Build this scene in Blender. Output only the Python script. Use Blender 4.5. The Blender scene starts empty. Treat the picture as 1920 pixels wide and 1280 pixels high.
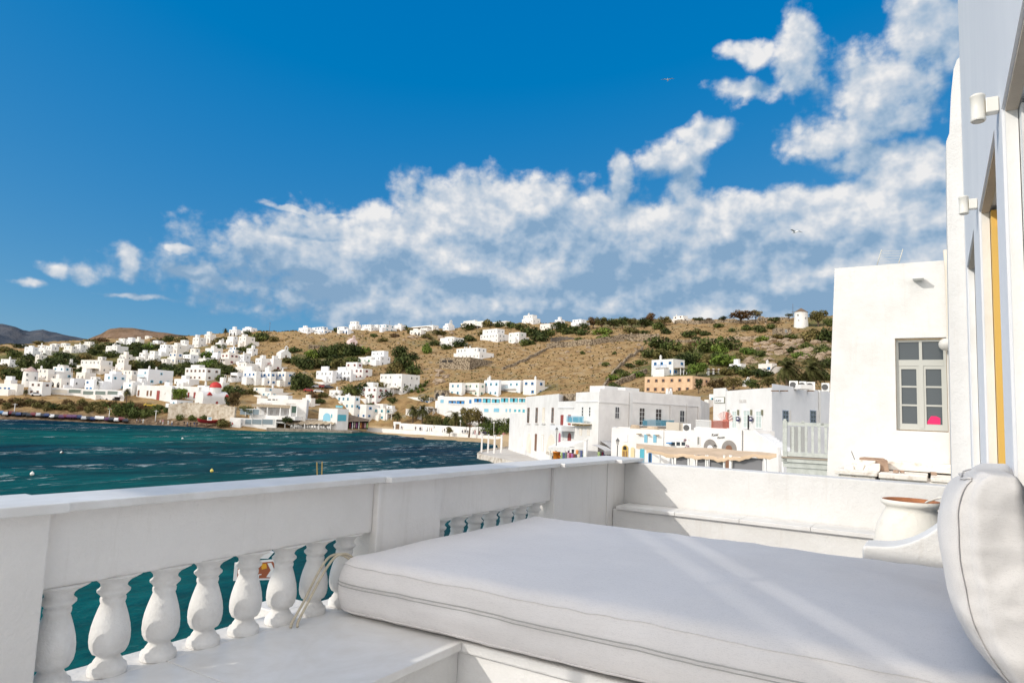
import bpy, bmesh, math, random
import numpy as np
from math import sin, cos, tan, pi, radians, sqrt, atan2
from mathutils import Vector, Matrix
S = bpy.context.scene
COL = S.collection
rnd = random.Random(7)

# ------------------------------------------------------------------ camera
F, YAW, PIT, ROLL = 1290.0, radians(31.8), radians(6.02), 0.041
CP = np.array([0.0, 0.0, 1.2])
fw = np.array([-sin(YAW)*cos(PIT), cos(YAW)*cos(PIT), sin(PIT)])
r0 = np.array([cos(YAW), sin(YAW), 0.0]); u0 = np.cross(r0, fw)
rv = cos(ROLL)*r0+sin(ROLL)*u0; uv = -sin(ROLL)*r0+cos(ROLL)*u0
cam = bpy.data.cameras.new('camera'); cob = bpy.data.objects.new('camera', cam); COL.objects.link(cob)
cob.matrix_world = Matrix(((rv[0], uv[0], -fw[0], CP[0]), (rv[1], uv[1], -fw[1], CP[1]), (rv[2], uv[2], -fw[2], CP[2]), (0, 0, 0, 1)))
cam.sensor_width = 36; cam.lens = F/1920*36; cam.clip_start = 0.05; cam.clip_end = 30000
S.camera = cob

def ray(px, py): return fw+rv*((px-960)/F)-uv*((py-640)/F)
def at(px, py, d): return CP+ray(px, py)*d          # point seen at (px, py) of the 1920x1280 photo, at depth d
def onplane(px, py, axis, val):
    d = ray(px, py); return CP+d*((val-CP[axis])/d[axis])
def depth(P): return float((np.array(P)-CP)@fw)

# ------------------------------------------------------------------ light
SD = Vector((0.55, 0.835, -0.52)).normalized()     # direction the sunlight travels
sun = bpy.data.lights.new('sun', 'SUN'); sun.energy = 2.65; sun.angle = radians(0.55); sun.color = (1.0, 0.94, 0.85)
so = bpy.data.objects.new('sun', sun); COL.objects.link(so)
so.rotation_euler = SD.to_track_quat('-Z', 'Y').to_euler()

# ------------------------------------------------------------------ node helpers
def mat(name, col=(.8, .8, .8), rough=.7, **k):
    m = bpy.data.materials.new(name); m.use_nodes = True
    b = m.node_tree.nodes['Principled BSDF']
    b.inputs['Base Color'].default_value = (*col, 1); b.inputs['Roughness'].default_value = rough
    b.inputs['Specular IOR Level'].default_value = k.get('spec', .35)
    if 'metal' in k: b.inputs['Metallic'].default_value = k['metal']
    return m
def N(m, t, **k):
    n = m.node_tree.nodes.new(t)
    for a, v in k.items():
        if a in n.inputs: n.inputs[a].default_value = v
        else: setattr(n, a, v)
    return n
def L(m, a, b): m.node_tree.links.new(a, b)
def coords(m, sc=(1, 1, 1), space='obj'):
    if space == 'obj': o = N(m, 'ShaderNodeTexCoord').outputs['Object']
    else: o = N(m, 'ShaderNodeNewGeometry').outputs['Position']
    mp = N(m, 'ShaderNodeMapping'); mp.inputs['Scale'].default_value = sc; L(m, o, mp.inputs['Vector']); return mp.outputs[0]
def noise(m, vec, scale, detail=6, rough=.6, dist=0):
    n = N(m, 'ShaderNodeTexNoise'); n.inputs['Scale'].default_value = scale; n.inputs['Detail'].default_value = detail
    n.inputs['Roughness'].default_value = rough; n.inputs['Distortion'].default_value = dist; L(m, vec, n.inputs['Vector']); return n.outputs['Fac']
def ramp(m, fac, stops):
    r = N(m, 'ShaderNodeValToRGB'); e = r.color_ramp.elements
    while len(e) < len(stops): e.new(.5)
    for q, (p, c) in zip(e, stops): q.position = p; q.color = (*c, 1) if len(c) == 3 else c
    L(m, fac, r.inputs[0]); return r.outputs[0]
def mix(m, fac, a, b, typ='MIX'):
    n = N(m, 'ShaderNodeMix', data_type='RGBA', blend_type=typ)
    for s, v in ((n.inputs[0], fac), (n.inputs[6], a), (n.inputs[7], b)):
        if isinstance(v, (int, float)): s.default_value = v
        elif isinstance(v, tuple): s.default_value = (*v, 1)
        else: L(m, v, s)
    return n.outputs[2]
def base(m, c): L(m, c, m.node_tree.nodes['Principled BSDF'].inputs['Base Color'])
def bump(m, h, strength=.3, dist=.02):
    b = N(m, 'ShaderNodeBump'); b.inputs['Strength'].default_value = strength; b.inputs['Distance'].default_value = dist
    L(m, h, b.inputs['Height']); L(m, b.outputs[0], m.node_tree.nodes['Principled BSDF'].inputs['Normal'])
def weathered(name, col, dark, scale=3, rough=.75, bs=.25, bd=.01, lo=.35, hi=.62, space='obj', fine=40, stretch=(1, 1, 1)):
    m = mat(name, col, rough); v = coords(m, stretch, space)
    a = noise(m, v, scale, 7, .62); base(m, ramp(m, a, [(lo, dark), (hi, col)]))
    bump(m, noise(m, v, fine, 5, .6), bs, bd); return m

# ------------------------------------------------------------------ mesh collector
class MB:
    def __init__(s): s.v = []; s.f = []; s.mi = []; s.sm = []
    def add(s, vs, fs, mi=0, smooth=False):
        o = len(s.v); s.v += [tuple(map(float, p)) for p in vs]
        for f in fs: s.f.append(tuple(i+o for i in f)); s.mi.append(mi); s.sm.append(smooth)
        return s
    def box(s, x0, x1, y0, y1, z0, z1, mi=0, M=None):
        vs = [(x, y, z) for z in (z0, z1) for y in (y0, y1) for x in (x0, x1)]
        if M is not None: vs = [M @ Vector(p) for p in vs]
        return s.add(vs, [(0, 2, 3, 1), (4, 5, 7, 6), (0, 1, 5, 4), (2, 6, 7, 3), (0, 4, 6, 2), (1, 3, 7, 5)], mi)
    def prism(s, poly, h0, h1, axis=2, mi=0):
        n = len(poly)
        def P(p, h):
            if axis == 2: return (p[0], p[1], h)
            if axis == 1: return (p[0], h, p[1])
            return (h, p[0], p[1])
        vs = [P(p, h0) for p in poly]+[P(p, h1) for p in poly]
        fs = [tuple(range(n-1, -1, -1)), tuple(range(n, 2*n))]+[(i, (i+1) % n, (i+1) % n+n, i+n) for i in range(n)]
        return s.add(vs, fs, mi)
    def lathe(s, prof, n=16, c=(0, 0, 0), mi=0, smooth=True, cap=True):
        vs = [(c[0]+r*cos(2*pi*k/n), c[1]+r*sin(2*pi*k/n), c[2]+z) for r, z in prof for k in range(n)]
        fs = [(i*n+k, i*n+(k+1) % n, (i+1)*n+(k+1) % n, (i+1)*n+k) for i in range(len(prof)-1) for k in range(n)]
        s.add(vs, fs, mi, smooth)
        if cap:
            s.add(vs[-n:], [tuple(range(n))], mi); s.add(vs[:n], [tuple(range(n-1, -1, -1))], mi)
        return s
    def tube(s, pts, r, n=8, mi=0, smooth=True):
        pts = [Vector(p) for p in pts]; rs = r if isinstance(r, (list, tuple)) else [r]*len(pts)
        vs = []; up = Vector((0.13, .21, .97))
        for i, p in enumerate(pts):
            t = (pts[min(i+1, len(pts)-1)]-pts[max(i-1, 0)]).normalized()
            a = t.cross(up)
            if a.length < 1e-3: a = t.cross(Vector((1, 0, 0)))
            a.normalize(); b = t.cross(a)
            vs += [p+(a*cos(2*pi*k/n)+b*sin(2*pi*k/n))*rs[i] for k in range(n)]
        fs = [(i*n+k, i*n+(k+1) % n, (i+1)*n+(k+1) % n, (i+1)*n+k) for i in range(len(pts)-1) for k in range(n)]
        m = len(pts)*n
        fs += [tuple(range(n-1, -1, -1)), tuple(range(m-n, m))]
        return s.add(vs, fs, mi, smooth)
    def build(s, name, mats, parent=None, loc=None, rz=0):
        me = bpy.data.meshes.new(name); me.from_pydata(s.v, [], s.f)
        for m in (mats if isinstance(mats, (list, tuple)) else [mats]): me.materials.append(m)
        me.polygons.foreach_set('material_index', s.mi); me.polygons.foreach_set('use_smooth', s.sm)
        bm = bmesh.new(); bm.from_mesh(me); bmesh.ops.recalc_face_normals(bm, faces=bm.faces); bm.to_mesh(me); bm.free()
        o = bpy.data.objects.new(name, me); COL.objects.link(o)
        if parent is not None: o.parent = parent
        if loc is not None: o.location = loc; o.rotation_euler = (0, 0, rz)
        return o
def mesh_np(name, V, Fq, m, parent=None):
    me = bpy.data.meshes.new(name); me.from_pydata([tuple(p) for p in V], [], [tuple(f) for f in Fq]); me.materials.append(m)
    o = bpy.data.objects.new(name, me); COL.objects.link(o)
    if parent is not None: o.parent = parent
    return o
def bevel(o, w=.006, seg=2, ang=35):
    b = o.modifiers.new('bevel', 'BEVEL'); b.width = w; b.segments = seg; b.limit_method = 'ANGLE'; b.angle_limit = radians(ang)
    return o
def tag(o, label=None, cat=None, group=None, kind=None):
    if label: o['label'] = label
    if cat: o['category'] = cat
    if group: o['group'] = group
    if kind: o['kind'] = kind
    return o
def empty(name, loc, rz, label, cat, group=None):
    o = bpy.data.objects.new(name, None); COL.objects.link(o); o.location = loc; o.rotation_euler = (0, 0, rz); o.empty_display_size = .2
    return tag(o, label, cat, group)
def copy_tree(o, parent=None):
    c = o.copy(); COL.objects.link(c)
    if parent is not None: c.parent = parent
    for ch in list(o.children): copy_tree(ch, c)
    return c

# ------------------------------------------------------------------ sky
w = bpy.data.worlds.new('World'); S.world = w; w.use_nodes = True
class _W: node_tree = w.node_tree
W = _W
nt = w.node_tree; bg = nt.nodes['Background']; bg.inputs['Strength'].default_value = .15
sky = nt.nodes.new('ShaderNodeTexSky'); sky.sky_type = 'NISHITA'; sky.sun_disc = False
sky.sun_elevation = math.atan(.52); sky.sun_rotation = atan2(-SD.x, -SD.y)
sky.air_density = 1.0; sky.dust_density = .3; sky.ozone_density = 2.5
sc3 = N(W, 'ShaderNodeVectorMath', operation='MULTIPLY_ADD'); L(W, sky.outputs[0], sc3.inputs[0])
sc3.inputs[1].default_value = (.40, .376, .208); sc3.inputs[2].default_value = (-.40, .62, 2.75)
hs = N(W, 'ShaderNodeVectorMath', operation='MAXIMUM'); L(W, sc3.outputs[0], hs.inputs[0]); hs.inputs[1].default_value = (0, 0, 0)
tc = N(W, 'ShaderNodeTexCoord'); sp = N(W, 'ShaderNodeSeparateXYZ'); L(W, tc.outputs['Generated'], sp.inputs[0])
def M2(op, a, b=None, c=None, clamp=False):
    n = N(W, 'ShaderNodeMath', operation=op, use_clamp=clamp)
    for i, v in enumerate((a, b, c)):
        if v is None: continue
        if isinstance(v, (int, float)): n.inputs[i].default_value = v
        else: L(W, v, n.inputs[i])
    return n.outputs[0]
az = M2('ARCTAN2', M2('MULTIPLY', sp.outputs[0], -1.0), sp.outputs[1]); el = M2('ARCSINE', sp.outputs[2])
cb = N(W, 'ShaderNodeCombineXYZ'); L(W, az, cb.inputs[0]); L(W, el, cb.inputs[1]); AE = cb.outputs[0]
def warp(vec, scale, amt, detail=5):
    n = N(W, 'ShaderNodeTexNoise'); n.inputs['Scale'].default_value = scale; n.inputs['Detail'].default_value = detail; L(W, vec, n.inputs['Vector'])
    a = N(W, 'ShaderNodeVectorMath', operation='SUBTRACT'); L(W, n.outputs['Color'], a.inputs[0]); a.inputs[1].default_value = (.5, .5, .5)
    b = N(W, 'ShaderNodeVectorMath', operation='SCALE'); L(W, a.outputs[0], b.inputs[0]); b.inputs['Scale'].default_value = amt
    c = N(W, 'ShaderNodeVectorMath', operation='ADD'); L(W, vec, c.inputs[0]); L(W, b.outputs[0], c.inputs[1]); return c.outputs[0]
AEw = warp(AE, 11, .055)
blobs = [(600, 500, 150, 42, .8), (560, 472, 75, 34, .95), (740, 460, 190, 66, 1), (900, 420, 170, 80, 1), (990, 385, 120, 48, .9), (1150, 455, 190, 80, 1.05),
         (1350, 445, 180, 72, 1.1), (1390, 400, 60, 34, 1), (1520, 430, 200, 72, 1.1), (1660, 400, 170, 70, 1.1), (1700, 335, 90, 55, 1.1), (1560, 385, 80, 36, 1),
         (1000, 565, 540, 62, 1.15), (900, 500, 430, 72, 1.15), (1500, 510, 420, 80, 1.25), (1400, 585, 480, 50, 1.15), (1165, 350, 26, 50, .75), (1265, 305, 60, 40, .7), (1315, 252, 62, 28, .72), (1280, 375, 36, 55, .62),
         (1500, 95, 50, 72, .80), (1640, 165, 115, 76, .70), (1745, 50, 90, 85, .72), (1560, 255, 95, 46, .66), (1625, 305, 80, 34, .66), (1710, 225, 75, 46, .62), (1400, 95, 40, 26, .7),
         (1395, 170, 70, 22, .6), (92, 502, 36, 15, .58), (150, 508, 30, 17, .55), (240, 485, 22, 34, .60), (350, 508, 56, 20, .75), (345, 462, 40, 9, .65), (590, 392, 100, 7, .62), (262, 553, 70, 7, .58), (40, 525, 36, 12, .48)]
def cloud_mask(vec):
    cur = None
    for (bx, by, rx, ry, wt) in blobs:
        d = ray(bx, by); a0 = atan2(-d[0], d[1]); e0 = atan2(d[2], sqrt(d[0]**2+d[1]**2))
        d1 = ray(bx+10, by); d2 = ray(bx, by-10)
        sx = abs(atan2(-d1[0], d1[1])-a0)/10*rx; sy = abs(atan2(d2[2], sqrt(d2[0]**2+d2[1]**2))-e0)/10*ry
        a = N(W, 'ShaderNodeVectorMath', operation='SUBTRACT'); L(W, vec, a.inputs[0]); a.inputs[1].default_value = (a0, e0, 0)
        b = N(W, 'ShaderNodeVectorMath', operation='MULTIPLY'); L(W, a.outputs[0], b.inputs[0]); b.inputs[1].default_value = (1/sx, 1/sy, 0)
        l = N(W, 'ShaderNodeVectorMath', operation='LENGTH'); L(W, b.outputs[0], l.inputs[0])
        v = M2('MULTIPLY_ADD', l.outputs['Value'], -.95*wt, 1.42*wt)
        cur = v if cur is None else M2('SMOOTH_MAX', cur, v, .12)
    return cur
def vadd(vec, off):
    a = N(W, 'ShaderNodeVectorMath', operation='ADD'); L(W, vec, a.inputs[0]); a.inputs[1].default_value = off; return a.outputs[0]
cur = cloud_mask(AEw); cur2 = cloud_mask(vadd(AEw, (.012, .035, 0)))
w.cycles.sampling_method = 'MANUAL'; w.cycles.sample_map_resolution = 256
def cnoise(vec, off, det=10, sc=13):
    a = N(W, 'ShaderNodeVectorMath', operation='ADD'); L(W, vec, a.inputs[0]); a.inputs[1].default_value = off
    n = N(W, 'ShaderNodeTexNoise'); n.inputs['Scale'].default_value = sc; n.inputs['Detail'].default_value = det; n.inputs['Roughness'].default_value = .6; n.inputs['Distortion'].default_value = .0
    L(W, a.outputs[0], n.inputs['Vector']); return n.outputs['Fac']
AE2 = N(W, 'ShaderNodeMapping'); L(W, AE, AE2.inputs['Vector']); AE2.inputs['Scale'].default_value = (1, 1.15, 1)
AEc = warp(AE2.outputs[0], 40, .012, 4)
def puffs(vec, sc):
    n = N(W, 'ShaderNodeTexVoronoi', feature='F1', voronoi_dimensions='2D'); n.inputs['Scale'].default_value = sc; n.inputs['Detail'].default_value = 1.6; n.inputs['Roughness'].default_value = .55; n.inputs['Lacunarity'].default_value = 2.3
    L(W, vec, n.inputs['Vector']); return M2('SUBTRACT', .62, n.outputs['Distance'])
OFF = (.010, .018, 0)
pf1 = puffs(AEc, 26); pf2 = puffs(vadd(AEc, OFF), 26)
n1 = cnoise(AE2.outputs[0], (0, 0, 0)); n3 = cnoise(AE2.outputs[0], (0, 0, 0), 4); n2 = cnoise(AE2.outputs[0], (.012, .020, 0), 4); n4 = cnoise(AE2.outputs[0], (.4, .3, .7), 2, 5)
dens = M2('ADD', M2('ADD', cur, M2('MULTIPLY', M2('SUBTRACT', n1, .5), 1.45)), M2('MULTIPLY', pf1, .26))
alpha = N(W, 'ShaderNodeMapRange', interpolation_type='SMOOTHSTEP'); L(W, dens, alpha.inputs['Value'])
alpha.inputs['From Min'].default_value = .10; alpha.inputs['From Max'].default_value = .58
rim = N(W, 'ShaderNodeClamp'); L(W, M2('SUBTRACT', cur, cur2), rim.inputs['Value']); rim.inputs['Min'].default_value = -.35; rim.inputs['Max'].default_value = .6
grad = M2('ADD', M2('ADD', M2('MULTIPLY', M2('SUBTRACT', pf1, pf2), .30), M2('MULTIPLY', M2('SUBTRACT', n3, n2), 2.0)), M2('ADD', M2('MULTIPLY', M2('SUBTRACT', n1, n3), 1.1), M2('MULTIPLY', M2('SUBTRACT', n4, .5), 1.25)))
hgt = N(W, 'ShaderNodeMapRange'); L(W, el, hgt.inputs['Value']); hgt.inputs['From Min'].default_value = .165; hgt.inputs['From Max'].default_value = .30
lum = M2('ADD', M2('ADD', M2('MULTIPLY_ADD', hgt.outputs[0], .28, .13), grad), M2('MULTIPLY', rim.outputs[0], .62), clamp=True)
ccol = ramp(W, lum, [(0, (1.65, 2.6, 3.75)), (.28, (2.6, 3.4, 4.35)), (.60, (4.0, 4.4, 4.9)), (.95, (6.0, 5.9, 5.8))])
al = M2('MULTIPLY', alpha.outputs[0], .94)
# fill light: bright haze added over the unseen half of the sky behind the viewer
hz = M2('ADD', M2('SUBTRACT', M2('MULTIPLY', M2('ADD', M2('MULTIPLY', sp.outputs[0], fw[0]), M2('MULTIPLY', sp.outputs[1], fw[1])), -1.0), -.15), M2('MULTIPLY', sp.outputs[2], .38))
hzr = N(W, 'ShaderNodeMapRange', interpolation_type='SMOOTHSTEP'); L(W, hz, hzr.inputs['Value']); hzr.inputs['From Min'].default_value = .02; hzr.inputs['From Max'].default_value = .75
hzf = M2('MULTIPLY', hzr.outputs[0], .85)
skyc = mix(W, al, hs.outputs[0], ccol)
L(W, mix(W, hzf, skyc, (13.4, 12.7, 12.0)), bg.inputs['Color'])

S.view_settings.view_transform = 'Standard'; S.view_settings.look = 'None'; S.view_settings.exposure = 0; S.view_settings.gamma = 1
S.render.engine = 'CYCLES'; S.cycles.max_bounces = 8; S.cycles.diffuse_bounces = 5; S.cycles.use_denoising = True
# ------------------------------------------------------------------ terrain: shore-to-ridge profiles, (photo row, depth) along each bearing
SEA = -7.8
PR = {  # px: shore .. ridge; every profile has the same eight knots
 -900: [(770, 330), (760, 336), (700, 352), (690, 400), (670, 450), (655, 520), (650, 560), (648, 600)],
 0:   [(786, 238), (777, 246), (739, 262), (716, 292), (694, 345), (672, 430), (656, 520), (648, 600)],
 120: [(789, 240), (780, 247), (748, 262), (722, 292), (694, 345), (668, 430), (650, 530), (640, 620)],
 200: [(793, 243), (785, 249), (754, 262), (728, 290), (698, 340), (668, 430), (650, 530), (636, 640)],
 320: [(798, 240), (790, 246), (757, 262), (720, 295), (688, 350), (660, 420), (643, 500), (632, 580)],
 440: [(806, 233), (800, 238), (768, 258), (724, 290), (694, 340), (656, 400), (634, 450), (621, 490)],
 560: [(809, 243), (803, 246), (778, 258), (736, 285), (700, 330), (662, 390), (636, 440), (620, 480)],
 700: [(813, 247), (806, 264), (790, 274), (742, 285), (702, 325), (660, 390), (632, 450), (616, 500)],
 780: [(817, 232), (810, 252), (795, 262), (752, 278), (706, 315), (664, 380), (632, 450), (615, 510)],
 860: [(828, 206), (815, 240), (796, 252), (764, 262), (708, 300), (668, 365), (634, 440), (613, 510)],
 940: [(840, 182), (820, 226), (800, 240), (778, 252), (724, 280), (672, 350), (634, 430), (608, 500)],
 1010: [(866, 132), (850, 142), (820, 190), (782, 235), (730, 265), (672, 340), (634, 420), (604, 490)],
 1120: [(920, 86), (905, 92), (860, 118), (800, 170), (742, 235), (672, 320), (628, 400), (599, 480)],
 1300: [(1000, 56), (960, 62), (870, 108), (800, 150), (735, 200), (690, 265), (645, 350), (600, 450)],
 1450: [(1040, 50), (1000, 56), (900, 100), (800, 135), (724, 180), (690, 235), (645, 320), (597, 420)],
 1560: [(1050, 50), (1010, 56), (900, 100), (800, 135), (724, 180), (686, 235), (640, 320), (590, 410)],
 1800: [(1060, 50), (1020, 56), (900, 100), (800, 140), (724, 190), (680, 245), (640, 330), (596, 420)],
 2500: [(1200, 60), (1100, 70), (1000, 110), (860, 160), (790, 230), (760, 300), (720, 380), (690, 460)],
}
keys = sorted(PR)
NA, NS = 620, 250
colpx = np.concatenate([np.linspace(-900, 0, 70, endpoint=False), np.linspace(0, 1600, 480, endpoint=False), np.linspace(1600, 2500, 70)])
sk = np.array([0, .05, .14, .25, .40, .62, .82, 1.0])           # knot positions along the profile parameter
ss = np.linspace(0, 1, NS)
AZ = np.zeros(NA); DH = np.zeros((NA, NS)); HZ = np.zeros((NA, NS))
horiz = {}
for i, px in enumerate(colpx):
    j = max(k for k in range(len(keys)) if keys[k] <= px) if px < keys[-1] else len(keys)-2
    t = (px-keys[j])/(keys[j+1]-keys[j]); t = min(max(t, 0), 1)
    a, b = np.array(PR[keys[j]], float), np.array(PR[keys[j+1]], float)
    p = a*(1-t)+b*t
    pts = np.array([at(px, y, d) for y, d in p])
    AZ[i] = atan2(-pts[-1][0], pts[-1][1])
    dh = np.hypot(pts[:, 0], pts[:, 1]); z = pts[:, 2].copy(); z[0] = SEA-.4
    DH[i] = np.interp(ss, sk, dh); HZ[i] = np.interp(ss, sk, z)
def smooth1(A, k):
    w_ = np.hanning(k+2)[1:-1]; w_ /= w_.sum()
    P = np.pad(A, ((k//2, k//2), (0, 0)), mode='edge'); return np.stack([np.convolve(P[:, c], w_, 'valid') for c in range(A.shape[1])], 1)
DH = smooth1(DH, 25); HZ = smooth1(HZ, 25)
HZ[:, 8:] = smooth1(HZ.T, 9).T[:, 8:]
nr = np.random.default_rng(3)
def vnoise(X, Y, seed):
    r_ = np.random.default_rng(seed); T = r_.random((256, 256))
    xi, yi = np.floor(X).astype(int), np.floor(Y).astype(int); fx, fy = X-xi, Y-yi
    fx = fx*fx*(3-2*fx); fy = fy*fy*(3-2*fy); g = lambda a, b: T[a % 256, b % 256]
    return (g(xi, yi)*(1-fx)+g(xi+1, yi)*fx)*(1-fy)+(g(xi, yi+1)*(1-fx)+g(xi+1, yi+1)*fx)*fy
GX = -np.sin(AZ)[:, None]*DH; GY = np.cos(AZ)[:, None]*DH
amp = np.interp(ss, [0, .05, .1, .3, .6, 1], [0, .15, .5, .5, 1.3, 1.6])[None, :]
for q, (sc, am, sd) in enumerate(((26, 1.2, 1), (9, .8, 2), (3.6, .5, 3), (1.9, .3, 4))):
    HZ += amp*am*(vnoise(GX/sc, GY/sc, sd)-.5)
# stepped terraces on the open slopes
tz = vnoise(GX/40, GY/40, 9)
HZ += np.where(ss[None, :] > .34, (np.abs(((HZ/3.2) % 1)-.5)-.25)*1.1*(tz > .45), 0)
def H(x, y):
    a = atan2(-x, y); d = sqrt(x*x+y*y)
    o = np.argsort(AZ); i = int(np.clip(np.searchsorted(AZ[::-1], a), 1, NA-1)); i = NA-1-i
    return float(np.interp(d, DH[i], HZ[i]))
def GND(px, py, smin=0.0):
    d = ray(px, py); a = atan2(-d[0], d[1]); te = d[2]/sqrt(d[0]**2+d[1]**2)
    i = int(np.argmin(np.abs(AZ-a))); tt = (HZ[i]-CP[2])/DH[i]
    k0 = int(smin*(NS-1)); ok = np.nonzero(tt[k0:] >= te)[0]
    k = (k0+ok[0]) if len(ok) else NS-1
    if k > 0 and len(ok):
        f = (te-tt[k-1])/max(tt[k]-tt[k-1], 1e-9); f = min(max(f, 0), 1); D = DH[i][k-1]*(1-f)+DH[i][k]*f
    else: D = DH[i][k]
    P = CP+d*(D/sqrt(d[0]**2+d[1]**2)); return np.array([P[0], P[1], H(P[0], P[1])])
# mesh, with a falling back slope behind the ridge
back = 14
DHb = np.concatenate([DH]+[DH[:, -1:]+14*(k+1)**1.5 for k in range(back)], 1)
HZb = np.concatenate([HZ]+[HZ[:, -1:]-.45*(k+1)**1.9 for k in range(back)], 1)
NT = NS+back
GXb = -np.sin(AZ)[:, None]*DHb; GYb = np.cos(AZ)[:, None]*DHb
V = np.stack([GXb, GYb, HZb], -1).reshape(-1, 3)
fi = [(i*NT+j, i*NT+j+1, (i+1)*NT+j+1, (i+1)*NT+j) for i in range(NA-1) for j in range(NT-1)]
tm = mat('dry_hillside', (.3, .2, .1), .95, spec=.1)
g = coords(tm, (1, 1, 1), 'pos')
big = noise(tm, g, .035, 6, .6); mid = noise(tm, g, .22, 7, .65); fine = noise(tm, g, 1.3, 6, .7)
earth = ramp(tm, mid, [(.3, (.16, .10, .046)), (.46, (.30, .195, .09)), (.6, (.38, .265, .13)), (.75, (.43, .33, .20))])
scrub = ramp(tm, fine, [(.35, (.06, .065, .022)), (.6, (.17, .16, .06)), (.75, (.30, .25, .10))])
gm = N(tm, 'ShaderNodeMath', operation='MULTIPLY_ADD'); L(tm, big, gm.inputs[0]); gm.inputs[1].default_value = .6
gm2 = N(tm, 'ShaderNodeMath', operation='MULTIPLY'); L(tm, mid, gm2.inputs[0]); gm2.inputs[1].default_value = .55; L(tm, gm2.outputs[0], gm.inputs[2])
att = N(tm, 'ShaderNodeAttribute', attribute_name='zone'); sz = N(tm, 'ShaderNodeSeparateColor'); L(tm, att.outputs['Color'], sz.inputs[0])
ga = N(tm, 'ShaderNodeMath', operation='ADD'); L(tm, gm.outputs[0], ga.inputs[0]); L(tm, sz.outputs[1], ga.inputs[1])
c1 = mix(tm, ramp(tm, ga.outputs[0], [(.60, (0, 0, 0)), (.74, (1, 1, 1))]), earth, scrub)
vor = N(tm, 'ShaderNodeTexVoronoi'); vor.inputs['Scale'].default_value = .45; L(tm, g, vor.inputs['Vector'])
rockc = ramp(tm, vor.outputs['Distance'], [(.0, (.40, .33, .26)), (.5, (.30, .235, .175)), (.8, (.12, .09, .065))])
c2 = mix(tm, ramp(tm, mid, [(.56, (0, 0, 0)), (.66, (.8, .8, .8))]), c1, rockc)
c3 = mix(tm, sz.outputs[0], c2, ramp(tm, fine, [(.3, (.42, .30, .17)), (.7, (.55, .42, .26))]))      # sand
c4 = mix(tm, sz.outputs[2], c3, ramp(tm, noise(tm, g, .6, 6, .7), [(.35, (.035, .025, .017)), (.5, (.16, .11, .07)), (.7, (.34, .26, .18))]))  # shore rock
base(tm, c4); bump(tm, noise(tm, g, .9, 9, .72), .9, .9)
land = mesh_np('hillside_ground', V, fi, tm); tag(land, kind='structure')
zone = np.zeros((NA, NT, 4), np.float32); zone[..., 3] = 1
pxg = np.repeat(colpx[:, None], NT, 1); sg = np.concatenate([ss, np.ones(back)])[None, :].repeat(NA, 0)
sand = np.clip((pxg-690)/30, 0, 1)*np.clip((1000-pxg)/40, 0, 1)*(sg < .10)
zone[..., 0] = sand
zone[..., 2] = (1-np.clip((pxg-420)/40, 0, 1))*np.clip((.085-sg)/.03, 0, 1)+np.clip((pxg-960)/30, 0, 1)*np.clip((.06-sg)/.02, 0, 1)
gr = np.zeros((NA, NT))
def gblob(px, s, rp, rs, a): gr[...] = np.maximum(gr, a*np.clip(1.3-((pxg-px)/rp)**2-((sg-s)/rs)**2, 0, 1))
for q in ((60, .55, 140, .22, .22), (200, .72, 120, .2, .2), (330, .5, 90, .2, .16), (620, .58, 90, .14, .16), (1150, .97, 90, .07, .15), (1330, .70, 160, .1, .16), (1280, .55, 90, .1, .2), (1540, .8, 60, .3, .15), (820, .93, 60, .12, .08)): gblob(*q)
gr -= .12*np.clip(1.2-((pxg-1060)/160)**2-((sg-.72)/.25)**2, 0, 1)
zone[..., 1] = gr
ca = land.data.color_attributes.new('zone', 'FLOAT_COLOR', 'POINT'); ca.data.foreach_set('color', zone.reshape(-1))
for p in land.data.polygons: p.use_smooth = True

# ------------------------------------------------------------------ far hills
def far_hill(name, crest, d0, d1, m, seed):
    mb = MB(); xs = np.linspace(crest[0][0], crest[-1][0], 90); K = 26; vs = []
    for i, x in enumerate(xs):
        y = np.interp(x, [c[0] for c in crest], [c[1] for c in crest])
        top = at(x, y, d1); dirh = np.array([top[0], top[1]]); dirh /= np.linalg.norm(dirh); D1 = np.linalg.norm(top[:2]); D0 = D1*d0/d1
        for k in range(K):
            t = k/(K-1)
            if t <= .8: u = t/.8; D = D0+(D1-D0)*u; z = SEA+(top[2]-SEA)*(u**1.15)
            else: u = (t-.8)/.2; D = D1+(D1-D0)*u; z = SEA+(top[2]-SEA)*(1-u**1.5)
            n_ = float(vnoise(np.array([D*dirh[0]/60]), np.array([D*dirh[1]/60]), seed)[0]-.5)+.5*float(vnoise(np.array([D*dirh[0]/22]), np.array([D*dirh[1]/22]), seed+1)[0]-.5)
            vs.append((dirh[0]*D, dirh[1]*D, z+n_*(top[2]-SEA)*.16*(1 if t < .75 else .35)))
    fs = [(i*K+k, i*K+k+1, (i+1)*K+k+1, (i+1)*K+k) for i in range(len(xs)-1) for k in range(K-1)]
    mb.add(vs, fs, 0, True); return tag(mb.build(name, m), kind='structure')
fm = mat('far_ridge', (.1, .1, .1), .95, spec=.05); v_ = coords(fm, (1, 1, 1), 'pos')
base(fm, ramp(fm, noise(fm, v_, .012, 8, .7), [(.35, (.045, .062, .085)), (.55, (.085, .095, .115)), (.7, (.125, .125, .135))])); bump(fm, noise(fm, v_, .02, 8, .7), 1, 20)  # bluish distance haze put into the ridge colour
bm2 = mat('near_ridge', (.2, .15, .1), .95, spec=.05); v_ = coords(bm2, (1, 1, 1), 'pos')
base(bm2, ramp(bm2, noise(bm2, v_, .03, 8, .72), [(.35, (.055, .05, .03)), (.5, (.19, .125, .08)), (.7, (.27, .19, .135))])); bump(bm2, noise(bm2, v_, .06, 8, .7), 1, 6)
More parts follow.
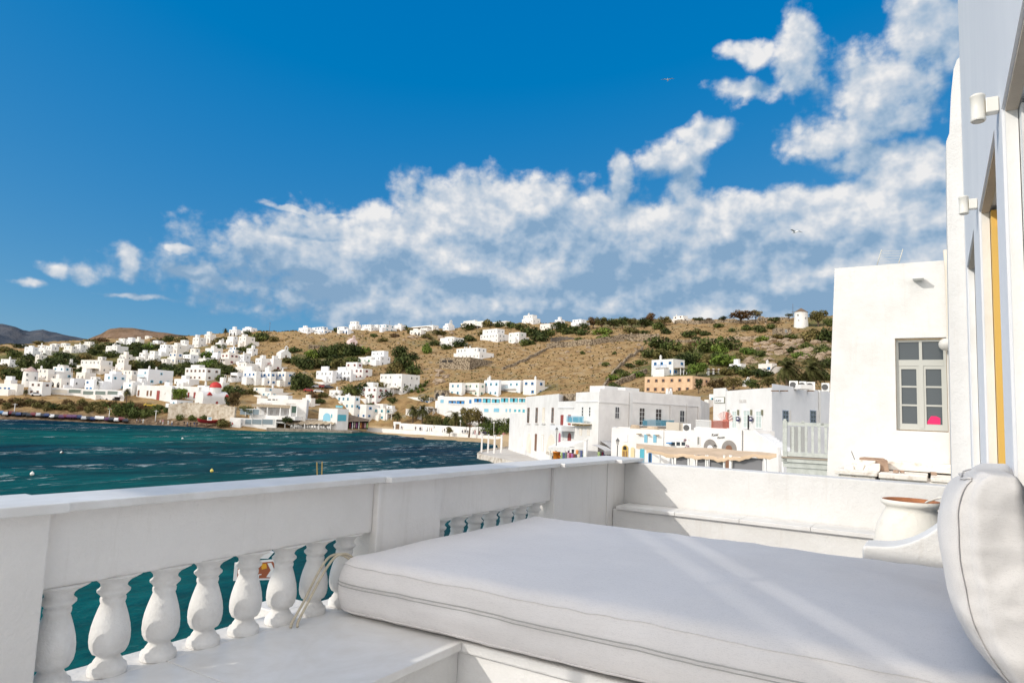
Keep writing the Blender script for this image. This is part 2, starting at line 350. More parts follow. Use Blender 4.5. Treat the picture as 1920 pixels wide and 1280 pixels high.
far_hill('far_hill', [(-700, 640), (-300, 600), (-60, 605), (0, 605), (22, 611), (48, 624), (62, 622), (78, 619), (95, 625), (112, 624), (135, 632), (165, 636), (260, 650), (420, 660)], 1500, 2600, fm, 21)
far_hill('brown_hill', [(110, 650), (165, 635), (190, 626), (205, 616), (225, 612), (250, 612), (275, 618), (300, 624), (330, 631), (370, 634), (430, 636), (520, 650)], 650, 1000, bm2, 31)

# ------------------------------------------------------------------ sea
wm = mat('sea_water', (.0, .09, .11), .2, spec=.14)
g = coords(wm, (1, 1, 1), 'pos')
gs = N(wm, 'ShaderNodeMapping'); L(wm, g, gs.inputs['Vector']); gs.inputs['Rotation'].default_value = (0, 0, radians(-28)); gs.inputs['Scale'].default_value = (1, .32, 1)
V1 = gs.outputs[0]
deep = ramp(wm, noise(wm, V1, .018, 4, .5), [(.36, (.0003, .020, .040)), (.50, (.0003, .046, .052)), (.64, (.0005, .085, .076))])
w1 = noise(wm, V1, .16, 4, .55); w2 = noise(wm, V1, .75, 6, .6); w3 = noise(wm, V1, 3.2, 4, .6)
hh = N(wm, 'ShaderNodeMath', operation='MULTIPLY_ADD'); L(wm, w1, hh.inputs[0]); hh.inputs[1].default_value = .45; hs_ = N(wm, 'ShaderNodeMath', operation='MULTIPLY'); L(wm, w2, hs_.inputs[0]); hs_.inputs[1].default_value = .40; L(wm, hs_.outputs[0], hh.inputs[2])
h3 = N(wm, 'ShaderNodeMath', operation='MULTIPLY_ADD'); L(wm, w3, h3.inputs[0]); h3.inputs[1].default_value = .15; L(wm, hh.outputs[0], h3.inputs[2])
bump(wm, h3.outputs[0], 1.0, 1.3)
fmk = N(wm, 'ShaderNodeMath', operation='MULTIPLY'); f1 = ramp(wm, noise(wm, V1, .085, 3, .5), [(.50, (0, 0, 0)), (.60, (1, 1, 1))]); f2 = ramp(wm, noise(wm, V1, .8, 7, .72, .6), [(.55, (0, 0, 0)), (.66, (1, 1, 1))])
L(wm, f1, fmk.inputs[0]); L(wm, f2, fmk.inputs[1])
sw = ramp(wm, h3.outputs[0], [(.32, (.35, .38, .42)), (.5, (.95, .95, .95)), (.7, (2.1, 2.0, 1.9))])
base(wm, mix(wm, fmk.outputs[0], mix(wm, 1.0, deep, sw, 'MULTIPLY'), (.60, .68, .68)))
rr = ramp(wm, fmk.outputs[0], [(0, (.22, .22, .22)), (1, (.8, .8, .8))]); L(wm, rr, wm.node_tree.nodes['Principled BSDF'].inputs['Roughness'])
pb = wm.node_tree.nodes['Principled BSDF']; pb.inputs['Specular IOR Level'].default_value = 0.0
gl0 = N(wm, 'ShaderNodeBsdfGlossy'); gl0.inputs['Roughness'].default_value = .22; L(wm, pb.inputs['Normal'].links[0].from_socket, gl0.inputs['Normal'])
ms = N(wm, 'ShaderNodeMixShader'); ms.inputs[0].default_value = .07; L(wm, pb.outputs[0], ms.inputs[1]); L(wm, gl0.outputs[0], ms.inputs[2]); L(wm, ms.outputs[0], wm.node_tree.nodes['Material Output'].inputs[0])
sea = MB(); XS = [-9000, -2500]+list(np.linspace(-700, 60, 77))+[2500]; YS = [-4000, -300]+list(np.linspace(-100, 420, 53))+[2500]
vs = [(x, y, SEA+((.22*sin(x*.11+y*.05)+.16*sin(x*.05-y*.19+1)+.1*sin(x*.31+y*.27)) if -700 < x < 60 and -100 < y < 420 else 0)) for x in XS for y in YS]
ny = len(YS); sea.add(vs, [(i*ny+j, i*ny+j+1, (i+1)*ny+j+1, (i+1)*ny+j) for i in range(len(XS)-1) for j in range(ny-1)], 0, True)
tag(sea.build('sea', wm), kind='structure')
# ------------------------------------------------------------------ terrace materials
def plaster_mat(name, col, dark, stain, rough=.82):
    m = mat(name, col, rough); v = coords(m, (1, 1, 1), 'pos'); vs_ = coords(m, (3.2, 3.2, .35), 'pos')
    a = noise(m, v, 1.7, 8, .65); d = noise(m, vs_, 2.6, 6, .7); e = noise(m, v, 6.5, 8, .7)
    c = ramp(m, a, [(.30, dark), (.58, col)]); c = mix(m, ramp(m, d, [(.56, (0, 0, 0)), (.76, (.55, .55, .55))]), c, stain); c = mix(m, ramp(m, e, [(.66, (0, 0, 0)), (.74, (.5, .5, .5))]), c, tuple(q*.72 for q in col)); base(m, c)
    n_ = N(m, 'ShaderNodeMath', operation='MULTIPLY_ADD'); L(m, noise(m, v, 4.5, 4, .5), n_.inputs[0]); n_.inputs[1].default_value = 2.2; L(m, noise(m, v, 42, 5, .65), n_.inputs[2])
    bump(m, n_.outputs[0], .5, .012); return m
plaster = plaster_mat('white_plaster', (.74, .73, .71), (.67, .655, .63), (.60, .56, .51))
plaster_b = plaster_mat('balustrade_paint', (.83, .80, .765), (.77, .74, .70), (.66, .62, .57))
wall_shade_blue = weathered('shade_blue_plaster', (.765, .775, .795), (.70, .715, .745), 1.2, .85, .4, .01, .3, .65, fine=22, stretch=(1, 1, .25))  # dim bluish light on the white wall put into its colour
cream = weathered('sunlit_cream_jamb', (.80, .795, .775), (.74, .725, .69), 2.5, .8, .3, .01)  # warm sunlit look of the jambs put into the colour
marble = mat('worn_marble', (.7, .7, .7), .38, spec=.4)
g = coords(marble, (1, 1, 1)); a = noise(marble, g, 2.0, 8, .65, 1.8); b_ = noise(marble, g, 9, 5, .6)
base(marble, mix(marble, ramp(marble, b_, [(.42, (0, 0, 0)), (.8, (.35, .35, .35))]), ramp(marble, a, [(.35, (.69, .675, .65)), (.5, (.745, .735, .715)), (.62, (.78, .77, .755))]), (.62, .57, .51)))
bump(marble, b_, .12, .004)
def fabric(name, col, sc=420):
    m = mat(name, col, .95, spec=.12); g = coords(m)
    x = N(m, 'ShaderNodeTexWave', bands_direction='X'); x.inputs['Scale'].default_value = sc*.3; x.inputs['Distortion'].default_value = 1.2; x.inputs['Detail'].default_value = 2
    y = N(m, 'ShaderNodeTexWave', bands_direction='Y'); y.inputs['Scale'].default_value = sc*.3; y.inputs['Distortion'].default_value = 1.2; y.inputs['Detail'].default_value = 2
    L(m, g, x.inputs[0]); L(m, g, y.inputs[0])
    mx = N(m, 'ShaderNodeMath', operation='MULTIPLY'); L(m, x.outputs['Fac'], mx.inputs[0]); L(m, y.outputs['Fac'], mx.inputs[1])
    thread = noise(m, coords(m, (1, 8, 8)), 38, 4, .75); thr2 = noise(m, coords(m, (8, 1, 8)), 38, 4, .75)
    tt = N(m, 'ShaderNodeMath', operation='ADD'); L(m, thread, tt.inputs[0]); L(m, thr2, tt.inputs[1])
    big = noise(m, g, 1.6, 6, .6)
    c = mix(m, 1.0, ramp(m, big, [(.3, tuple(v*.93 for v in col)), (.7, col)]), ramp(m, tt.outputs[0], [(.75, (.90, .90, .90)), (1.25, (1.05, 1.05, 1.05))]), 'MULTIPLY')
    base(m, c); bump(m, tt.outputs[0], .3, .003)
    b = m.node_tree.nodes['Principled BSDF']; b.inputs['Sheen Weight'].default_value = .15
    return m
linen = fabric('mattress_canvas', (.80, .77, .75))
linen2 = fabric('pillow_linen', (.62, .60, .585), 300)
rope_m = weathered('cream_cord', (.62, .55, .42), (.5, .43, .32), 30, .9, .5, .003)
zip_m = mat('grey_zip', (.45, .44, .42), .5)

trim0 = mat('white_pole', (.75, .75, .74), .5)
# ------------------------------------------------------------------ balustrade
bal = empty('balustrade', (-3.14, 3.0, 0), 0, 'long white masonry balustrade with plump balusters along the sea side of the terrace', 'balustrade')
ox, oy = -3.14, 3.0
def bpart(name, boxes, m, bw=.008):
    mb = MB()
    for x0, x1, y0, y1, z0, z1 in boxes: mb.box(x0-ox, x1-ox, y0-oy, y1-oy, z0, z1)
    return bevel(mb.build(name, m, bal), bw, 2)
bpart('coping', [(-3.33, -2.955, -2.2, 1.475, .738, .778)], marble, .006)
bpart('coping', [(-3.32, -3.0, 1.478, 3.385, .735, .772)], marble, .006)
bpart('coping', [(-3.33, -2.955, 3.388, 4.05, .733, .770)], marble, .006)
bpart('coping', [(-3.32, -2.985, 4.052, 5.76, .730, .767)], marble, .006)
bpart('coping', [(-3.33, -2.94, 5.762, 6.96, .728, .764)], marble, .006)
bpart('coping', [(-3.34, -2.87, 6.962, 7.60, .724, .762)], marble, .006)
bpart('pier', [(-3.27, -3.02, -2.2, 1.44, 0, .737)], plaster_b)
bpart('pier', [(-3.27, -3.03, 3.36, 4.02, 0, .732)], plaster_b)
bpart('pier', [(-3.27, -3.03, 5.74, 5.92, 0, .727)], plaster_b)
bpart('pier', [(-3.27, -3.055, 5.925, 6.99, -.5, .727)], plaster_b)
bpart('pier', [(-3.27, -3.045, 6.995, 7.46, -.5, .723)], plaster_b)
bpart('parapet_panel', [(-3.22, -3.07, 1.443, 3.357, .42, .734)], plaster_b)
bpart('parapet_panel', [(-3.22, -3.065, 4.023, 5.737, .42, .729)], plaster_b)
bpart('base_course', [(-3.30, -3.08, -2.2, 6.99, -.60, -.004), (-3.56, -3.302, 2.86, 3.12, -.30, -.006)], plaster_b)
prof = [(.078, 0), (.080, .018), (.075, .036), (.064, .042), (.058, .055), (.050, .066), (.047, .074), (.050, .081), (.066, .09), (.077, .112), (.0815, .14), (.081, .17), (.076, .205), (.067, .24), (.057, .272), (.048, .298),
        (.052, .31), (.052, .322), (.047, .327), (.055, .337), (.066, .348), (.067, .356), (.058, .364), (.052, .372), (.056, .385), (.07, .40), (.095, .413), (.112, .423)]
mb = MB(); mb.lathe(prof, 28)
b0 = mb.build('baluster', weathered('baluster_paint', (.82, .80, .77), (.72, .69, .65), 9, .85, .6, .008, .3, .6, fine=55), bal)
b0.location = (0, 1.32-oy, -.002)
spots = [1.32+.235*i for i in range(1, 9)]+[4.14+.235*i for i in range(7)]
for yy in spots:
    c = b0.copy(); COL.objects.link(c); c.location = (0, yy-oy, -.002); c.rotation_euler = (rnd.uniform(-.012, .012), rnd.uniform(-.012, .012), rnd.uniform(0, 6))

# ------------------------------------------------------------------ bench along the balustrade and the plinth of the day bed
bench = empty('stone_bench', (-2.6, 1.4, -.5), 0, 'built-in white bench with a grey veined marble seat under the balustrade', 'bench')
def sub(root, name, boxes, m, bw=.006):
    mb = MB(); l = root.location
    for x0, x1, y0, y1, z0, z1 in boxes: mb.box(x0-l.x, x1-l.x, y0-l.y, y1-l.y, z0-l.z, z1-l.z)
    return bevel(mb.build(name, m, root), bw, 2)
sub(bench, 'seat_slab', [(-3.075, -2.15, -2.2, 2.02, -.042, 0)], marble, .005)
sub(bench, 'seat_slab', [(-3.075, -2.15, 2.023, 3.092, -.042, 0)], marble, .005)
sub(bench, 'bench_base', [(-3.075, -2.19, -2.2, 3.12, -.5, -.043)], plaster)
plinth = empty('daybed_plinth', (-1.4, 4.2, -.5), 0, 'white masonry platform carrying the day bed mattress', 'platform')
sub(plinth, 'platform_top', [(-3.075, .262, 3.095, 5.42, -.055, -.002)], plaster, .012)
sub(plinth, 'platform_base', [(-2.40, .262, 3.123, 5.40, -.5, -.057)], plaster, .01)
fl = MB(); fl.box(-3.075, .27, -3.5, 7.5, -.56, -.502); tag(fl.build('terrace_floor', marble), kind='structure')

# ------------------------------------------------------------------ mattress
def rbox(hx, hy, hz, r, n, fn):
    nx, ny_, nz = n; V_, F_, idx = [], [], {}
    def vid(i, j, k):
        if (i, j, k) not in idx:
            p = Vector((hx*(2*i/nx-1), hy*(2*j/ny_-1), hz*(2*k/nz-1)))
            idx[(i, j, k)] = len(V_); V_.append(fn(p))
        return idx[(i, j, k)]
    def face(a, b, mk):
        for i in range(a):
            for j in range(b): F_.append(tuple(vid(*mk(*q)) for q in ((i, j), (i+1, j), (i+1, j+1), (i, j+1))))
    face(nx, ny_, lambda i, j: (i, j, 0)); face(nx, ny_, lambda i, j: (i, j, nz))
    face(nx, nz, lambda i, j: (i, 0, j)); face(nx, nz, lambda i, j: (i, ny_, j))
    face(ny_, nz, lambda i, j: (0, i, j)); face(ny_, nz, lambda i, j: (nx, i, j))
    return V_, F_
def rnd_corner(p, h, r):
    q = Vector([max(-(h[i]-r), min(h[i]-r, p[i])) for i in range(3)]); d = p-q
    return q+d.normalized()*r if d.length > 1e-9 else p
from mathutils import noise as mnoise
mh = Vector((1.62, 1.16, .162))
def mfn(p):
    c = rnd_corner(p, mh, .055); x, y, z = c
    u, v, w_ = x/mh.x, y/mh.y, z/mh.z
    if z > 0: z += .030*(1-u**4)*(1-v**4)*max(0, w_)
    bul = (1-w_*w_)
    y += -(.035+.012*sin(x*2.1))*bul*(abs(v)**6)*(1 if v < 0 else -1)
    x += .03*bul*(u**9)
    nz_ = mnoise.noise((x*1.6, y*1.6, 3.1))*.011+mnoise.noise((x*5, y*7, z*9))*.004+mnoise.noise((x*3+y*2, y*1.2-x, 5))*.006*max(0, w_)+(.005*sin(x*23+3*sin(x*4))*max(0, abs(v)-.86)*5*max(0, w_))
    z += nz_; y += (mnoise.noise((x*3.3, z*11, 1))*.008+mnoise.noise((x*11+z*9, z*16, 4))*.006+mnoise.noise((x*26, z*5, 2))*.0035)*(abs(v)**4)
    if v < 0: z += .012*(1+u)*max(0, -w_)*(abs(v)**3)      # the front bottom edge lifts a little towards the right
    return Vector((x, y, z))
Vm, Fm = rbox(*mh, .05, (92, 66, 14), mfn)
mb = MB(); mb.add(Vm, Fm, 0, True)
mt = mb.build('mattress', linen); mt.location = (-1.395, 4.235, .164); mt.rotation_euler = (0, 0, radians(.9))
tag(mt, 'thick off-white canvas mattress laid on the masonry day bed', 'mattress')
def ring(hz_, y_only=False):
    pts = []
    for i in range(61):
        p = Vector((mh.x*(2*i/60-1), -mh.y, hz_)); q = mfn(p); pts.append(q+Vector((0, -.003, 0)))
    return pts
for hz_, m, r in ((.028, zip_m, .0032),):
    mb = MB(); mb.tube(ring(hz_), r, 6); mb.tube([p+Vector((0, -.001, -.018)) for p in ring(hz_)], .0026, 6); mb.build('zip', m, mt)
for hz_ in (.125, -.135):
    mb = MB(); mb.tube([p+Vector((0, 0.0005, 0)) for p in ring(hz_)], .0035, 6); mb.build('piping', linen, mt)
mb = MB()
edge = [mfn(Vector((-mh.x, mh.y*(2*i/40-1), .135)))+Vector((-.002, 0, 0)) for i in range(41)]
mb.tube(edge, .004, 6); mb.build('piping', linen, mt)
mb = MB(); cx, cy = -mh.x-.012, -mh.y+.06
mb.tube([(cx, cy, z) for z in (.15, .10, .05, .0, -.05, -.10, -.13)], .006, 6); mb.tube([(cx-.012, cy-.01, z) for z in (.03, .01, -.03, -.05)], .008, 6)
mb.build('tie_strap', linen, mt)
def W2L(o, P): return o.matrix_basis.inverted() @ Vector(P)
mb = MB()
for k, (dx, dy) in enumerate(((0, 0), (.018, .03))):
    pts = [(-2.985, 3.10+dy, .30), (-3.015+dx, 3.05+dy, .335), (-3.035+dx, 2.99+dy, .335), (-3.04+dx, 2.94+dy, .30), (-3.035+dx, 2.87+dy*.8, .22), (-3.03+dx, 2.80+dy*.6, .12), (-3.02+dx, 2.72+dy*.8, .03), (-3.0+dx, 2.69+dy, .008)]
    cv = []
    for i in range(len(pts)-1):
        p0, p1, p2, p3 = (Vector(pts[max(0, min(len(pts)-1, j))]) for j in (i-1, i, i+1, i+2))
        for t in (0, .25, .5, .75): cv.append(.5*((2*p1)+(p2-p0)*t+(2*p0-5*p1+4*p2-p3)*t*t+(3*p1-p0-3*p2+p3)*t**3))
    cv.append(Vector(pts[-1])); mb.tube([W2L(mt, p) for p in cv], .0075, 8)
mb.build('tie_cord', rope_m, mt)

# ------------------------------------------------------------------ pillow
ph = Vector((.15, .46, .37))
def pfn(p):
    u, v, w_ = p.x/ph.x, p.y/ph.y, p.z/ph.z
    c = rnd_corner(p, ph, .075)
    pin = (1-.52*max(0, -w_)**3-.42*max(0, w_)**3.5)*(1-.30*abs(v)**5)
    x = ph.x+(c.x-ph.x)*pin                      # the wall side stays flat
    x += -.10*(w_*.5+.5)+.05
    y = c.y-.05*w_; z = c.z+.025*abs(v)**4*w_
    z += .010*mnoise.noise((y*3, x*4, 2))+.006*mnoise.noise((x*9, y*8, z*9)); x += .016*mnoise.noise((y*4, z*5, 8))+.005*mnoise.noise((y*13, z*5, 5))
    y += .016*mnoise.noise((x*6, z*5, 4))+.012*mnoise.noise((x*4+z*3, z*15, 4))+.006*mnoise.noise((x*16, z*24, 4))
    return Vector((x, y, z))
Vp, Fp = rbox(*ph, .1, (30, 56, 60), pfn)
mb = MB(); mb.add(Vp, Fp, 0, True)
pil = mb.build('pillow', linen2); pil.location = (.165, 3.42, .685); pil.rotation_euler = (0, 0, radians(-2))
tag(pil, 'big plump pale grey linen back cushion leaning at the right end of the mattress', 'cushion')
mb = MB()
for (v, us) in ((-.93, -.93),):
    mb.tube([pfn(Vector((us*ph.x, v*ph.y, w_*ph.z)))+Vector((-.002, -.002, 0)) for w_ in [(-.92+1.84*i/30) for i in range(31)]], .0035, 6)
    mb.tube([pfn(Vector((us*ph.x, v_*ph.y, .93*ph.z)))+Vector((-.002, 0, .002)) for v_ in [(-.92+1.84*i/30) for i in range(31)]], .0035, 6)
mb.build('piping', linen2, pil)

# ------------------------------------------------------------------ far parapet with its stone ledge
par = empty('end_parapet', (-1.4, 7.5, -.5), 0, 'sunlit white parapet wall closing the far end of the terrace', 'parapet')
sub(par, 'parapet_wall', [(-3.20, .275, 7.463, 7.72, -.5, .712)], plaster, .012)
sub(par, 'lower_wall', [(-3.04, .275, 7.13, 7.453, -.5, .222)], plaster, .01)
for k in range(5): sub(par, 'ledge_slab', [(-2.985+.652*k, -2.336+.652*k, 7.09, 7.452, .224, .262)], marble, .005)

# ------------------------------------------------------------------ jar and curved arm by the wall
jar = empty('terracotta_jar', (-.2, 6.72, -.5), 0, 'big whitewashed terracotta jar with a bare orange rim in the terrace corner', 'jar')
jw = weathered('whitewash_on_clay', (.76, .73, .66), (.62, .55, .45), 5, .85, .5, .01, .2, .45, fine=30)
jt = weathered('bare_terracotta', (.48, .20, .09), (.33, .13, .06), 8, .9, .4, .006)
mb = MB(); mb.lathe([(.16, 0), (.19, .1), (.25, .35), (.285, .62), (.285, .75), (.26, .9), (.22, .99), (.195, 1.035), (.185, 1.06), (.20, 1.075), (.222, 1.09), (.225, 1.11), (.215, 1.125)], 40, cap=False); mb.build('jar_body', jw, jar)
mb = MB(); mb.lathe([(.215, 1.125), (.20, 1.128), (.188, 1.115), (.172, 1.05), (.18, .98), (.2, .9)], 40, cap=False); mb.build('jar_rim', jt, jar)
mb = MB(); mb.tube([(.06, .02, 1.06), (.12, -.04, 1.13), (.19, -.12, 1.17), (.27, -.2, 1.2)], .009, 8); mb.build('jar_stick', jw, jar)
mb = MB(); pr_ = [(-.49, -.5), (-.49, .33), (-.47, .345)]
for i in range(21): t = i/20; pr_.append((-.40+.66*t, .352+.55*t**2.1))
pr_ += [(.262, -.5)]
mb.prism(pr_, 5.80, 6.14, axis=1); arm = bevel(mb.build('curved_seat_arm', plaster), .02, 3); tag(arm, 'white masonry seat arm sweeping up in a curve against the wall, before the jar', 'seat arm')

# ------------------------------------------------------------------ hotel wall on the right with its tall openings
hw = empty('hotel_wall', (.45, 5, -.5), 0, 'tall white hotel wall toned blue as if in shade, with deep doorways rising at the right edge', 'wall')
WX = .275
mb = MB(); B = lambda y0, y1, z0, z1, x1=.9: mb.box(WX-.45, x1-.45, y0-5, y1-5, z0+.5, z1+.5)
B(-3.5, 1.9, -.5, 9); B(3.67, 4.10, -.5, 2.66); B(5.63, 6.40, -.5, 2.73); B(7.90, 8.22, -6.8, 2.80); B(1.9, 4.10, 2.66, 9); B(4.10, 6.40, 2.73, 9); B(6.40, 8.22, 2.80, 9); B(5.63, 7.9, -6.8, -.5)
mb.build('main_wall', wall_shade_blue, hw)
yel = mat('ochre_door_frame', (.80, .50, .12), .5); glass_d = mat('dark_glass', (.02, .03, .04), .08, spec=.6)
for (y0, y1, zt) in ((1.9, 3.67, 2.66), (4.10, 5.63, 2.73), (6.40, 7.90, 2.80)):
    mb = MB(); X = lambda a: a-.45
    e = .004
    mb.box(X(WX+.012), X(WX+.058), y1-e-.02-5, y1-e-5, 0, zt+.5-e); mb.box(X(WX+.012), X(WX+.058), y0+e-5, y0+e+.02-5, 0, zt+.5-e)
    mb.build('jamb', cream, hw)
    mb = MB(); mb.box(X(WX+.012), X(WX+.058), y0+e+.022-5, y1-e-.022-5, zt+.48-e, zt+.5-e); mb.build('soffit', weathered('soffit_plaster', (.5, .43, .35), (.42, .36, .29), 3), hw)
    mb = MB()
    for (a, b) in ((y0+.03, y0+.11), (y1-.11, y1-.006), ((y0+y1)/2-.04, (y0+y1)/2+.04)): mb.box(X(WX+.062), X(WX+.15), a-5, b-5, 0, zt+.47)
    mb.box(X(WX+.097), X(WX+.148), y0+.112-5, y1-.112-5, zt+.36, zt+.46)
    df = mb.build('door_frame', yel if y0 > 4 and y1 < 6 else cream, hw)
    mb = MB(); mb.box(X(WX+.155), X(WX+.165), y0+.03-5, y1-.03-5, 0, zt+.45); mb.build('door_glass', glass_d, df)
mb = MB(); pp = []
for px, py in ((1800, 106), (1794, 113), (1788, 130), (1783, 180), (1780, 250), (1777, 258), (1774, 266), (1775, 330), (1776, 420), (1779, 600), (1782, 760), (1787, 1000)):
    P = onplane(px, py, 1, 8.225); pp.append((P[0]-.45, P[2]+.5))
zt_ = pp[0][1]; pp += [(.32-.45, pp[-1][1]), (.32-.45, zt_)]
mb.prism(pp, 8.225-5, 8.9-5, axis=1); mb.build('buttress', plaster, hw)
lampw = mat('cream_lamp_enamel', (.72, .70, .64), .4); lens_m = mat('lamp_lens', (.35, .34, .3), .2)
lp = []
for (yy, zz, lab) in ((3.78, 2.725, 'larger nearer cream cylinder spotlight fixed high on the hotel wall'), (5.76, 2.82, 'smaller farther cream cylinder spotlight fixed on the hotel wall between doorways')):
    if not lp:
        t = empty('wall_spotlight', (WX, yy, zz), 0, lab, 'wall lamp', 'cylinder spotlights on the hotel wall')
        mb = MB(); mb.box(-.052, -.002, -.026, .026, -.036, .036); bevel(mb.build('bracket', lampw, t), .004)
        mb = MB(); mb.lathe([(.030, -.064), (.032, -.060), (.032, -.052), (.030, -.050), (.030, .050), (.032, .052), (.032, .060), (.028, .064)], 24, (-.082, 0, 0)); mb.build('lamp_body', lampw, t)
        mb = MB(); mb.lathe([(.026, -.067), (.024, -.0645)], 20, (-.082, 0, 0)); mb.build('lens', lens_m, t)
        lp.append(t)
    else:
        c = copy_tree(lp[0]); c.location = (WX, yy, zz); c['label'] = lab

# ------------------------------------------------------------------ quay strip under the terrace, direction sign, bamboo canes
con = weathered('quay_concrete', (.30, .26, .21), (.16, .14, .11), .8, .9, .5, .03)
mb = MB(); mb.box(-12, 6, -30, 9, SEA-1, -6.6); tag(bevel(mb.build('quay', con), .05), kind='structure')
mb = MB(); mb.box(-3.29, .9, -3.5, 8.7, -6.6, -.61); ub = mb.build('terrace_substructure', plaster); tag(ub, kind='structure')

# unseen terrace added behind the viewer; its sail is placed to shade the day bed
t = empty('added_terrace', (-5.7, -2.05, -6.6), 0, 'unseen white terrace block added behind the viewer with a sail to shade the day bed', 'terrace')
mb = MB(); mb.box(-2.2, 2.0, -1.9, 1.85, 0, 5.6); bevel(mb.build('added_terrace_block', plaster, t), .02)
X0, X1, Y0, Y1 = -7.5+5.7, -3.82+5.7, -3.66+2.05, -.47+2.05
def clip(poly, nx, ny, c, keep):      # keep the part of a flat polygon on one side of the line nx*x + ny*y = c
    out = []
    for i in range(len(poly)):
        p, q = poly[i], poly[(i+1) % len(poly)]; dp, dq = (nx*p[0]+ny*p[1]-c)*keep, (nx*q[0]+ny*q[1]-c)*keep
        if dp >= 0: out.append(p)
        if dp*dq < 0: t_ = dp/(dp-dq); out.append((p[0]+(q[0]-p[0])*t_, p[1]+(q[1]-p[1])*t_))
    return out
rect = [(X0, Y0), (X1, Y0), (X1, Y1), (X0, Y1)]; sh = .808*5.7+.588*2.05; c1_, c2_ = -5.515+sh, -5.235+sh
for poly in (clip(rect, .808, .588, c1_-.020, -1), clip(clip(rect, .808, .588, c1_+.020, 1), .808, .588, c2_-.028, -1), clip(rect, .808, .588, c2_+.028, 1)):  # slits added so that light streaks fall on the mattress
    mb = MB(); mb.prism(poly, 10.79, 10.80); mb.build('added_shade_sail', linen, t)
for x in (X0, X1):
    for y in (Y0, Y1): mb = MB(); mb.tube([(x*.97, y*.97, 5.5), (x, y, 10.8)], .035, 8); mb.build('pole', trim0, t)
# ------------------------------------------------------------------ town materials
white = weathered('limewashed_wall', (.755, .745, .725), (.65, .635, .61), .35, .85, .3, .03, .3, .62, fine=3, space='pos')
white2 = weathered('grey_white_wall', (.73, .74, .755), (.70, .705, .72), .35, .85, .3, .03, fine=3, space='pos')
creamw2 = weathered('warm_white_wall', (.755, .725, .68), (.70, .66, .60), .35, .85, .3, .03, fine=3, space='pos')
creamw = weathered('cream_wall', (.78, .73, .64), (.68, .61, .5), .35, .85, .3, .03, fine=3, space='pos')
roofm = weathered('flat_roof_screed', (.55, .52, .48), (.42, .39, .35), .5, .9, .3, .02, space='pos')
stone = mat('dry_stone_wall', (.3, .24, .17), .95, spec=.1); g = coords(stone, (1, 1, 1.4), 'pos')
vo = N(stone, 'ShaderNodeTexVoronoi'); vo.inputs['Scale'].default_value = 1.1; L(stone, g, vo.inputs['Vector'])
base(stone, mix(stone, ramp(stone, vo.outputs['Distance'], [(.35, (0, 0, 0)), (.75, (1, 1, 1))]), ramp(stone, noise(stone, g, 1.3, 4), [(.3, (.22, .17, .115)), (.5, (.34, .275, .195)), (.7, (.42, .35, .26))]), (.11, .085, .06))); bump(stone, vo.outputs['Distance'], .8, .1)
glass = mat('window_glass', (.035, .045, .055), .12, spec=.6)
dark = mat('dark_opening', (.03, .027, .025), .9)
PAINT = {'d': (.10, .10, .10), 'b': (.03, .20, .48), 'r': (.30, .06, .05), 'n': (.20, .10, .06), 'g': (.03, .28, .13), 't': (.10, .42, .52), 'l': (.22, .48, .62), 'w': (.74, .74, .72), 'p': (.45, .12, .2), 'm': (.45, .58, .47)}
SHUT = {k: mat('paint_'+k, v, .5) for k, v in PAINT.items()}
trim = mat('white_trim', (.78, .78, .76), .6)
cane = weathered('cane_mat', (.42, .34, .24), (.30, .24, .17), 2, .9, .4, .02, space='pos')
wood_dark = mat('dark_timber', (.16, .10, .06), .7)
redroof = mat('red_dome_paint', (.46, .03, .025), .55)
thatch = weathered('thatch', (.20, .14, .10), (.10, .07, .05), 6, .95, .8, .05)
pinkroof = weathered('pinkish_cap', (.46, .34, .31), (.36, .26, .23), 2, .9)

# window prototypes share their mesh; one wall-plane unit: x along the wall, -y outwards
WM = {}
def win_mesh(col):
    if col in WM: return WM[col]
    mb = MB(); w_, h_ = .45, .62
    if col in 'dw':
        mb.box(-w_-.09, w_+.09, -.05, .05, -h_-.09, -h_, 1); mb.box(-w_-.09, w_+.09, -.05, .05, h_, h_+.09, 1); mb.box(-w_-.09, -w_, -.05, .05, -h_, h_, 1); mb.box(w_, w_+.09, -.05, .05, -h_, h_, 1)
        mb.box(-w_, w_, -.015, .05, -h_, h_, 0); mb.box(-.03, .03, -.04, .05, -h_, h_, 1)
    else:
        mb.box(-w_, w_, -.03, .05, -h_, h_, 0)
        mb.box(-w_-.34, -w_+.06, -.10, .04, -h_-.03, h_+.03, 1); mb.box(w_-.06, w_+.34, -.10, .04, -h_-.03, h_+.03, 1); mb.box(-w_+.06, w_-.06, -.06, .04, h_-.02, h_+.06, 1)
    me = bpy.data.meshes.new('window'); me.from_pydata(mb.v, [], mb.f); me.materials.append(glass); me.materials.append(trim if col in 'dw' else SHUT[col]); me.polygons.foreach_set('material_index', mb.mi)
    bm = bmesh.new(); bm.from_mesh(me); bmesh.ops.recalc_face_normals(bm, faces=bm.faces); bm.to_mesh(me); bm.free()
    WM[col] = me; return me
def door_mesh(col):
    k = 'door'+col
    if k in WM: return WM[k]
    mb = MB(); mb.box(-.55, .55, -.05, .05, 0, 2.15, 0); mb.box(-.45, -.03, -.08, .0, .05, 2.05, 1); mb.box(.03, .45, -.08, .0, .05, 2.05, 1)
    me = bpy.data.meshes.new('door'); me.from_pydata(mb.v, [], mb.f); me.materials.append(trim); me.materials.append(SHUT[col]); me.polygons.foreach_set('material_index', mb.mi); WM[k] = me; return me
def link(name, me, parent, loc, rz):
    o = bpy.data.objects.new(name, me); COL.objects.link(o); o.parent = parent; o.location = loc; o.rotation_euler = (0, 0, rz); return o
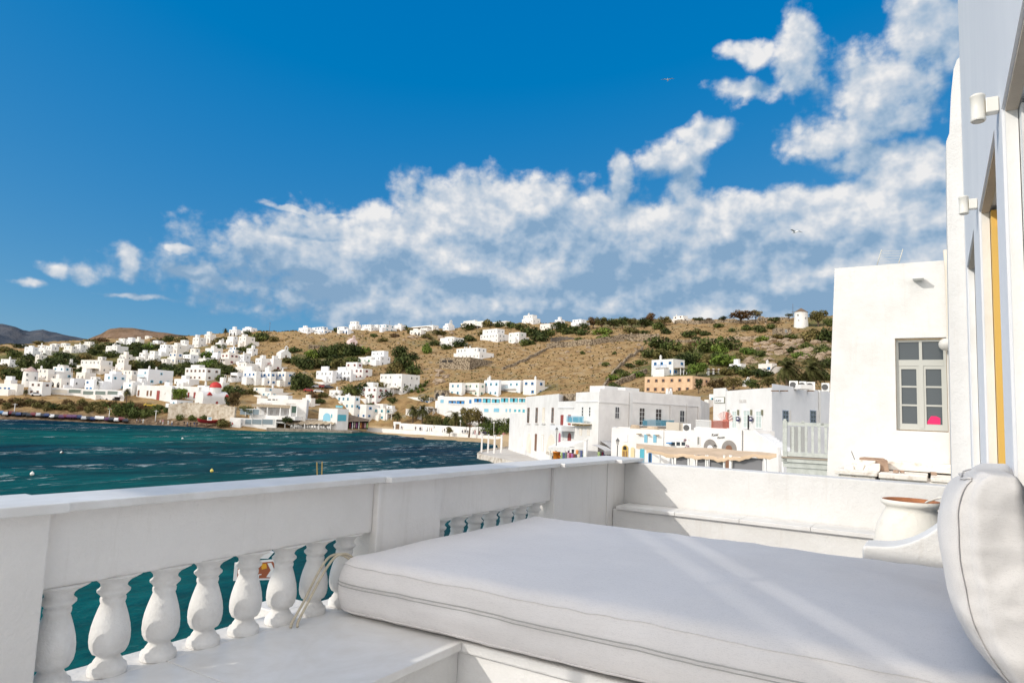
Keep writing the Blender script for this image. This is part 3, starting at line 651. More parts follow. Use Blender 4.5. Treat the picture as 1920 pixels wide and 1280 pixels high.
def cube_walls(mb, x0, x1, y0, y1, z0, z1, rim=.28, dep=.35, mi=0, mr=1):
    mb.add([(x0, y0, z0), (x1, y0, z0), (x1, y1, z0), (x0, y1, z0), (x0, y0, z1), (x1, y0, z1), (x1, y1, z1), (x0, y1, z1)], [(0, 1, 5, 4), (1, 2, 6, 5), (2, 3, 7, 6), (3, 0, 4, 7)], mi)
    r = min(rim, .3*min(x1-x0, y1-y0)); i = [(x0+r, y0+r), (x1-r, y0+r), (x1-r, y1-r), (x0+r, y1-r)]
    o = [(x0, y0), (x1, y0), (x1, y1), (x0, y1)]
    vs = [(*p, z1) for p in o]+[(*p, z1) for p in i]+[(*p, z1-dep) for p in i]
    mb.add(vs, [(k, (k+1) % 4, (k+1) % 4+4, k+4) for k in range(4)]+[(k+4, (k+1) % 4+4, (k+1) % 4+8, k+8) for k in range(4)], mi)
    mb.add(vs[8:], [(0, 1, 2, 3)], mr)
HOUSES = []
def house(xl, xr, yb, yt, fl, st, wc, label, th=None, wm=None, nl=None, nr=None, cat='house'):
    """xl..xr, yt..yb: where the house stands and how tall; fl: share of the width taken by the sea-facing wall."""
    P = GND((xl+xr)/2, yb); d = depth(P); s = d/F
    az_ = atan2(-P[0], P[1]); azd = math.degrees(az_)
    if th is None: th = 34 if azd > 45 else (40 if azd > 30 else 48)
    t = radians(th)
    # near corner: on the bearing xl + fl*(xr-xl), at depth d
    xc = xl+fl*(xr-xl); C0 = at(xc, yb, d); C0[2] = P[2]
    a2 = atan2(-C0[0], C0[1])
    wl, wr = max(fl*(xr-xl), .5)*s, max((1-fl)*(xr-xl), .5)*s
    a, b = max(wr/cos(t), 1.2), max(wl/sin(t), 1.2)
    if fl < .02: b = max(a*.7, 4)
    if fl > .98: a = max(b*.7, 4)
    a = min(a, 30); b = min(b, 34)
    h = (yb-yt)*s
    root = empty('house', tuple(C0), a2+t, label, cat, 'whitewashed houses of the hillside town')
    r_ = random.Random(int(xl*7+yb*13)); m = wm or r_.choice((white, white, white2, creamw2))
    if wc == 'd' and r_.random() < .3: wc = r_.choice('blndd')
    mb = MB(); up = 'u' in st; h1 = h*.62 if up else h
    cube_walls(mb, 0, a, 0, b, -4, h1)
    root_wall = mb.build('wall', [m, roofm], root)
    tops = [(0, a, 0, b, 0, h1)]
    if up:
        q = .45; x0, x1, y0, y1 = (a*(1-q)-.02, a-.02, b*.15, b-.02) if 'ur' in st else ((.02, a*.55, b*.35, b-.02) if 'ul' in st else (a*.18, a*.80, b*.18, b-.02))
        mb = MB(); cube_walls(mb, x0, x1, y0, y1, h1-.33, h); mb.build('upper_storey', [m, roofm], root); tops.append((x0, x1, y0, y1, h1, h))
    if wm is None and nl is None and xr-xl > 14:      # small attached volumes give each house its own massing
        if r_.random() < .6: e = r_.uniform(1.6, 3.4); y0 = b*r_.uniform(.0, .4); mb = MB(); cube_walls(mb, -e, -.006, y0+.1, y0+b*r_.uniform(.3, .55), -4, h1*r_.uniform(.32, .6)); mb.build('wing', [m, roofm], root)
        if r_.random() < .55 and 'w' not in st and 'P' not in st: e = r_.uniform(1.6, 4); mb = MB(); cube_walls(mb, a+.006, a+e, b*.1, b*r_.uniform(.5, .95), -4, h1*r_.uniform(.35, .85)); mb.build('wing', [m, roofm], root)
        if r_.random() < .5 and 'u' not in st: x0 = a*r_.uniform(.05, .5); mb = MB(); cube_walls(mb, x0, x0+min(a*.4, 3.5), b*.4, b*r_.uniform(.65, .95), h1-.33, h1+r_.uniform(.9, 2.2)); mb.build('upper_storey', [m, roofm], root)
        if r_.random() < .4 and 'p' not in st and 'A' not in st and 'B' not in st: q0 = MB(); [q0.box(-.9, -.006-.0*k, b*(.25+.05*k), b*(.25+.05*(k+1)), -3, h1*.55*(1-k/9)) for k in range(8)]; q0.build('outside_stairs', m, root)
    if 'w' in st:      # a lower wing on the right end
        mb = MB(); cube_walls(mb, a+.005, a+min(4.5, a*.6), b*.1, b*.85, -4, h1*.62); mb.build('wing', [m, roofm], root)
    if 'v' in st:      # a lower wing in front, on the sea side
        mb = MB(); cube_walls(mb, -min(3.5, a*.5), -.005, b*.15, b*.8, -4, h1*.55); mb.build('wing', [m, roofm], root)
    def place(face, fx, z, me, name):
        if face == 'L': return link(name, me, root, (-.01, b*fx, z), -pi/2)
        return link(name, me, root, (a*fx, -.01, z), 0)
    for (x0, x1, y0, y1, z0, z1) in tops:
        hh = z1-z0; nf = max(1, int(round(hh/3.1)))
        if nf > 3: nf = 3
        for f in range(nf):
            zc = z0+hh*(f+.52)/nf
            sc = min(.82, .27*hh/nf/.62)*r_.uniform(.8, 1.05)
            L_ = y1-y0; R_ = x1-x0
            cl = nl if nl is not None else int(L_/3.0+.3); cr = nr if nr is not None else int(R_/3.2+.2)
            if wl/s > 4:
                for k in range(min(cl, 6)):
                    if r_.random() < .12: continue
                    o = link('window', win_mesh(wc), root, (x0-.01, y0+L_*(k+.5+r_.uniform(-.12, .12))/cl, zc), -pi/2); o.scale = (sc, 1, sc)
            if wr/s > 4:
                for k in range(min(cr, 6)):
                    if r_.random() < .2: continue
                    o = link('window', win_mesh(wc), root, (x0+R_*(k+.5+r_.uniform(-.12, .12))/cr, y0-.01, zc), 0); o.scale = (sc, 1, sc)
    if 'D' in st and wl/s > 6: place('L', .3, .0, door_mesh(wc if wc in 'brngtl' else 'n'), 'door')
    # chimneys
    x0, x1, y0, y1, z0, z1 = tops[-1]
    for k in range(st.count('c')):
        cx, cy = x0+(x1-x0)*r_.uniform(.15, .85), y0+(y1-y0)*r_.uniform(.4, .9); hh = r_.uniform(.9, 1.5)
        mb = MB(); mb.box(cx-.28, cx+.28, cy-.28, cy+.28, z1-.36, z1+hh); mb.box(cx-.36, cx+.36, cy-.36, cy+.36, z1+hh*.72, z1+hh*.8); mb.box(cx-.16, cx+.16, cy-.16, cy+.16, z1+hh, z1+hh+.3)
        mb.build('chimney', white, root)
    if 'p' in st:      # pergola with a cane roof on the sea side
        L_ = b*.8; dp = min(3.2, 3.2); zt = min(2.7, h1*.8)
        mb = MB()
        for k in range(4): mb.box(-dp, -dp+.18, b*.1+L_*k/3-.09, b*.1+L_*k/3+.09, -3, zt)
        mb.build('pergola_post', white, root)
        mb = MB(); mb.box(-dp-.2, -.02, b*.1-.2, b*.1+L_+.2, zt+.003, zt+.16); mb.build('pergola_roof', cane, root)
    if 'P' in st:      # shaded porch on the right face
        dp = 3.0; zt = min(2.7, h1*.8); L_ = a*.8; mb = MB()
        for k in range(4): mb.box(a*.1+L_*k/3-.1, a*.1+L_*k/3+.1, -dp, -dp+.2, -3, zt)
        mb.build('pergola_post', white, root)
        mb = MB(); mb.box(a*.1-.2, a*.1+L_+.2, -dp-.2, -.02, zt+.003, zt+.18); mb.build('pergola_roof', cane, root)
    if 'A' in st:      # arched openings along the sea-facing wall
        n_ = max(2, min(5, int(b/3))); zt = min(2.5, h1*.6)
        for k in range(n_):
            yc = b*(k+.5)/n_; hw_ = min(.85, b/n_*.36)
            pts = [(-hw_, 0), (hw_, 0)]+[(hw_*cos(pi*j/10), zt-hw_+hw_*sin(pi*j/10)) for j in range(11)]
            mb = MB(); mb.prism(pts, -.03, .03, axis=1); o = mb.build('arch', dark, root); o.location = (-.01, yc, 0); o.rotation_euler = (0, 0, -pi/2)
    if 'B' in st:      # balcony on the sea-facing wall
        zt = h1*.5; mb = MB(); mb.box(-1.1, -.003, b*.2, b*.8, zt-.12, zt); o_ = mb.build('balcony', white, root)
        mb = MB(); mb.box(-1.1, -1.04, b*.2, b*.8, zt+.85, zt+.95)
        for k in range(12): y_ = b*.2+b*.6*k/11; mb.box(-1.1, -1.04, y_-.025, y_+.025, zt, zt+.85)
        mb.build('railing', SHUT[wc] if wc in 'btlr' else trim, o_)
    if 'T' in st:      # garden terrace wall in front
        mb = MB(); mb.box(-5, -4.6, -1, b+1, -5, .35); mb.box(-4.6, a*.8, -1.4, -1.0, -5, .35); mb.build('terrace_wall', white, root)
    HOUSES.append(root); return root

HL = [
 # far left waterfront
 (0, 41, 740, 719, .75, 'c', 'b', 'low long white house at the far left behind the low dark awnings'),
 (56, 92, 742, 715, .60, '', 'd', 'white house with a crenellated row of pillars right of the left windmill'),
 (68, 106, 714, 691, .55, 'uc', 'd', 'stepped white house immediately behind the left windmill'),
 (96, 131, 728, 709, .5, 'A', 'd', 'white house with paired arched windows above the long glazed restaurant'),
 (84, 131, 712, 686, .45, 'uur c', 'd', 'tall cubic house with a roof tower, second row behind the left windmill'),
 (131, 160, 729, 709, .2, '', 'd', 'bluish shaded flat-roofed block left of the palm in the left town'),
 (160, 178, 735, 711, .8, 'D', 'b', 'narrow white house with a pale blue door beside the left palm'),
 (144, 176, 716, 698, .45, 'c', 'd', 'white house with dark square windows above the left palm'),
 (195, 231, 733, 700, .35, 'v', 'l', 'tall white house with a single blue window on its shaded wall'),
 (231, 250, 742, 716, .8, 'c', 'l', 'narrow house squeezed between the tall blue-window house and the red-door mansion'),
 (148, 220, 702, 674, .55, 'pu', 'd', 'large spreading white villa with a shaded veranda above the left town'),
 (217, 243, 700, 671, .55, 'ucc', 'd', 'slim white house with two chimneys right of the spreading villa'),
 (228, 264, 718, 694, .5, 'u', 'd', 'low stepped white house left of the blue-balcony block'),
 (66, 84, 684, 664, .3, 'c', 'd', 'small tower-like house among dark shrubs on the left slope'),
 (0, 34, 690, 672, .5, 'uc', 'd', 'low villa with a tall chimney at the left picture edge'),
 (47, 69, 669, 650, .6, 'w', 'd', 'lowest house of the left hilltop row'),
 (70, 91, 664, 646, .6, 'uc', 'd', 'second house of the left hilltop row, with an upper cube'),
 (86, 107, 666, 648, .45, 'P', 'd', 'third house of the left hilltop row, with a porch on its shaded side'),
 (121, 142, 662, 648, .6, 'w', 'd', 'house with long dark veranda right of the left hilltop row'),
 (140, 160, 661, 645, .5, 'c', 'd', 'bright cube house on the left ridge beside the long veranda'),
 (157, 179, 652, 640, .5, 'u', 'd', 'two-level house highest on the left ridge'),
 (98, 112, 651, 643, .5, '', 'd', 'tiny house on the crest, left of two under the far hill'),
 (115, 130, 652, 643, .5, '', 'd', 'tiny house on the crest, right of two under the far hill'),
 (34, 48, 652, 645, .6, '', 'd', 'small isolated white house under the blue far hill'),
 (200, 237, 664, 648, .5, 'wc', 'd', 'isolated wide white villa in greenery below the brown hill'),
 (223, 242, 647, 634, .5, '', 'd', 'left house of the trio in front of the brown hill'),
 (238, 256, 645, 632, .5, 'u', 'd', 'middle house of the trio in front of the brown hill'),
 (254, 269, 646, 634, .4, '', 'd', 'right house of the trio in front of the brown hill'),
 (273, 285, 628, 622, .5, '', 'd', 'tiny white house on the flank of the brown hill'),
 (287, 305, 645, 638, .5, '', 'd', 'small low house on the saddle right of the brown hill'),
 (94, 105, 689, 681, .5, '', 'd', 'little white shed half hidden in shrubs on the left slope'),
 (126, 142, 688, 680, .5, '', 'd', 'little low house among shrubs above the spreading villa'),
 (184, 198, 676, 668, .5, '', 'd', 'small flat house just above the spreading villa'),
 (10, 30, 722, 705, .6, 'u', 'd', 'white house among dark shrubs at the far left, above the low long house'),
 (40, 58, 702, 690, .5, '', 'd', 'small block peeping over the left windmill cap'),
 (108, 126, 699, 684, .5, '', 'd', 'small upper block on the slope left of the spreading villa'),
 (168, 190, 722, 706, .5, 'u', 'd', 'stepped white house behind the narrow pale blue door house'),
 (205, 226, 712, 695, .5, 'c', 'd', 'white house in the second row above the tall blue-window house'),
 (178, 200, 748, 730, .7, '', 'd', 'white block directly behind the arched waterfront restaurant'),
 (240, 262, 733, 714, .55, 'u', 'd', 'white house behind the narrow squeezed house'),
 (300, 330, 742, 722, .55, 'w', 'd', 'long white house just above the round leafy tree'),
 (370, 395, 742, 722, .5, 'c', 'd', 'white house straight behind the red church dome'),
 (404, 428, 735, 716, .5, '', 'd', 'white house up the slope right of the red church dome'),
 (226, 246, 678, 664, .5, '', 'd', 'little house between the slim two-chimney house and the stepped cluster'),
 (300, 322, 690, 672, .5, 'u', 'd', 'lower left house under the stepped cluster'),
 (372, 396, 688, 671, .5, 'c', 'd', 'lower right house under the stepped cluster'),
 (396, 418, 676, 660, .5, 'u', 'd', 'white house left of the small red windows house'),
 (404, 424, 656, 642, .5, '', 'd', 'white cube just left of the tiny pointed chapel'),
 (462, 482, 668, 652, .5, '', 'd', 'white cube on the slope below the square knoll house'),
 (432, 456, 716, 698, .5, 'p', 'd', 'white house with a porch left of the blue-balcony row'),
 (566, 590, 762, 746, .7, '', 'd', 'white block between the corner restaurant and the long plain building'),
 (640, 664, 760, 744, .6, 'c', 'd', 'white block left of the red-shuttered stair house'),
 (722, 744, 778, 758, .6, 'u', 'd', 'white cube behind the turquoise-shuttered beach house'),
 (760, 786, 782, 765, .6, '', 'd', 'white house half hidden by the tall palms'),
 (786, 812, 778, 762, .6, 'P', 'd', 'low white house behind the palms with a porch'),
 (632, 652, 625, 612, .6, '', 'd', 'small ridge house just left of the white tower house'),
 (700, 714, 618, 608, .6, '', 'd', 'small ridge house between the spread-out house and the bluish house'),
 (830, 848, 620, 610, .6, '', 'd', 'low annex on the ridge beside the pointed ridge chapel'),
 # terraced cluster in the middle left
 (261, 281, 679, 660, .5, 'w', 'd', 'leftmost pale house of the stepped cluster'),
 (278, 299, 679, 657, .5, 'u', 'd', 'second house from the left in the stepped cluster'),
 (297, 324, 668, 645, .5, 'uc', 'd', 'tall house at the upper left corner of the stepped cluster'),
 (320, 348, 667, 646, .4, '', 'd', 'long bluish-shaded house in the upper row of the stepped cluster'),
 (338, 362, 657, 635, .5, 'uul', 'd', 'house at the top of the stepped cluster below the crest'),
 (361, 384, 652, 632, .45, '', 'd', 'white house on the crest of the stepped cluster'),
 (383, 403, 644, 626, .5, 'c', 'd', 'topmost cube house of the stepped cluster'),
 (314, 346, 683, 661, .45, 'u', 'd', 'broad house at the foot of the stepped cluster'),
 (343, 370, 683, 664, .5, 'p', 'd', 'house with a pergola at the foot of the stepped cluster'),
 (356, 385, 674, 653, .5, 'uul', 'd', 'bright house in the centre of the stepped cluster'),
 (385, 416, 667, 652, .5, 'w', 'd', 'long low house right of the stepped cluster'),
 (430, 451, 630, 617, .6, 'A', 'd', 'arched house on the knoll beside the hilltop palm'),
 (455, 481, 623, 614, .6, '', 'd', 'flat white house at the top right of the knoll'),
 (424, 449, 647, 629, .5, 'u', 'd', 'two-cube house below the hilltop palm'),
 (447, 476, 651, 630, .45, 'w', 'd', 'square white house right under the knoll'),
 (428, 454, 664, 650, .5, 'uc', 'd', 'small stepped house between the knoll and the red-shutter house'),
 (414, 446, 684, 661, .45, 'p', 'r', 'white house with small red windows and a porch'),
 (445, 468, 684, 664, .5, 'c', 'd', 'cube house right of the small red windows house'),
 (440, 484, 701, 679, .45, 'uc', 'd', 'stepped house directly above the blue-balcony row'),
 (478, 503, 695, 671, .45, 'c', 'd', 'left of two tall cubes above the blue-balcony row'),
 (502, 526, 695, 672, .4, 'cB', 'r', 'right of two tall cubes above the blue-balcony row, with a reddish balcony'),
 (455, 487, 722, 695, .75, 'B', 'b', 'left house of the blue-balcony row'),
 (485, 516, 723, 696, .7, 'B', 'b', 'middle house of the blue-balcony row'),
 (513, 551, 725, 696, .55, 'Bc', 'b', 'right house of the blue-balcony row'),
 (348, 410, 714, 689, .6, 'w', 'n', 'wide villa with brown windows above the red-domed church'),
 (328, 371, 725, 710, .6, 'c', 'd', 'low white house behind the round tree'),
 (258, 319, 723, 692, .3, 'ccB', 'l', 'large bluish block with two chimneys and a blue balcony'),
 (475, 568, 748, 727, .35, 'uul c', 'l', 'long blue-shaded house above the corner restaurant'),
 # slope above the beach
 (592, 630, 718, 694, .8, 'T', 'd', 'white house with a grilled window left of the arched loggia'),
 (628, 660, 716, 693, .9, 'A', 'd', 'pale loggia with dark arches beside the three-storey house'),
 (647, 697, 710, 678, .65, 'uul T', 'r', 'three-storey white house with reddish doors on the slope'),
 (671, 706, 684, 668, .7, '', 'g', 'white house with bright green shutters'),
 (685, 731, 685, 655, .6, 'uur', 'd', 'white house crowned by a plain box above the green shutters'),
 (667, 729, 762, 725, .6, 'cDw', 'r', 'white house with red shutters and an outside staircase'),
 (571, 674, 767, 741, .9, '', 'd', 'long plain white building with tiny round windows behind the tavernas'),
 (617, 648, 746, 731, .6, 'c', 'd', 'small pale block on top of the long plain building'),
 (602, 718, 786, 757, .72, '', 'd', 'white building with round holes, half shaded, behind the blue shutter bar'),
 (710, 786, 740, 700, .55, 'p', 'd', 'long sprawling white house with a glazed roof terrace beside the agaves'),
 (741, 816, 763, 744, .85, '', 'd', 'long low white building behind the pair of palms'),
 (688, 754, 789, 765, .5, 'P', 't', 'low white beach house with turquoise shutters and a dark porch'),
 (815, 843, 773, 751, .7, 'P', 'l', 'small white porch house at the left end of the hotel'),
 (905, 958, 792, 773, .3, 'c', 'l', 'bluish low houses behind the hedge at the beach wall'),
 (848, 926, 674, 649, .65, 'uccc', 'd', 'white villa with three chimneys on a walled stone platform'),
 # ridge
 (560, 583, 625, 613, .7, 'c', 'd', 'left half of the pale pair on the bare ridge'),
 (582, 621, 626, 611, .65, 'u', 'd', 'right half of the pale pair on the bare ridge'),
 (637, 658, 627, 616, .7, 'A', 'd', 'arched house on the ridge beneath the white tower house'),
 (654, 677, 618, 601, .6, 'u', 'd', 'white tower house standing tallest on the middle ridge'),
 (676, 708, 621, 608, .6, 'wu', 'd', 'spread-out ridge house right of the tower house'),
 (711, 739, 621, 608, .4, '', 'l', 'bluish ridge house fourth along the middle ridge'),
 (739, 760, 620, 608, .6, 'c', 'd', 'small ridge house between two dark bushes'),
 (770, 822, 620, 609, .8, 'p', 'd', 'very long low ridge house with a dark veranda'),
 (768, 794, 630, 618, .8, 'A', 'd', 'pavilion with white pillars just below the long ridge house'),
 (862, 916, 617, 600, .8, 'pcc', 'd', 'long ridge hotel with a balustraded terrace right of the ridge chapel'),
 (921, 956, 613, 600, .8, '', 'd', 'flat house on the ridge right of the ridge hotel'),
 (824, 869, 650, 631, .6, 'w', 'd', 'white house set in shrubs below the ridge chapel'),
 (899, 956, 642, 614, .6, 'uw', 'd', 'large white villa stepping down below the ridge hotel'),
 (953, 986, 643, 622, .6, 'w', 'm', 'pale green-tinted terrace house right of the large villa'),
 (978, 1013, 608, 589, .6, 'ucc', 'd', 'white castle-like house at the highest point of the ridge'),
 (1012, 1043, 619, 606, .6, '', 'd', 'white house half sunk in bushes under the castle-like house'),
 (1040, 1059, 609, 598, .6, '', 'd', 'bare white cube on the ridge left of the tree belt'),
 (1070, 1106, 612, 597, .55, 'u', 'd', 'two-level ridge house at the left end of the tree belt'),
 (1260, 1296, 604, 590, .6, 'uc', 'd', 'low white house with a stepped roof on the right ridge'),
 # right slope
 (1368, 1398, 696, 681, .72, '', 'b', 'small white house with blue shutters, left of the twin cottages'),
 (1423, 1456, 700, 680, .72, 'c', 'b', 'small white house with two blue windows, right of the twin cottages'),
 (1330, 1360, 760, 738, .6, '', 't', 'little white house with a turquoise shutter behind the shell railing'),
]
for q in HL: house(*q)
# two-tone villa with blue shutters, and the apricot building under it
house(1221, 1283, 704, 672, .66, 'cBP', 'b', 'white villa with royal blue shutters and arches above the apricot building')
house(1205, 1331, 737, 703, .74, '', 'n', 'apricot coloured building with brown shutters on the right slope', wm=weathered('apricot_wall', (.66, .47, .30), (.55, .37, .23), .5, space='pos'), nl=6, nr=2, th=52)

# ------------------------------------------------------------------ hotel above the beach: white blocks and a long recessed front
house(841, 872, 742, 716, .78, '', 'l', 'leftmost upper block of the beach hotel, with two arched windows', nl=2)
house(867, 909, 744, 717, .72, 'B', 'm', 'upper block of the beach hotel with mint railings', nl=3)
house(906, 939, 744, 711, .85, 'cc', 'l', 'tallest upper block of the beach hotel under the paired chimneys', nl=3)
house(936, 982, 744, 712, .85, 'B', 'l', 'upper block of the beach hotel with a pale blue balcony', nl=3)
house(980, 1021, 741, 710, .6, 'cw', 'd', 'rightmost upper block of the beach hotel beside the bare slope', nl=2)

class Face:
    """a vertical wall plane through two ground points; places things by their bearing in the picture, always on the real plane"""
    def __init__(s, A, B):
        s.A = np.array(A, float); s.B = np.array(B, float); t = s.B[:2]-s.A[:2]; s.len = np.linalg.norm(t); s.t = t/s.len
        n = np.array([s.t[1], -s.t[0]]); s.n = n if n @ (CP[:2]-s.A[:2]) > 0 else -n; s.rz = atan2(s.t[1], s.t[0])
    def uz(s, px, py):
        d = ray(px, py); k = ((s.A[:2]-CP[:2]) @ s.n)/(d[:2] @ s.n); P = CP+d*k; return float((P[:2]-s.A[:2]) @ s.t), float(P[2])
    def box(s, mb, u0, u1, z0, z1, o0, o1, mi=0, org=(0, 0, 0)):
        vs = []
        for z in (z0, z1):
            for o in (o0, o1):
                for u in (u0, u1):
                    p = s.A[:2]+s.t*u+s.n*o; vs.append((p[0]-org[0], p[1]-org[1], z-org[2]))
        mb.add(vs, [(0, 2, 3, 1), (4, 5, 7, 6), (0, 1, 5, 4), (2, 6, 7, 3), (0, 4, 6, 2), (1, 3, 7, 5)], mi)
    def pbox(s, mb, x0, y0, x1, y1, o0, o1, mi=0, org=(0, 0, 0)):
        u0, za = s.uz(x0, (y0+y1)/2); u1, zb = s.uz(x1, (y0+y1)/2); m = (x0+x1)/2
        s.box(mb, u0, u1, s.uz(m, y1)[1], s.uz(m, y0)[1], o0, o1, mi, org); return (u0, u1, s.uz(m, y1)[1], s.uz(m, y0)[1])
    def arch(s, mb, u0, u1, z0, z1, o0, o1, mi=0, org=(0, 0, 0), n=12):
        c, r = (u0+u1)/2, abs(u1-u0)/2; zs = z1-r
        pts = [(u0, z0), (u1, z0)]+[(c+(r if u1 > u0 else -r)*cos(pi*k/n), zs+r*sin(pi*k/n)) for k in range(n+1)]
        m = len(pts); vs = []
        for o in (o0, o1):
            for u, z in pts:
                p = s.A[:2]+s.t*u+s.n*o; vs.append((p[0]-org[0], p[1]-org[1], z-org[2]))
        mb.add(vs, [tuple(range(m)), tuple(range(2*m-1, m-1, -1))]+[(i, (i+1) % m, (i+1) % m+m, i+m) for i in range(m)], mi)
def fpart(root, name, face, specs, mats, parent=None):
    """specs: pixel boxes (x0, y0, x1, y1, out0, out1[, material index]) on the face, one mesh"""
    mb = MB()
    for q in specs: face.pbox(mb, *q[:4], q[4], q[5], q[6] if len(q) > 6 else 0, tuple(root.location))
    return mb.build(name, mats, parent or root)
def fwin(root, face, x0, y0, x1, y1, fr=trim, gl=None, shutters=None, name='window', bars=(1, 1), fw_=.09, parent=None):
    o = tuple(root.location); mb = MB()
    u0, u1, z0, z1 = (lambda a, b, c, d: (a[0], b[0], c, d))(face.uz(x0, (y0+y1)/2), face.uz(x1, (y0+y1)/2), face.uz((x0+x1)/2, y1)[1], face.uz((x0+x1)/2, y0)[1])
    if u0 > u1: u0, u1 = u1, u0
    face.box(mb, u0, u1, z0, z0+fw_, .01, .07, 1, o); face.box(mb, u0, u1, z1-fw_, z1, .01, .07, 1, o)
    face.box(mb, u0, u0+fw_, z0+fw_, z1-fw_, .01, .07, 1, o); face.box(mb, u1-fw_, u1, z0+fw_, z1-fw_, .01, .07, 1, o)
    for k in range(1, bars[0]+1):
        c = u0+(u1-u0)*k/(bars[0]+1); face.box(mb, c-.035, c+.035, z0+fw_, z1-fw_, .012, .06, 1, o)
    for k in range(1, bars[1]+1):
        c = z0+(z1-z0)*k/(bars[1]+1); face.box(mb, u0+fw_, u1-fw_, c-.03, c+.03, .014, .055, 1, o)
    f = mb.build(name, [glass, fr], parent or root)
    mb = MB(); face.box(mb, u0+.02, u1-.02, z0+.02, z1-.02, .005, .03, 0, o); mb.build('pane', gl or glass, f)
    if shutters is not None:
        mb = MB(); w_ = (u1-u0)*.5
        face.box(mb, u0-w_, u0-.02, z0, z1, .01, .09, 0, o); face.box(mb, u1+.02, u1+w_, z0, z1, .01, .09, 0, o); mb.build('shutter', shutters, f)
    return f
def poly_building(name, pts, ztop, label, cat, m, zb=-8, rim=.3, group=None):
    """pts: ground points (world x, y), anticlockwise or not; walls with a parapet and a sunken flat roof"""
    root = empty(name, (pts[0][0], pts[0][1], zb), 0, label, cat, group)
    P = [Vector((p[0]-pts[0][0], p[1]-pts[0][1])) for p in pts]; n = len(P); c = sum(P, Vector((0, 0)))/n
    I = [p+(c-p).normalized()*rim*1.4 for p in P]; zt = ztop-zb
    vs = [(*p, 0) for p in P]+[(*p, zt) for p in P]+[(*p, zt) for p in I]+[(*p, zt-.4) for p in I]
    mb = MB(); mb.add(vs, [(i, (i+1) % n, (i+1) % n+n, i+n) for i in range(n)]+[(i+n, (i+1) % n+n, (i+1) % n+2*n, i+2*n) for i in range(n)]+[(i+2*n, (i+1) % n+2*n, (i+1) % n+3*n, i+3*n) for i in range(n)], 0)
    mb.add(vs[3*n:], [tuple(range(n))], 1); mb.build('wall', [m, roofm], root); return root
def G2(px, d): p = at(px, 800, d); return np.array([p[0], p[1], 0])
def text(body, face, x0, y0, size_px, m, root, out=.02, parent=None, shear=0, rot=0, ext=.015):
    u, z = face.uz(x0, y0); cu = bpy.data.curves.new('lettering', 'FONT'); cu.body = body; cu.extrude = ext; cu.shear = shear
    p = face.A[:2]+face.t*u+face.n*out; d = depth((p[0], p[1], z)); cu.size = size_px*d/F; cu.materials.append(m)
    tmp = bpy.data.objects.new('tmp_lettering', cu); COL.objects.link(tmp); dg = bpy.context.evaluated_depsgraph_get()
    me = bpy.data.meshes.new_from_object(tmp.evaluated_get(dg)); bpy.data.objects.remove(tmp); me.name = 'lettering'
    if not me.materials: me.materials.append(m)
    o = bpy.data.objects.new('lettering', me); COL.objects.link(o); o.parent = parent or root
    par = root.location if parent is None else root.location
    ex = Vector((*face.t, 0)); 
    if ray(x0+5, y0) is not None and (rv @ np.array([face.t[0], face.t[1], 0])) < 0: ex = -ex
    ez = Vector((0, 0, 1)); nn = Vector((*face.n, 0))
    if rot: ex, ez = ex*cos(rot)+ez*sin(rot), ez*cos(rot)-ex*sin(rot)
    o.matrix_local = Matrix(((ex.x, ez.x, nn.x, p[0]-par.x), (ex.y, ez.y, nn.y, p[1]-par.y), (ex.z, ez.z, nn.z, z-par.z), (0, 0, 0, 1)))
    return o
# long lower front of the hotel
hA, hB = G2(818, 262), G2(992, 226)
hb = poly_building('beach_hotel', [hA[:2], hB[:2], G2(1010, 262)[:2], G2(860, 285)[:2]], at(905, 744, 244)[2], 'long white two-storey beach hotel with blue balcony doors in a row', 'hotel', white, zb=-6)
hf = Face(hA, hB)
for x0, y0, x1, y1 in ((841, 751, 855, 759), (856, 751, 871, 760), (889, 747, 903, 757), (905, 747, 920, 758), (922, 748, 937, 758), (939, 746, 953, 757), (956, 746, 971, 757), (973, 747, 985, 757)):
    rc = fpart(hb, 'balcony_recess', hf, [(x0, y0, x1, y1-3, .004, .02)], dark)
    fpart(hb, 'shutter', hf, [(x0+(x1-x0)*.62, y0+1, x0+(x1-x0)*.95, y1-3, .024, .08), (x0+(x1-x0)*.05, y0+1, x0+(x1-x0)*.4, y1-3, .024, .08)], SHUT['b' if x0 < 900 else 't'], rc)
    fpart(hb, 'railing', hf, [(x0, y1-3.2, x1, y1-2.3, .1, .16)]+[(x0+(x1-x0)*k/5-.5, y1-2.3, x0+(x1-x0)*k/5+.5, y1, .1, .14) for k in range(6)], trim, rc)
for x0, y0, x1, y1, c in ((826, 749, 832, 755, 'l'), (880, 749, 884, 756, 'b'), (908, 766, 916, 772, 'l'), (926, 765, 936, 772, 'l'), (948, 766, 951, 772, 'l'), (955, 766, 958, 772, 'l'), (964, 767, 968, 772, 't'), (972, 767, 976, 772, 't'), (980, 767, 984, 773, 't')):
    fwin(hb, hf, x0, y0, x1, y1, shutters=None, fr=SHUT[c], gl=SHUT[c])
# stone arches at the hotel's left corner
al = Face(G2(814, 268), G2(838, 262)); ar = empty('stone_arcade', tuple(al.A), 0, 'rough stone wall with two arched openings at the left end of the hotel', 'arcade'); ar.location.z = -4
mb = MB(); al.pbox(mb, 814, 731, 838, 748, -1.2, 0, 0, tuple(ar.location)); mb.build('wall', stone, ar)
for x0, x1 in ((816.5, 824), (826.5, 835)):
    mb = MB(); u0, z0 = al.uz(x0, 747); u1, z1 = al.uz(x1, 736); al.arch(mb, u0, u1, z0, z1, .005, .05, 0, tuple(ar.location)); mb.build('arch', dark, ar)
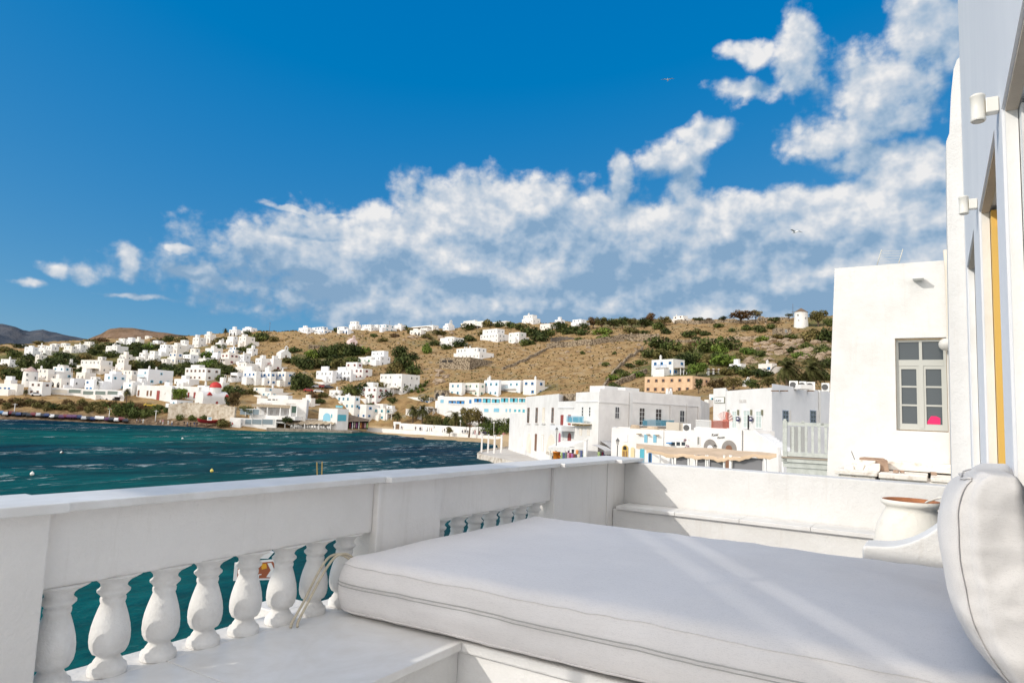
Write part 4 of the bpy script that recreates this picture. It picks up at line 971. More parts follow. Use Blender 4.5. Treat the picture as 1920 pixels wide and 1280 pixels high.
# ------------------------------------------------------------------ landmarks, built in a local frame: x to the right, y away from the viewer
def site(px, py, turn=0, smin=0.0):
    P = GND(px, py, smin); return tuple(P), atan2(-P[0], P[1])+radians(turn), depth(P)/F
def arch_mesh(mb, x0, x1, z0, z1, y0, y1, mi=0, n=10):
    r = (x1-x0)/2; c = (x0+x1)/2; pts = [(x0, z0), (x1, z0)]+[(c+r*cos(pi*k/n), z1-r+r*sin(pi*k/n)) for k in range(n+1)]
    mb.prism(pts, y0, y1, axis=1, mi=mi)
# windmills
for px, py, hp, rp, cap, capm, lab in ((55, 723, 27, 12.3, 9, pinkroof, 'round white windmill with a pale pinkish conical cap at the far left of the town'), (1502, 612, 27, 12.3, 8, thatch, 'round white windmill with a dark thatched cap on the right ridge')):
    P, rz, s = site(px, py); t = empty('windmill', P, rz, lab, 'windmill', 'windmills over the bay'); h = hp*s; r = rp*s
    mb = MB(); mb.lathe([(r*1.05, -3), (r*1.03, 0), (r*.98, h*.5), (r*.94, h)], 28); mb.build('tower', white, t)
    mb = MB(); mb.lathe([(r*1.02, h+.003), (r*.98, h+.12), (r*.5, h+cap*s*.55), (r*.04, h+cap*s)], 24); mb.build('cap', capm, t)
    for a_, z in ((-20, .35), (-25, .75), (40, .55)):
        mb = MB(); a2 = radians(a_-90); w_ = win_mesh('d'); o = link('window', w_, t, (r*.985*cos(a2), r*.985*sin(a2), h*z), a2+pi/2); o.scale = (.8, 1, .9)
    mb = MB()
    for k in range(8):
        a2 = 2*pi*k/8; mb.tube([(-r*1.15, 0, h*1.02), (-r*1.15, cos(a2)*h*.62, h*1.02+sin(a2)*h*.62)], .06, 5)
    mb.tube([(-r*.5, 0, h*1.02), (-r*1.3, 0, h*1.02)], .14, 6)
    if px > 1000: mb.build('sail_spokes', wood_dark, t)
# red-domed church
P, rz, s = site(379, 766, 30); t = empty('church', P, rz, 'white vaulted church with a bright red dome beside the shore', 'church')
W_, L_, H_ = 5.6, 11.5, 4.3
mb = MB(); mb.box(0, L_, 0, W_, -4, H_)
mb.prism([(0, H_)]+[(W_/2-W_/2*cos(pi*k/14), H_+2.4*sin(pi*k/14)) for k in range(15)]+[(W_, H_)], 0, L_*.9, axis=0); mb.build('nave', white, t)
mb = MB(); mb.lathe([(2.1, H_), (2.1, H_+3.9)], 20, (L_*.55, W_/2, 0)); mb.build('drum', white, t)
mb = MB(); mb.lathe([(2.25, H_+3.9), (2.25, H_+4.05)]+[(2.2*cos(pi/2*k/8), H_+4.05+2.0*sin(pi/2*k/8)) for k in range(9)], 22, (L_*.55, W_/2, 0)); mb.build('dome', redroof, t)
mb = MB(); mb.prism([(1.5, H_+.9), (3.6, H_+.9), (2.5, H_+2.1)], -.25, .3, axis=1); mb.prism([(8.6, H_+.3), (10.6, H_+.3), (9.6, H_+1.6)], -.25, .3, axis=1); mb.build('red_gable', redroof, t)
mb = MB(); arch_mesh(mb, -.55, .55, 0, 2.3, -.04, .04); o = mb.build('door', wood_dark, t); o.location = (-.02, W_/2, 0); o.rotation_euler = (0, 0, -pi/2)
mb = MB(); arch_mesh(mb, 5.2, 6.2, .8, 3, -.05, .05); mb.build('window', SHUT['r'], t)
mb = MB(); mb.box(-.15, .35, W_/2-.5, W_/2-.3, H_+2.1, H_+3.6); mb.box(-.15, .35, W_/2+.3, W_/2+.5, H_+2.1, H_+3.6); mb.box(-.15, .35, W_/2-.5, W_/2+.5, H_+3.6, H_+3.8); mb.build('belfry', white, t)
# small chapels with a gable and a bell arch
pinkw = weathered('pink_wall', (.74, .60, .58), (.64, .5, .48), .6, space='pos')
for px, py, w_, h_, m, lab in ((845, 618, 15, 14, white, 'white chapel with a pointed bell gable on the ridge'), (663, 647, 15, 15, pinkw, 'pale pink chapel standing alone on the bare hillside'), (536, 672, 20, 19, white, 'white chapel with a steep gable at the edge of the shrub belt'), (417, 649, 14, 12, white, 'tiny white chapel with a pointed roof left of the knoll'), (1403, 723, 12, 15, white, 'little white chapel gable behind the rooftop on the right')):
    P, rz, s = site(px, py, 25); t = empty('chapel', P, rz, lab, 'chapel'); w2 = w_*s*.5; d2 = w2*2.0; h2 = h_*s*.55
    mb = MB(); mb.box(-w2, w2, 0, d2, -3, h2); mb.prism([(-w2, h2), (w2, h2), (0, h2+w2*.7)], 0, d2, axis=1); mb.build('nave', m, t)
    b2 = w2*.32; mb = MB(); mb.box(-b2, -b2*.5, -.15, .35, h2+w2*.3, h2+w2*1.1); mb.box(b2*.5, b2, -.15, .35, h2+w2*.3, h2+w2*1.1); mb.prism([(-b2*1.05, h2+w2*1.1), (b2*1.05, h2+w2*1.1), (0, h2+w2*1.1+b2)], -.15, .35, axis=1); mb.build('belfry', m, t)
    mb = MB(); arch_mesh(mb, -.45, .45, 0, min(2, h2*.8), -.05, .03); mb.build('door', wood_dark, t)
# stone ruin, hut, retaining walls
P, rz, s = site(593, 654); t = empty('stone_ruin', P, rz, 'roofless sandstone ruin with a wide opening above the shrub belt', 'ruin')
mb = MB(); w2 = 14*s; mb.box(-w2, -w2*.3, 0, 4, -2, 2.6); mb.box(w2*.75, w2, 0, 4, -2, 2.6); mb.box(-w2*.3, w2*.75, 0, .5, 2.0, 2.6); mb.box(-w2*.3, w2*.75, 3.5, 4, -2, 2.2); mb.build('wall', stone, t)
P, rz, s = site(1470, 628, 20); t = empty('stone_hut', P, rz, 'small grey stone hut below the right windmill', 'hut')
mb = MB(); cube_walls(mb, -14*s, 14*s, 0, 6, -2, 13*s, mi=0, mr=0); mb.build('wall', stone, t)
link('window', win_mesh('d'), t, (1, -.02, 2), 0)
def wall_run(pts, h, th, m, label, crenel=False, name='stone_wall', cat='stone wall', group=None):
    Q = [GND(*p) for p in pts]; root = empty(name, tuple(Q[0]), 0, label, cat, group); mb = MB(); o = Q[0]
    P2 = []
    for a, b in zip(Q[:-1], Q[1:]):
        n_ = max(1, int(np.linalg.norm(b-a)/3))
        for k in range(n_):
            q = a+(b-a)*k/n_; P2.append(np.array([q[0], q[1], H(q[0], q[1])]))
    P2.append(Q[-1])
    for i, (a, b) in enumerate(zip(P2[:-1], P2[1:])):
        t_ = (b-a)[:2]; L2 = np.linalg.norm(t_)
        if L2 < 1e-3: continue
        t_ = t_/L2; n2 = np.array([-t_[1], t_[0]])*th/2; vs = []
        for q, zz in ((a, -1.5), (b, -1.5), (a, h), (b, h)):
            for sg in (-1, 1): vs.append((q[0]+sg*n2[0]-o[0], q[1]+sg*n2[1]-o[1], q[2]+zz-o[2]+(0.15*sin(i*1.7) if zz > 0 else 0)))
        mb.add(vs, [(0, 2, 6, 4), (1, 5, 7, 3), (4, 6, 7, 5), (0, 4, 5, 1), (2, 3, 7, 6)])
        if crenel and i % 2: mb.box(a[0]-o[0]-.35, a[0]-o[0]+.35, a[1]-o[1]-.35, a[1]-o[1]+.35, a[2]-o[2]+h-.05, a[2]-o[2]+h+.7)
    mb.build('masonry', m, root); return root
wall_run([(1025, 655), (1060, 651), (1110, 647), (1170, 640)], 3.2, .8, stone, 'long high stone terrace wall above the bare slope')
wall_run([(1150, 637), (1195, 634), (1236, 632)], 2.4, .8, stone, 'stone wall with stepped crenels on the upper slope', True)
wall_run([(1265, 607), (1310, 608), (1338, 606)], 2.2, .7, stone, 'stone wall with small square holes along the right ridge')
wall_run([(1335, 606), (1375, 604), (1430, 601), (1480, 600)], 1.6, .7, stone, 'low stone wall under the spreading ridge trees')
wall_run([(941, 694), (985, 678), (1012, 662), (1024, 655)], 1.3, .7, stone, 'dry stone wall climbing the bare slope right of the walled villa')
wall_run([(1128, 732), (1150, 700), (1175, 675), (1205, 655)], 1.2, .7, stone, 'dry stone boundary wall rising beside the green gully')
wall_run([(1160, 636), (1260, 642), (1330, 640), (1410, 636), (1475, 632)], 1.5, .8, stone, 'long stone terrace wall crossing the right hillside')
wall_run([(1150, 728), (1185, 712), (1212, 700)], 2.0, .8, stone, 'curved stone path wall leading up to the blue-shuttered villa')
wall_run([(560, 690), (600, 684), (640, 680)], 1.2, .6, stone, 'low stone wall among shrubs left of the green-shuttered house')
wall_run([(315, 784), (350, 782), (390, 784), (440, 790)], 5.2, 1.0, weathered('pale_sea_wall', (.60, .54, .45), (.34, .27, .19), .8, space='pos'), 'tall pale retaining wall under the red-domed church', name='retaining_wall', cat='retaining wall')
# stone platform under the three-chimney villa
P, rz, s = site(833, 694, 0)
vA, vC, vB = at(823, 694, 332), at(880, 694, 318), at(948, 672, 350)
zt = at(880, 669, 318)[2]
plat = poly_building('stone_platform', [vA[:2], vC[:2], vB[:2], at(860, 670, 356)[:2]], zt, 'massive stone terrace platform carrying the three-chimney villa', 'stone terrace', stone, zb=min(vA[2], vC[2])-4, rim=.5)
pf = Face(vA, vC); fpart(plat, 'terrace_opening', pf, [(829, 675, 838, 679, .005, .06), (840, 675, 849, 679, .005, .06)], dark)
# dark fan-shaped stone wall
P, rz, s = site(1056, 642); t = empty('amphitheatre_wall', P, rz, 'dark fan-shaped stone wall with an uneven top on the upper slope', 'stone wall')
mb = MB(); n = 14; r = 25*s
for k in range(n):
    a0, a1 = pi*(.08+.84*k/n), pi*(.08+.84*(k+1)/n); hh = 2.0+2.2*sin((a0+a1)/2)+rnd.uniform(-.2, .2)
    vs = [(rr*cos(a), 4+rr*.5*sin(a), z) for z in (-2, hh) for rr in (r, r-.7) for a in (a0, a1)]
    mb.add(vs, [(0, 1, 5, 4), (2, 6, 7, 3), (4, 5, 7, 6), (0, 4, 6, 2), (1, 3, 7, 5)])
mb.build('masonry', weathered('dark_stone', (.13, .11, .09), (.05, .045, .04), .8, space='pos'), t)
# stone arch on the ridge
P, rz, s = site(1428, 607); t = empty('ring_arch', P, rz, 'round stone arch standing in a gap on the right ridge', 'arch')
mb = MB(); r1, r2 = 9*s, 6.5*s; m_ = 20
vs = [(r_*cos(-pi*.15+1.3*pi*k/m_), y, 8.5*s+r_*sin(-pi*.15+1.3*pi*k/m_)-1) for k in range(m_+1) for r_ in (r1, r2) for y in (-.5, .5)]
fs = []
for k in range(m_): a = 4*k; b = a+4; fs += [(a, b, b+2, a+2), (a+1, a+3, b+3, b+1), (a, a+1, b+1, b), (a+2, b+2, b+3, a+3)]
mb.add(vs, fs+[(0, 2, 3, 1), (4*m_, 4*m_+1, 4*m_+3, 4*m_+2)]); mb.box(-r1*1.0, -r2*.85, -.5, .5, -2, 5.2*s); mb.box(r2*.85, r1*1.0, -.5, .5, -2, 5.2*s); mb.build('masonry', stone, t)
# white arbour with pillars on the right slope
P, rz, s = site(1343, 702, 10); t = empty('arbour', P, rz, 'small arbour with thick white pillars left of the blue-shuttered cottage', 'arbour')
mb = MB()
for x in (-14, -5, 5, 13): mb.box((x-1.6)*s, (x+1.6)*s, 0, .9, -2, 11*s)
mb.build('pillar', white, t); mb = MB(); mb.box(-16*s, 16*s, -.2, 4, 8*s, 8*s+.25); mb.build('roof', wood_dark, t)
mb = MB(); mb.box(-15*s, 15*s, 3.2, 3.6, -2, 5*s); mb.build('low_wall', white, t)

# ------------------------------------------------------------------ left waterfront: long glazed restaurants
for (xa, xb, da, db, yb, yt, lab, kind) in ((89, 153, 268, 266, 751, 727, 'long white waterfront restaurant with a strip of greenish terrace glass, left of two', 0), (153, 227, 265, 262, 757, 730, 'long white waterfront restaurant with arched ground-floor openings, right of two', 1)):
    A, B = G2(xa, da), G2(xb, db); zt = at((xa+xb)/2, yt, (da+db)/2)[2]
    t = poly_building('waterfront_restaurant', [A[:2], B[:2], G2(xb+4, db+16)[:2], G2(xa+2, da+16)[:2]], zt, lab, 'restaurant', white, zb=-6); f = Face(A, B); w_ = xb-xa
    gl = mat('green_tinted_glass', (.16, .20, .18), .15)
    for k in range(3 if kind else 2):
        a = xa+w_*(.04+.31*k) if kind else (xa+3 if k == 0 else xa+w_*.63); b = a+w_*.26 if kind else (xa+w_*.58 if k == 0 else xb-1)
        o = fpart(t, 'terrace_glass', f, [(a, yt+3, b, yt+9.5, .01, .06)], gl if (kind or k) else creamw)
        fpart(t, 'glass_frame', f, [(a-.4, yt+2.4, b+.4, yt+3, .01, .14), (a-.5, yt+3, a, yt+9.5, .01, .14), (b, yt+3, b+.5, yt+9.5, .01, .14)], trim, o)
    y0 = (yt+yb)/2+3
    for k in range(5):
        x = xa+w_*(.1+.17*k); mb = MB(); u0, _ = f.uz(x, y0); u1, _ = f.uz(x+w_*.055, y0); f.arch(mb, u0, u1, f.uz(x, yb-3)[1], f.uz(x, y0)[1], .01, .06, 0, tuple(t.location)); mb.build('window', SHUT['b'] if (k == 4 and not kind) else glass, t)
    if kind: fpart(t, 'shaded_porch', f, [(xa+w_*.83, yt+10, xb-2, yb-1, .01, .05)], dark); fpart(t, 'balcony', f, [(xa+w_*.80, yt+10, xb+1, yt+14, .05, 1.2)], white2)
# red-door mansion
for (xa, xc, xb, yb, yt, lab, shut, da, db, dcol) in ((250, 272, 316, 759, 722, 'white mansion with a tall red door and red-brown shutters by the shore road', 'n', 266, 262, 'r'), (315, 332, 386, 761, 724, 'white building with dark red windows behind the round tree and the church', 'r', 268, 262, None)):
    A, B = G2(xa, da+4), G2(xb, db); t = poly_building('house', [A[:2], B[:2], G2(xb+6, db+14)[:2], G2(xa, da+18)[:2]], at((xa+xb)/2, yt, da)[2], lab, 'house', white, zb=-5, group='whitewashed houses of the hillside town'); f = Face(A, B)
    if dcol:
        fwin(t, f, 258, 731, 261.5, 742, shutters=None, fr=SHUT['n'], gl=SHUT['n'])
        for x in (275, 281.5): fwin(t, f, x, 732, x+3.2, 742, fr=SHUT['n'], gl=SHUT['n'])
        fwin(t, f, 293.5, 732, 299, 755, fr=SHUT['r'], gl=SHUT['r'], name='door', bars=(1, 3))
    else:
        for x in (363, 369.5): fwin(t, f, x, 735, x+3.6, 746, fr=SHUT['r'], gl=SHUT['r'])
        for x in (345, 352): fwin(t, f, x, 735, x+3, 745, fr=SHUT['r'], gl=SHUT['r'])
    fpart(t, 'chimney', f, [(xa+8, yt-6, xa+11, yt, -3, -2)], white)
house(319, 359, 763, 750, .3, '', 'l', 'low white shed with a blue door on the road before the round tree')

# ------------------------------------------------------------------ corner restaurant with its name, terraces and sea wall
A, B = G2(478, 250), G2(572, 246); t = poly_building('corner_restaurant', [A[:2], B[:2], G2(576, 262)[:2], G2(480, 266)[:2]], at(520, 747, 248)[2], 'white seaside restaurant with its name in grey letters on the roof parapet', 'restaurant', white, zb=-7)
f = Face(A, B); tl = t.location
grey_l = mat('grey_letters', (.42, .40, .38), .6)
text('VENEZZO', f, 487, 758.5, 5.6, grey_l, t, .06); text('VENEZZO', f, 536, 758.5, 4.6, grey_l, t, .06)
fpart(t, 'slot_window', f, [(502, 748, 508, 750, .01, .04), (511, 748, 516, 750, .01, .04), (518, 748, 520, 750, .01, .04)], dark)
fpart(t, 'upper_block', f, [(497, 740, 535, 747, -5, -2)], white)
fpart(t, 'shade_wall', f, [(490, 765, 553, 779, .01, .05)], white2)
for x in (496, 507, 518, 533, 541): fwin(t, f, x, 769, x+4.2, 776, fr=wood_dark)
o = fpart(t, 'veranda_roof', f, [(484, 758.5, 556, 764, .02, 4.2)], cane)
fpart(t, 'veranda_post', f, [(x, 764, x+1.2, 781, 3.9, 4.15) for x in (488, 512, 536, 553)], trim)
fpart(t, 'veranda_floor', f, [(484, 779, 568, 786, .06, 5.5)], white)
fpart(t, 'glass_screen', f, [(558, 762, 566, 774, 3.9, 4.0)], mat('dark_green_glass', (.05, .09, .07), .15))
fpart(t, 'screen_frame', f, [(555.5, 759.5, 568, 761, 3.9, 4.2), (566.5, 761, 568, 781, 3.9, 4.2), (555.5, 761, 556.5, 781, 3.9, 4.2)], trim)
A2, B2 = G2(430, 240), G2(517, 240.5); t2 = poly_building('sea_terrace', [A2[:2], B2[:2], G2(520, 249)[:2], G2(436, 250)[:2]], at(470, 784, 240)[2], 'white sea terrace with glazed screens and a stairway at the water edge', 'terrace', white, zb=-8)
f2 = Face(A2, B2); sg = mat('bluish_screen_glass', (.22, .27, .30), .12)
for a, b in ((446, 456), (457, 469), (470, 482)): o = fpart(t2, 'screen', f2, [(a, 767, b, 777, -2.2, -2.1)], sg); fpart(t2, 'screen_frame', f2, [(a-.6, 766, b+.6, 767, -2.3, -2.0), (b, 767, b+.6, 780, -2.3, -2.0)], trim, o)
for a, b in ((460, 472), (473, 491), (492, 512)): o = fpart(t2, 'lower_glass', f2, [(a, 786, b, 795, .02, .08)], sg); fpart(t2, 'glass_frame', f2, [(b, 784, b+.7, 797, .02, .2)], trim, o)
mb = MB()
for k in range(9): f2.pbox(mb, 432+k*2.6, 801-k*2.0, 434.6+k*2.6, 806, .1, 2.4, 0, tuple(t2.location))
mb.build('stairway', white, t2)
# beach taverna under a cane awning with white chairs
A3, B3 = G2(566, 250), G2(632, 249); t3 = poly_building('taverna', [A3[:2], B3[:2], G2(632, 256)[:2], G2(566, 257)[:2]], at(600, 786, 250)[2], 'low white beach taverna under a wide beige cane awning', 'taverna', white, zb=-8)
f3 = Face(A3, B3); fwin(t3, f3, 580, 792, 587, 800); fwin(t3, f3, 603, 793, 608, 801); fwin(t3, f3, 612, 793, 615, 801)
ob = (tl.x, tl.y, tl.z)
A4, B4 = G2(516, 242), G2(626, 242.5); f4 = Face(A4, B4); aw = empty('cane_awning', (A4[0], A4[1], -8), 0, 'wide sagging beige cane awning over the waterfront tables', 'awning')
mb = MB(); q = tuple(aw.location)
n = 22
for k in range(n):
    x0, x1 = 534+92*k/n, 534+92*(k+1)/n; sag = .25*sin(k*1.1)
    vs = []
    for x in (x0, x1):
        for o_, yy in ((0, 794.5), (6.0, 786.5)):
            u, z = f4.uz(x, yy); p = f4.A[:2]+f4.t*u-f4.n*o_; sg_ = .22*sin((x-534)*.55)*(1 if o_ == 0 else .3); vs.append((p[0]-q[0], p[1]-q[1], z+sg_-q[2])); vs.append((p[0]-q[0], p[1]-q[1], z+sg_-q[2]-.12))
    mb.add(vs, [(0, 4, 6, 2), (1, 3, 7, 5), (0, 1, 5, 4), (2, 6, 7, 3)])
mb.build('cane_roof', cane, aw)
fpart(aw, 'post', f4, [(x, 794, x+1, 808, -.15, .1) for x in (518, 533.5, 552, 570, 597, 619)], trim)
fpart(aw, 'white_valance', f4, [(517, 790, 533, 793, -.3, .1)], trim)
# blue shutter bar
A5, B5 = G2(596, 247), G2(631, 244); C5 = G2(652, 249)
t5 = poly_building('blue_bar', [A5[:2], B5[:2], C5[:2], G2(620, 262)[:2]], at(630, 766, 244)[2], 'white bar with turquoise shutters and a blue-painted arch at the waterfront', 'bar', white, zb=-8)
f5 = Face(A5, B5); f6 = Face(B5, C5); fwin(t5, f6, 637, 777, 645, 789, shutters=SHUT['t'], fr=SHUT['t'], gl=SHUT['t'])
mb = MB(); u0, _ = f5.uz(606, 780); u1, _ = f5.uz(620, 780); f5.arch(mb, u0, u1, f5.uz(613, 789)[1], f5.uz(613, 774)[1], .01, .06, 0, tuple(t5.location)); mb.build('painted_arch', SHUT['l'], t5)
fwin(t5, f5, 621, 776, 623, 783, fr=SHUT['t'], gl=SHUT['t'])
sgn = empty('shop_sign', (B5[0], B5[1], at(632, 764, 244)[2]), 0, 'small turquoise sign with white lettering on the wall behind the blue shutter bar', 'sign')
fb_ = Face(G2(602, 258), G2(690, 258)); mb = MB(); fb_.pbox(mb, 631, 760, 644, 764.5, 1.0, 1.2, 0, tuple(sgn.location)); mb.build('board', SHUT['t'], sgn); text('BAR CAFE', fb_, 632, 763.4, 2.6, trim, sgn, 1.22)
# dark souvenir stalls beside it
awd = weathered('brown_awning', (.22, .16, .11), (.12, .09, .07), 1, space='pos')
A7, B7 = G2(652, 251), G2(690, 252); f7 = Face(A7, B7); st = empty('souvenir_stall', (A7[0], A7[1], -7.4), 0, 'dark souvenir stall under a sloping brown awning', 'stall')
fpart(st, 'back_wall', f7, [(652, 787, 690, 804, -2.5, -2.2)], dark)
mb = MB(); vs = []
for x, yy, o_ in ((650, 776, -2.4), (692, 786, -2.4), (692, 789, 1.5), (634, 791, 1.5)):
    u, z = f7.uz(x, yy); p = f7.A[:2]+f7.t*u+f7.n*o_; vs.append((p[0]-st.location.x, p[1]-st.location.y, z-st.location.z))
mb.add(vs, [(0, 1, 2, 3)]); mb.add([(a, b, c-.12) for a, b, c in vs], [(3, 2, 1, 0)]); mb.build('awning', awd, st)
cl = [mat('cloth_%d' % i, c, .9) for i, c in enumerate(((.30, .05, .08), (.08, .10, .22), (.55, .50, .42), (.35, .12, .28), (.10, .16, .12), (.62, .28, .10), (.16, .05, .05), (.5, .3, .33), (.32, .42, .18), (.07, .07, .08)))]
for k in range(9): fpart(st, 'garment', f7, [(655+k*4, 791+rnd.uniform(0, 2), 657.6+k*4, 802, -.9, -.6)], cl[k])
fpart(st, 'post', f7, [(661, 789, 662, 804, 1.0, 1.2), (673, 789, 674, 804, 1.0, 1.2)], trim)
# white chairs before the taverna
def chair_proto():
    t = empty('cafe_chair', (0, 0, 0), 0, 'white cafe chair under the cane awning', 'chair', 'white chairs under the waterfront awning')
    mb = MB(); mb.box(-.24, .24, -.24, .24, .42, .47); mb.build('seat', trim, t)
    mb = MB(); mb.box(-.24, .24, .20, .24, .475, .95); mb.build('backrest', trim, t)
    for x in (-.2, .2):
        for y in (-.2, .2): mb = MB(); mb.box(x-.025, x+.025, y-.025, y+.025, 0, .418); mb.build('leg', trim, t)
    return t
cp = chair_proto(); k = 0
for x in range(545, 620, 4):
    for o_ in (0, 1):
        u, _ = f4.uz(x+rnd.uniform(-1, 1), 806); p = f4.A[:2]+f4.t*u-f4.n*(.6+1.6*o_); c = cp if k == 0 else copy_tree(cp); k += 1
        c.location = (p[0], p[1], -6.88); c.rotation_euler = (0, 0, rnd.uniform(0, 6.2)); c.scale = (1.3, 1.3, 1.3)
A8, B8 = G2(500, 239), G2(660, 238.5); mb = MB(); fq = Face(A8, B8); fq.box(mb, 0, fq.len, -9, -6.9, -14, 0); o = mb.build('waterfront_pavement', con); tag(o, kind='structure')

# ------------------------------------------------------------------ beach promenade: sea wall, garden wall, posts, lamps
A9, B9, C9 = G2(690, 258), G2(850, 233), G2(960, 214); pz = -6.3
mb = MB(); fa, fb2 = Face(A9, B9), Face(B9, C9)
for f_ in (fa, fb2): f_.box(mb, 0, f_.len, -9, pz, -6.5, 0)
pv = weathered('promenade_paving', (.34, .31, .28), (.24, .22, .2), .6, space='pos'); o = mb.build('promenade', pv); tag(o, kind='structure')
kerb = empty('promenade_kerb', (A9[0], A9[1], pz), 0, 'low whitewashed kerb wall between the promenade and the sandy beach', 'kerb wall')
mb = MB()
for f_ in (fa, fb2): f_.box(mb, 0, f_.len, -9, pz+.35, .01, .5, 0, tuple(kerb.location))
mb.build('kerb', white, kerb)
gw = empty('garden_wall', (A9[0], A9[1], pz), 0, 'long whitewashed garden wall with blue gates behind the beach promenade', 'garden wall')
mb = MB(); fa.pbox(mb, 713, 792, 716.5, 812, -7.1, -6.6, 0, tuple(gw.location)); fa.pbox(mb, 724, 796, 850, 815, -7.1, -6.6, 0, tuple(gw.location))
for k in range(12):
    x0 = 848+112*k/12; fb2.pbox(mb, x0, 800-1.2*sin(k*.9)-.0*k+.5*k*.5, x0+112/12, 822, -7.1, -6.6, 0, tuple(gw.location))
fa.pbox(mb, 713, 790, 726, 794, -7.0, -6.65, 0, tuple(gw.location)); mb.build('wall', white, gw)
fpart(gw, 'gate', fb2, [(902, 809, 905, 819, -6.58, -6.5)], SHUT['b']); fpart(gw, 'gate', fb2, [(953, 811, 957, 822, -6.58, -6.5)], SHUT['b']); fpart(gw, 'gate', fa, [(717, 797, 723, 811, -6.9, -6.8)], wood_dark)
# street lamps
lm = []
for px, d, lab in ((863, 224, 'white globe street lamp on the promenade, left of two'), (926, 214, 'white globe street lamp on the promenade, right of two')):
    p = at(px, 800, d); zt = at(px, 790, d)[2]
    if not lm:
        t = empty('street_lamp', (p[0], p[1], pz), 0, lab, 'street lamp', 'globe lamps on the promenade')
        mb = MB(); mb.tube([(0, 0, 0), (0, 0, 4.3)], .06, 8); mb.build('pole', trim, t); mb = MB(); mb.lathe([(.04, 4.3), (.22, 4.45), (.27, 4.65), (.2, 4.87), (.05, 4.93)], 12); mb.build('globe', trim, t); lm.append(t)
    else: c = copy_tree(lm[0]); c.location = (p[0], p[1], pz); c['label'] = lab
# four white posts on the jetty
jp = G2(897, 138); jq = G2(962, 158); jr = G2(1075, 103); jz = -6.75
wq = weathered('whitewashed_rubble', (.66, .61, .54), (.34, .27, .2), .9, .9, .7, .06, .35, .55, space='pos')
qroot = poly_building('town_quay', [jp[:2], G2(925, 128)[:2], G2(985, 113)[:2], G2(1060, 96)[:2], G2(1110, 88)[:2], G2(1290, 55)[:2], G2(1500, 45)[:2], G2(1700, 120)[:2], G2(1300, 190)[:2], G2(960, 175)[:2], G2(905, 150)[:2]], jz, 'whitewashed rubble quay at the water edge below the arched house', 'quay', wq, zb=-9.5, rim=.01)
jz2 = -5.5
hp = poly_building('raised_pavement', [G2(1036, 117)[:2], G2(1040, 104)[:2], G2(1062, 95)[:2], G2(1110, 84)[:2], G2(1180, 70)[:2], G2(1330, 58)[:2], G2(1400, 72)[:2], G2(1310, 84)[:2], G2(1140, 100)[:2], G2(1080, 112)[:2]], jz2, 'paved street level in front of the quay shops', 'pavement', con, zb=-9, rim=.01)
jlab = ['first and leftmost slim white post on the end of the quay', 'second slim white post on the quay', 'third slim white post on the quay', 'fourth and rightmost slim white post on the quay']
for k, (px, yb, yt, d) in enumerate(((903, 839, 814, 140), (915, 841, 815, 139), (927, 842, 816, 138), (940, 840, 816, 141))):
    p = at(px, yb, d); h = at(px, yt, d)[2]-jz; mb = MB(); mb.box(-.16, .16, -.16, .16, 0, h); mb.box(-.22, .22, -.22, .22, h, h+.1); o = mb.build('white_post', white, None, (p[0], p[1], jz), rnd.random()); tag(o, jlab[k], 'post', 'white posts on the quay')

# ------------------------------------------------------------------ boats, cars
def boat(px, py, L_, lab, hull):
    P, rz, s = site(px, py, 8); t = empty('fishing_boat', P, rz, lab, 'boat'); t.location.z += .9
    n = 14; vs = []
    for k in range(n+1):
        u = 2*k/n-1; w_ = 1.35*(1-abs(u)**2.6); zt = 1.15+.75*u*u; zb = .05+.5*u**4
        vs += [(u*L_/2*1.06, -w_, zt), (u*L_/2, -w_*.55, (zt+zb)/2-.1), (u*L_/2*.93, 0, zb), (u*L_/2, w_*.55, (zt+zb)/2-.1), (u*L_/2*1.06, w_, zt)]
    fs = [(k*5+j, (k+1)*5+j, (k+1)*5+j+1, k*5+j+1) for k in range(n) for j in range(4)]
    mb = MB(); mb.add(vs, fs, 0, True); mb.build('hull', hull, t)
    mb = MB(); mb.add([(vs[5*k+0][0], vs[5*k][1]*.97, vs[5*k][2]-.18) for k in range(n+1)]+[(vs[5*k+4][0], vs[5*k+4][1]*.97, vs[5*k+4][2]-.18) for k in range(n+1)], [(k, k+1, k+n+2, k+n+1) for k in range(n)]); mb.build('deck', creamw, t)
    mb = MB(); mb.box(-.9, .5, -.55, .55, 1.0, 2.3); mb.build('cabin', trim, t); mb = MB(); mb.box(-.7, .3, -.56, -.5, 1.5, 2.1); mb.box(.51, .55, -.4, .4, 1.5, 2.1); mb.build('cabin_window', SHUT['l'], t)
    mb = MB(); mb.box(-1.2, -.9, -.9, .9, -.9, .4); mb.box(1.0, 1.3, -.9, .9, -.9, .4); mb.build('cradle', wood_dark, t); return t
boat(393, 799, 8.0, 'red wooden fishing boat hauled out on the rocky shore', mat('red_hull', (.34, .025, .03), .45))
tyre = mat('tyre', (.02, .02, .02), .9)
CARM = {}
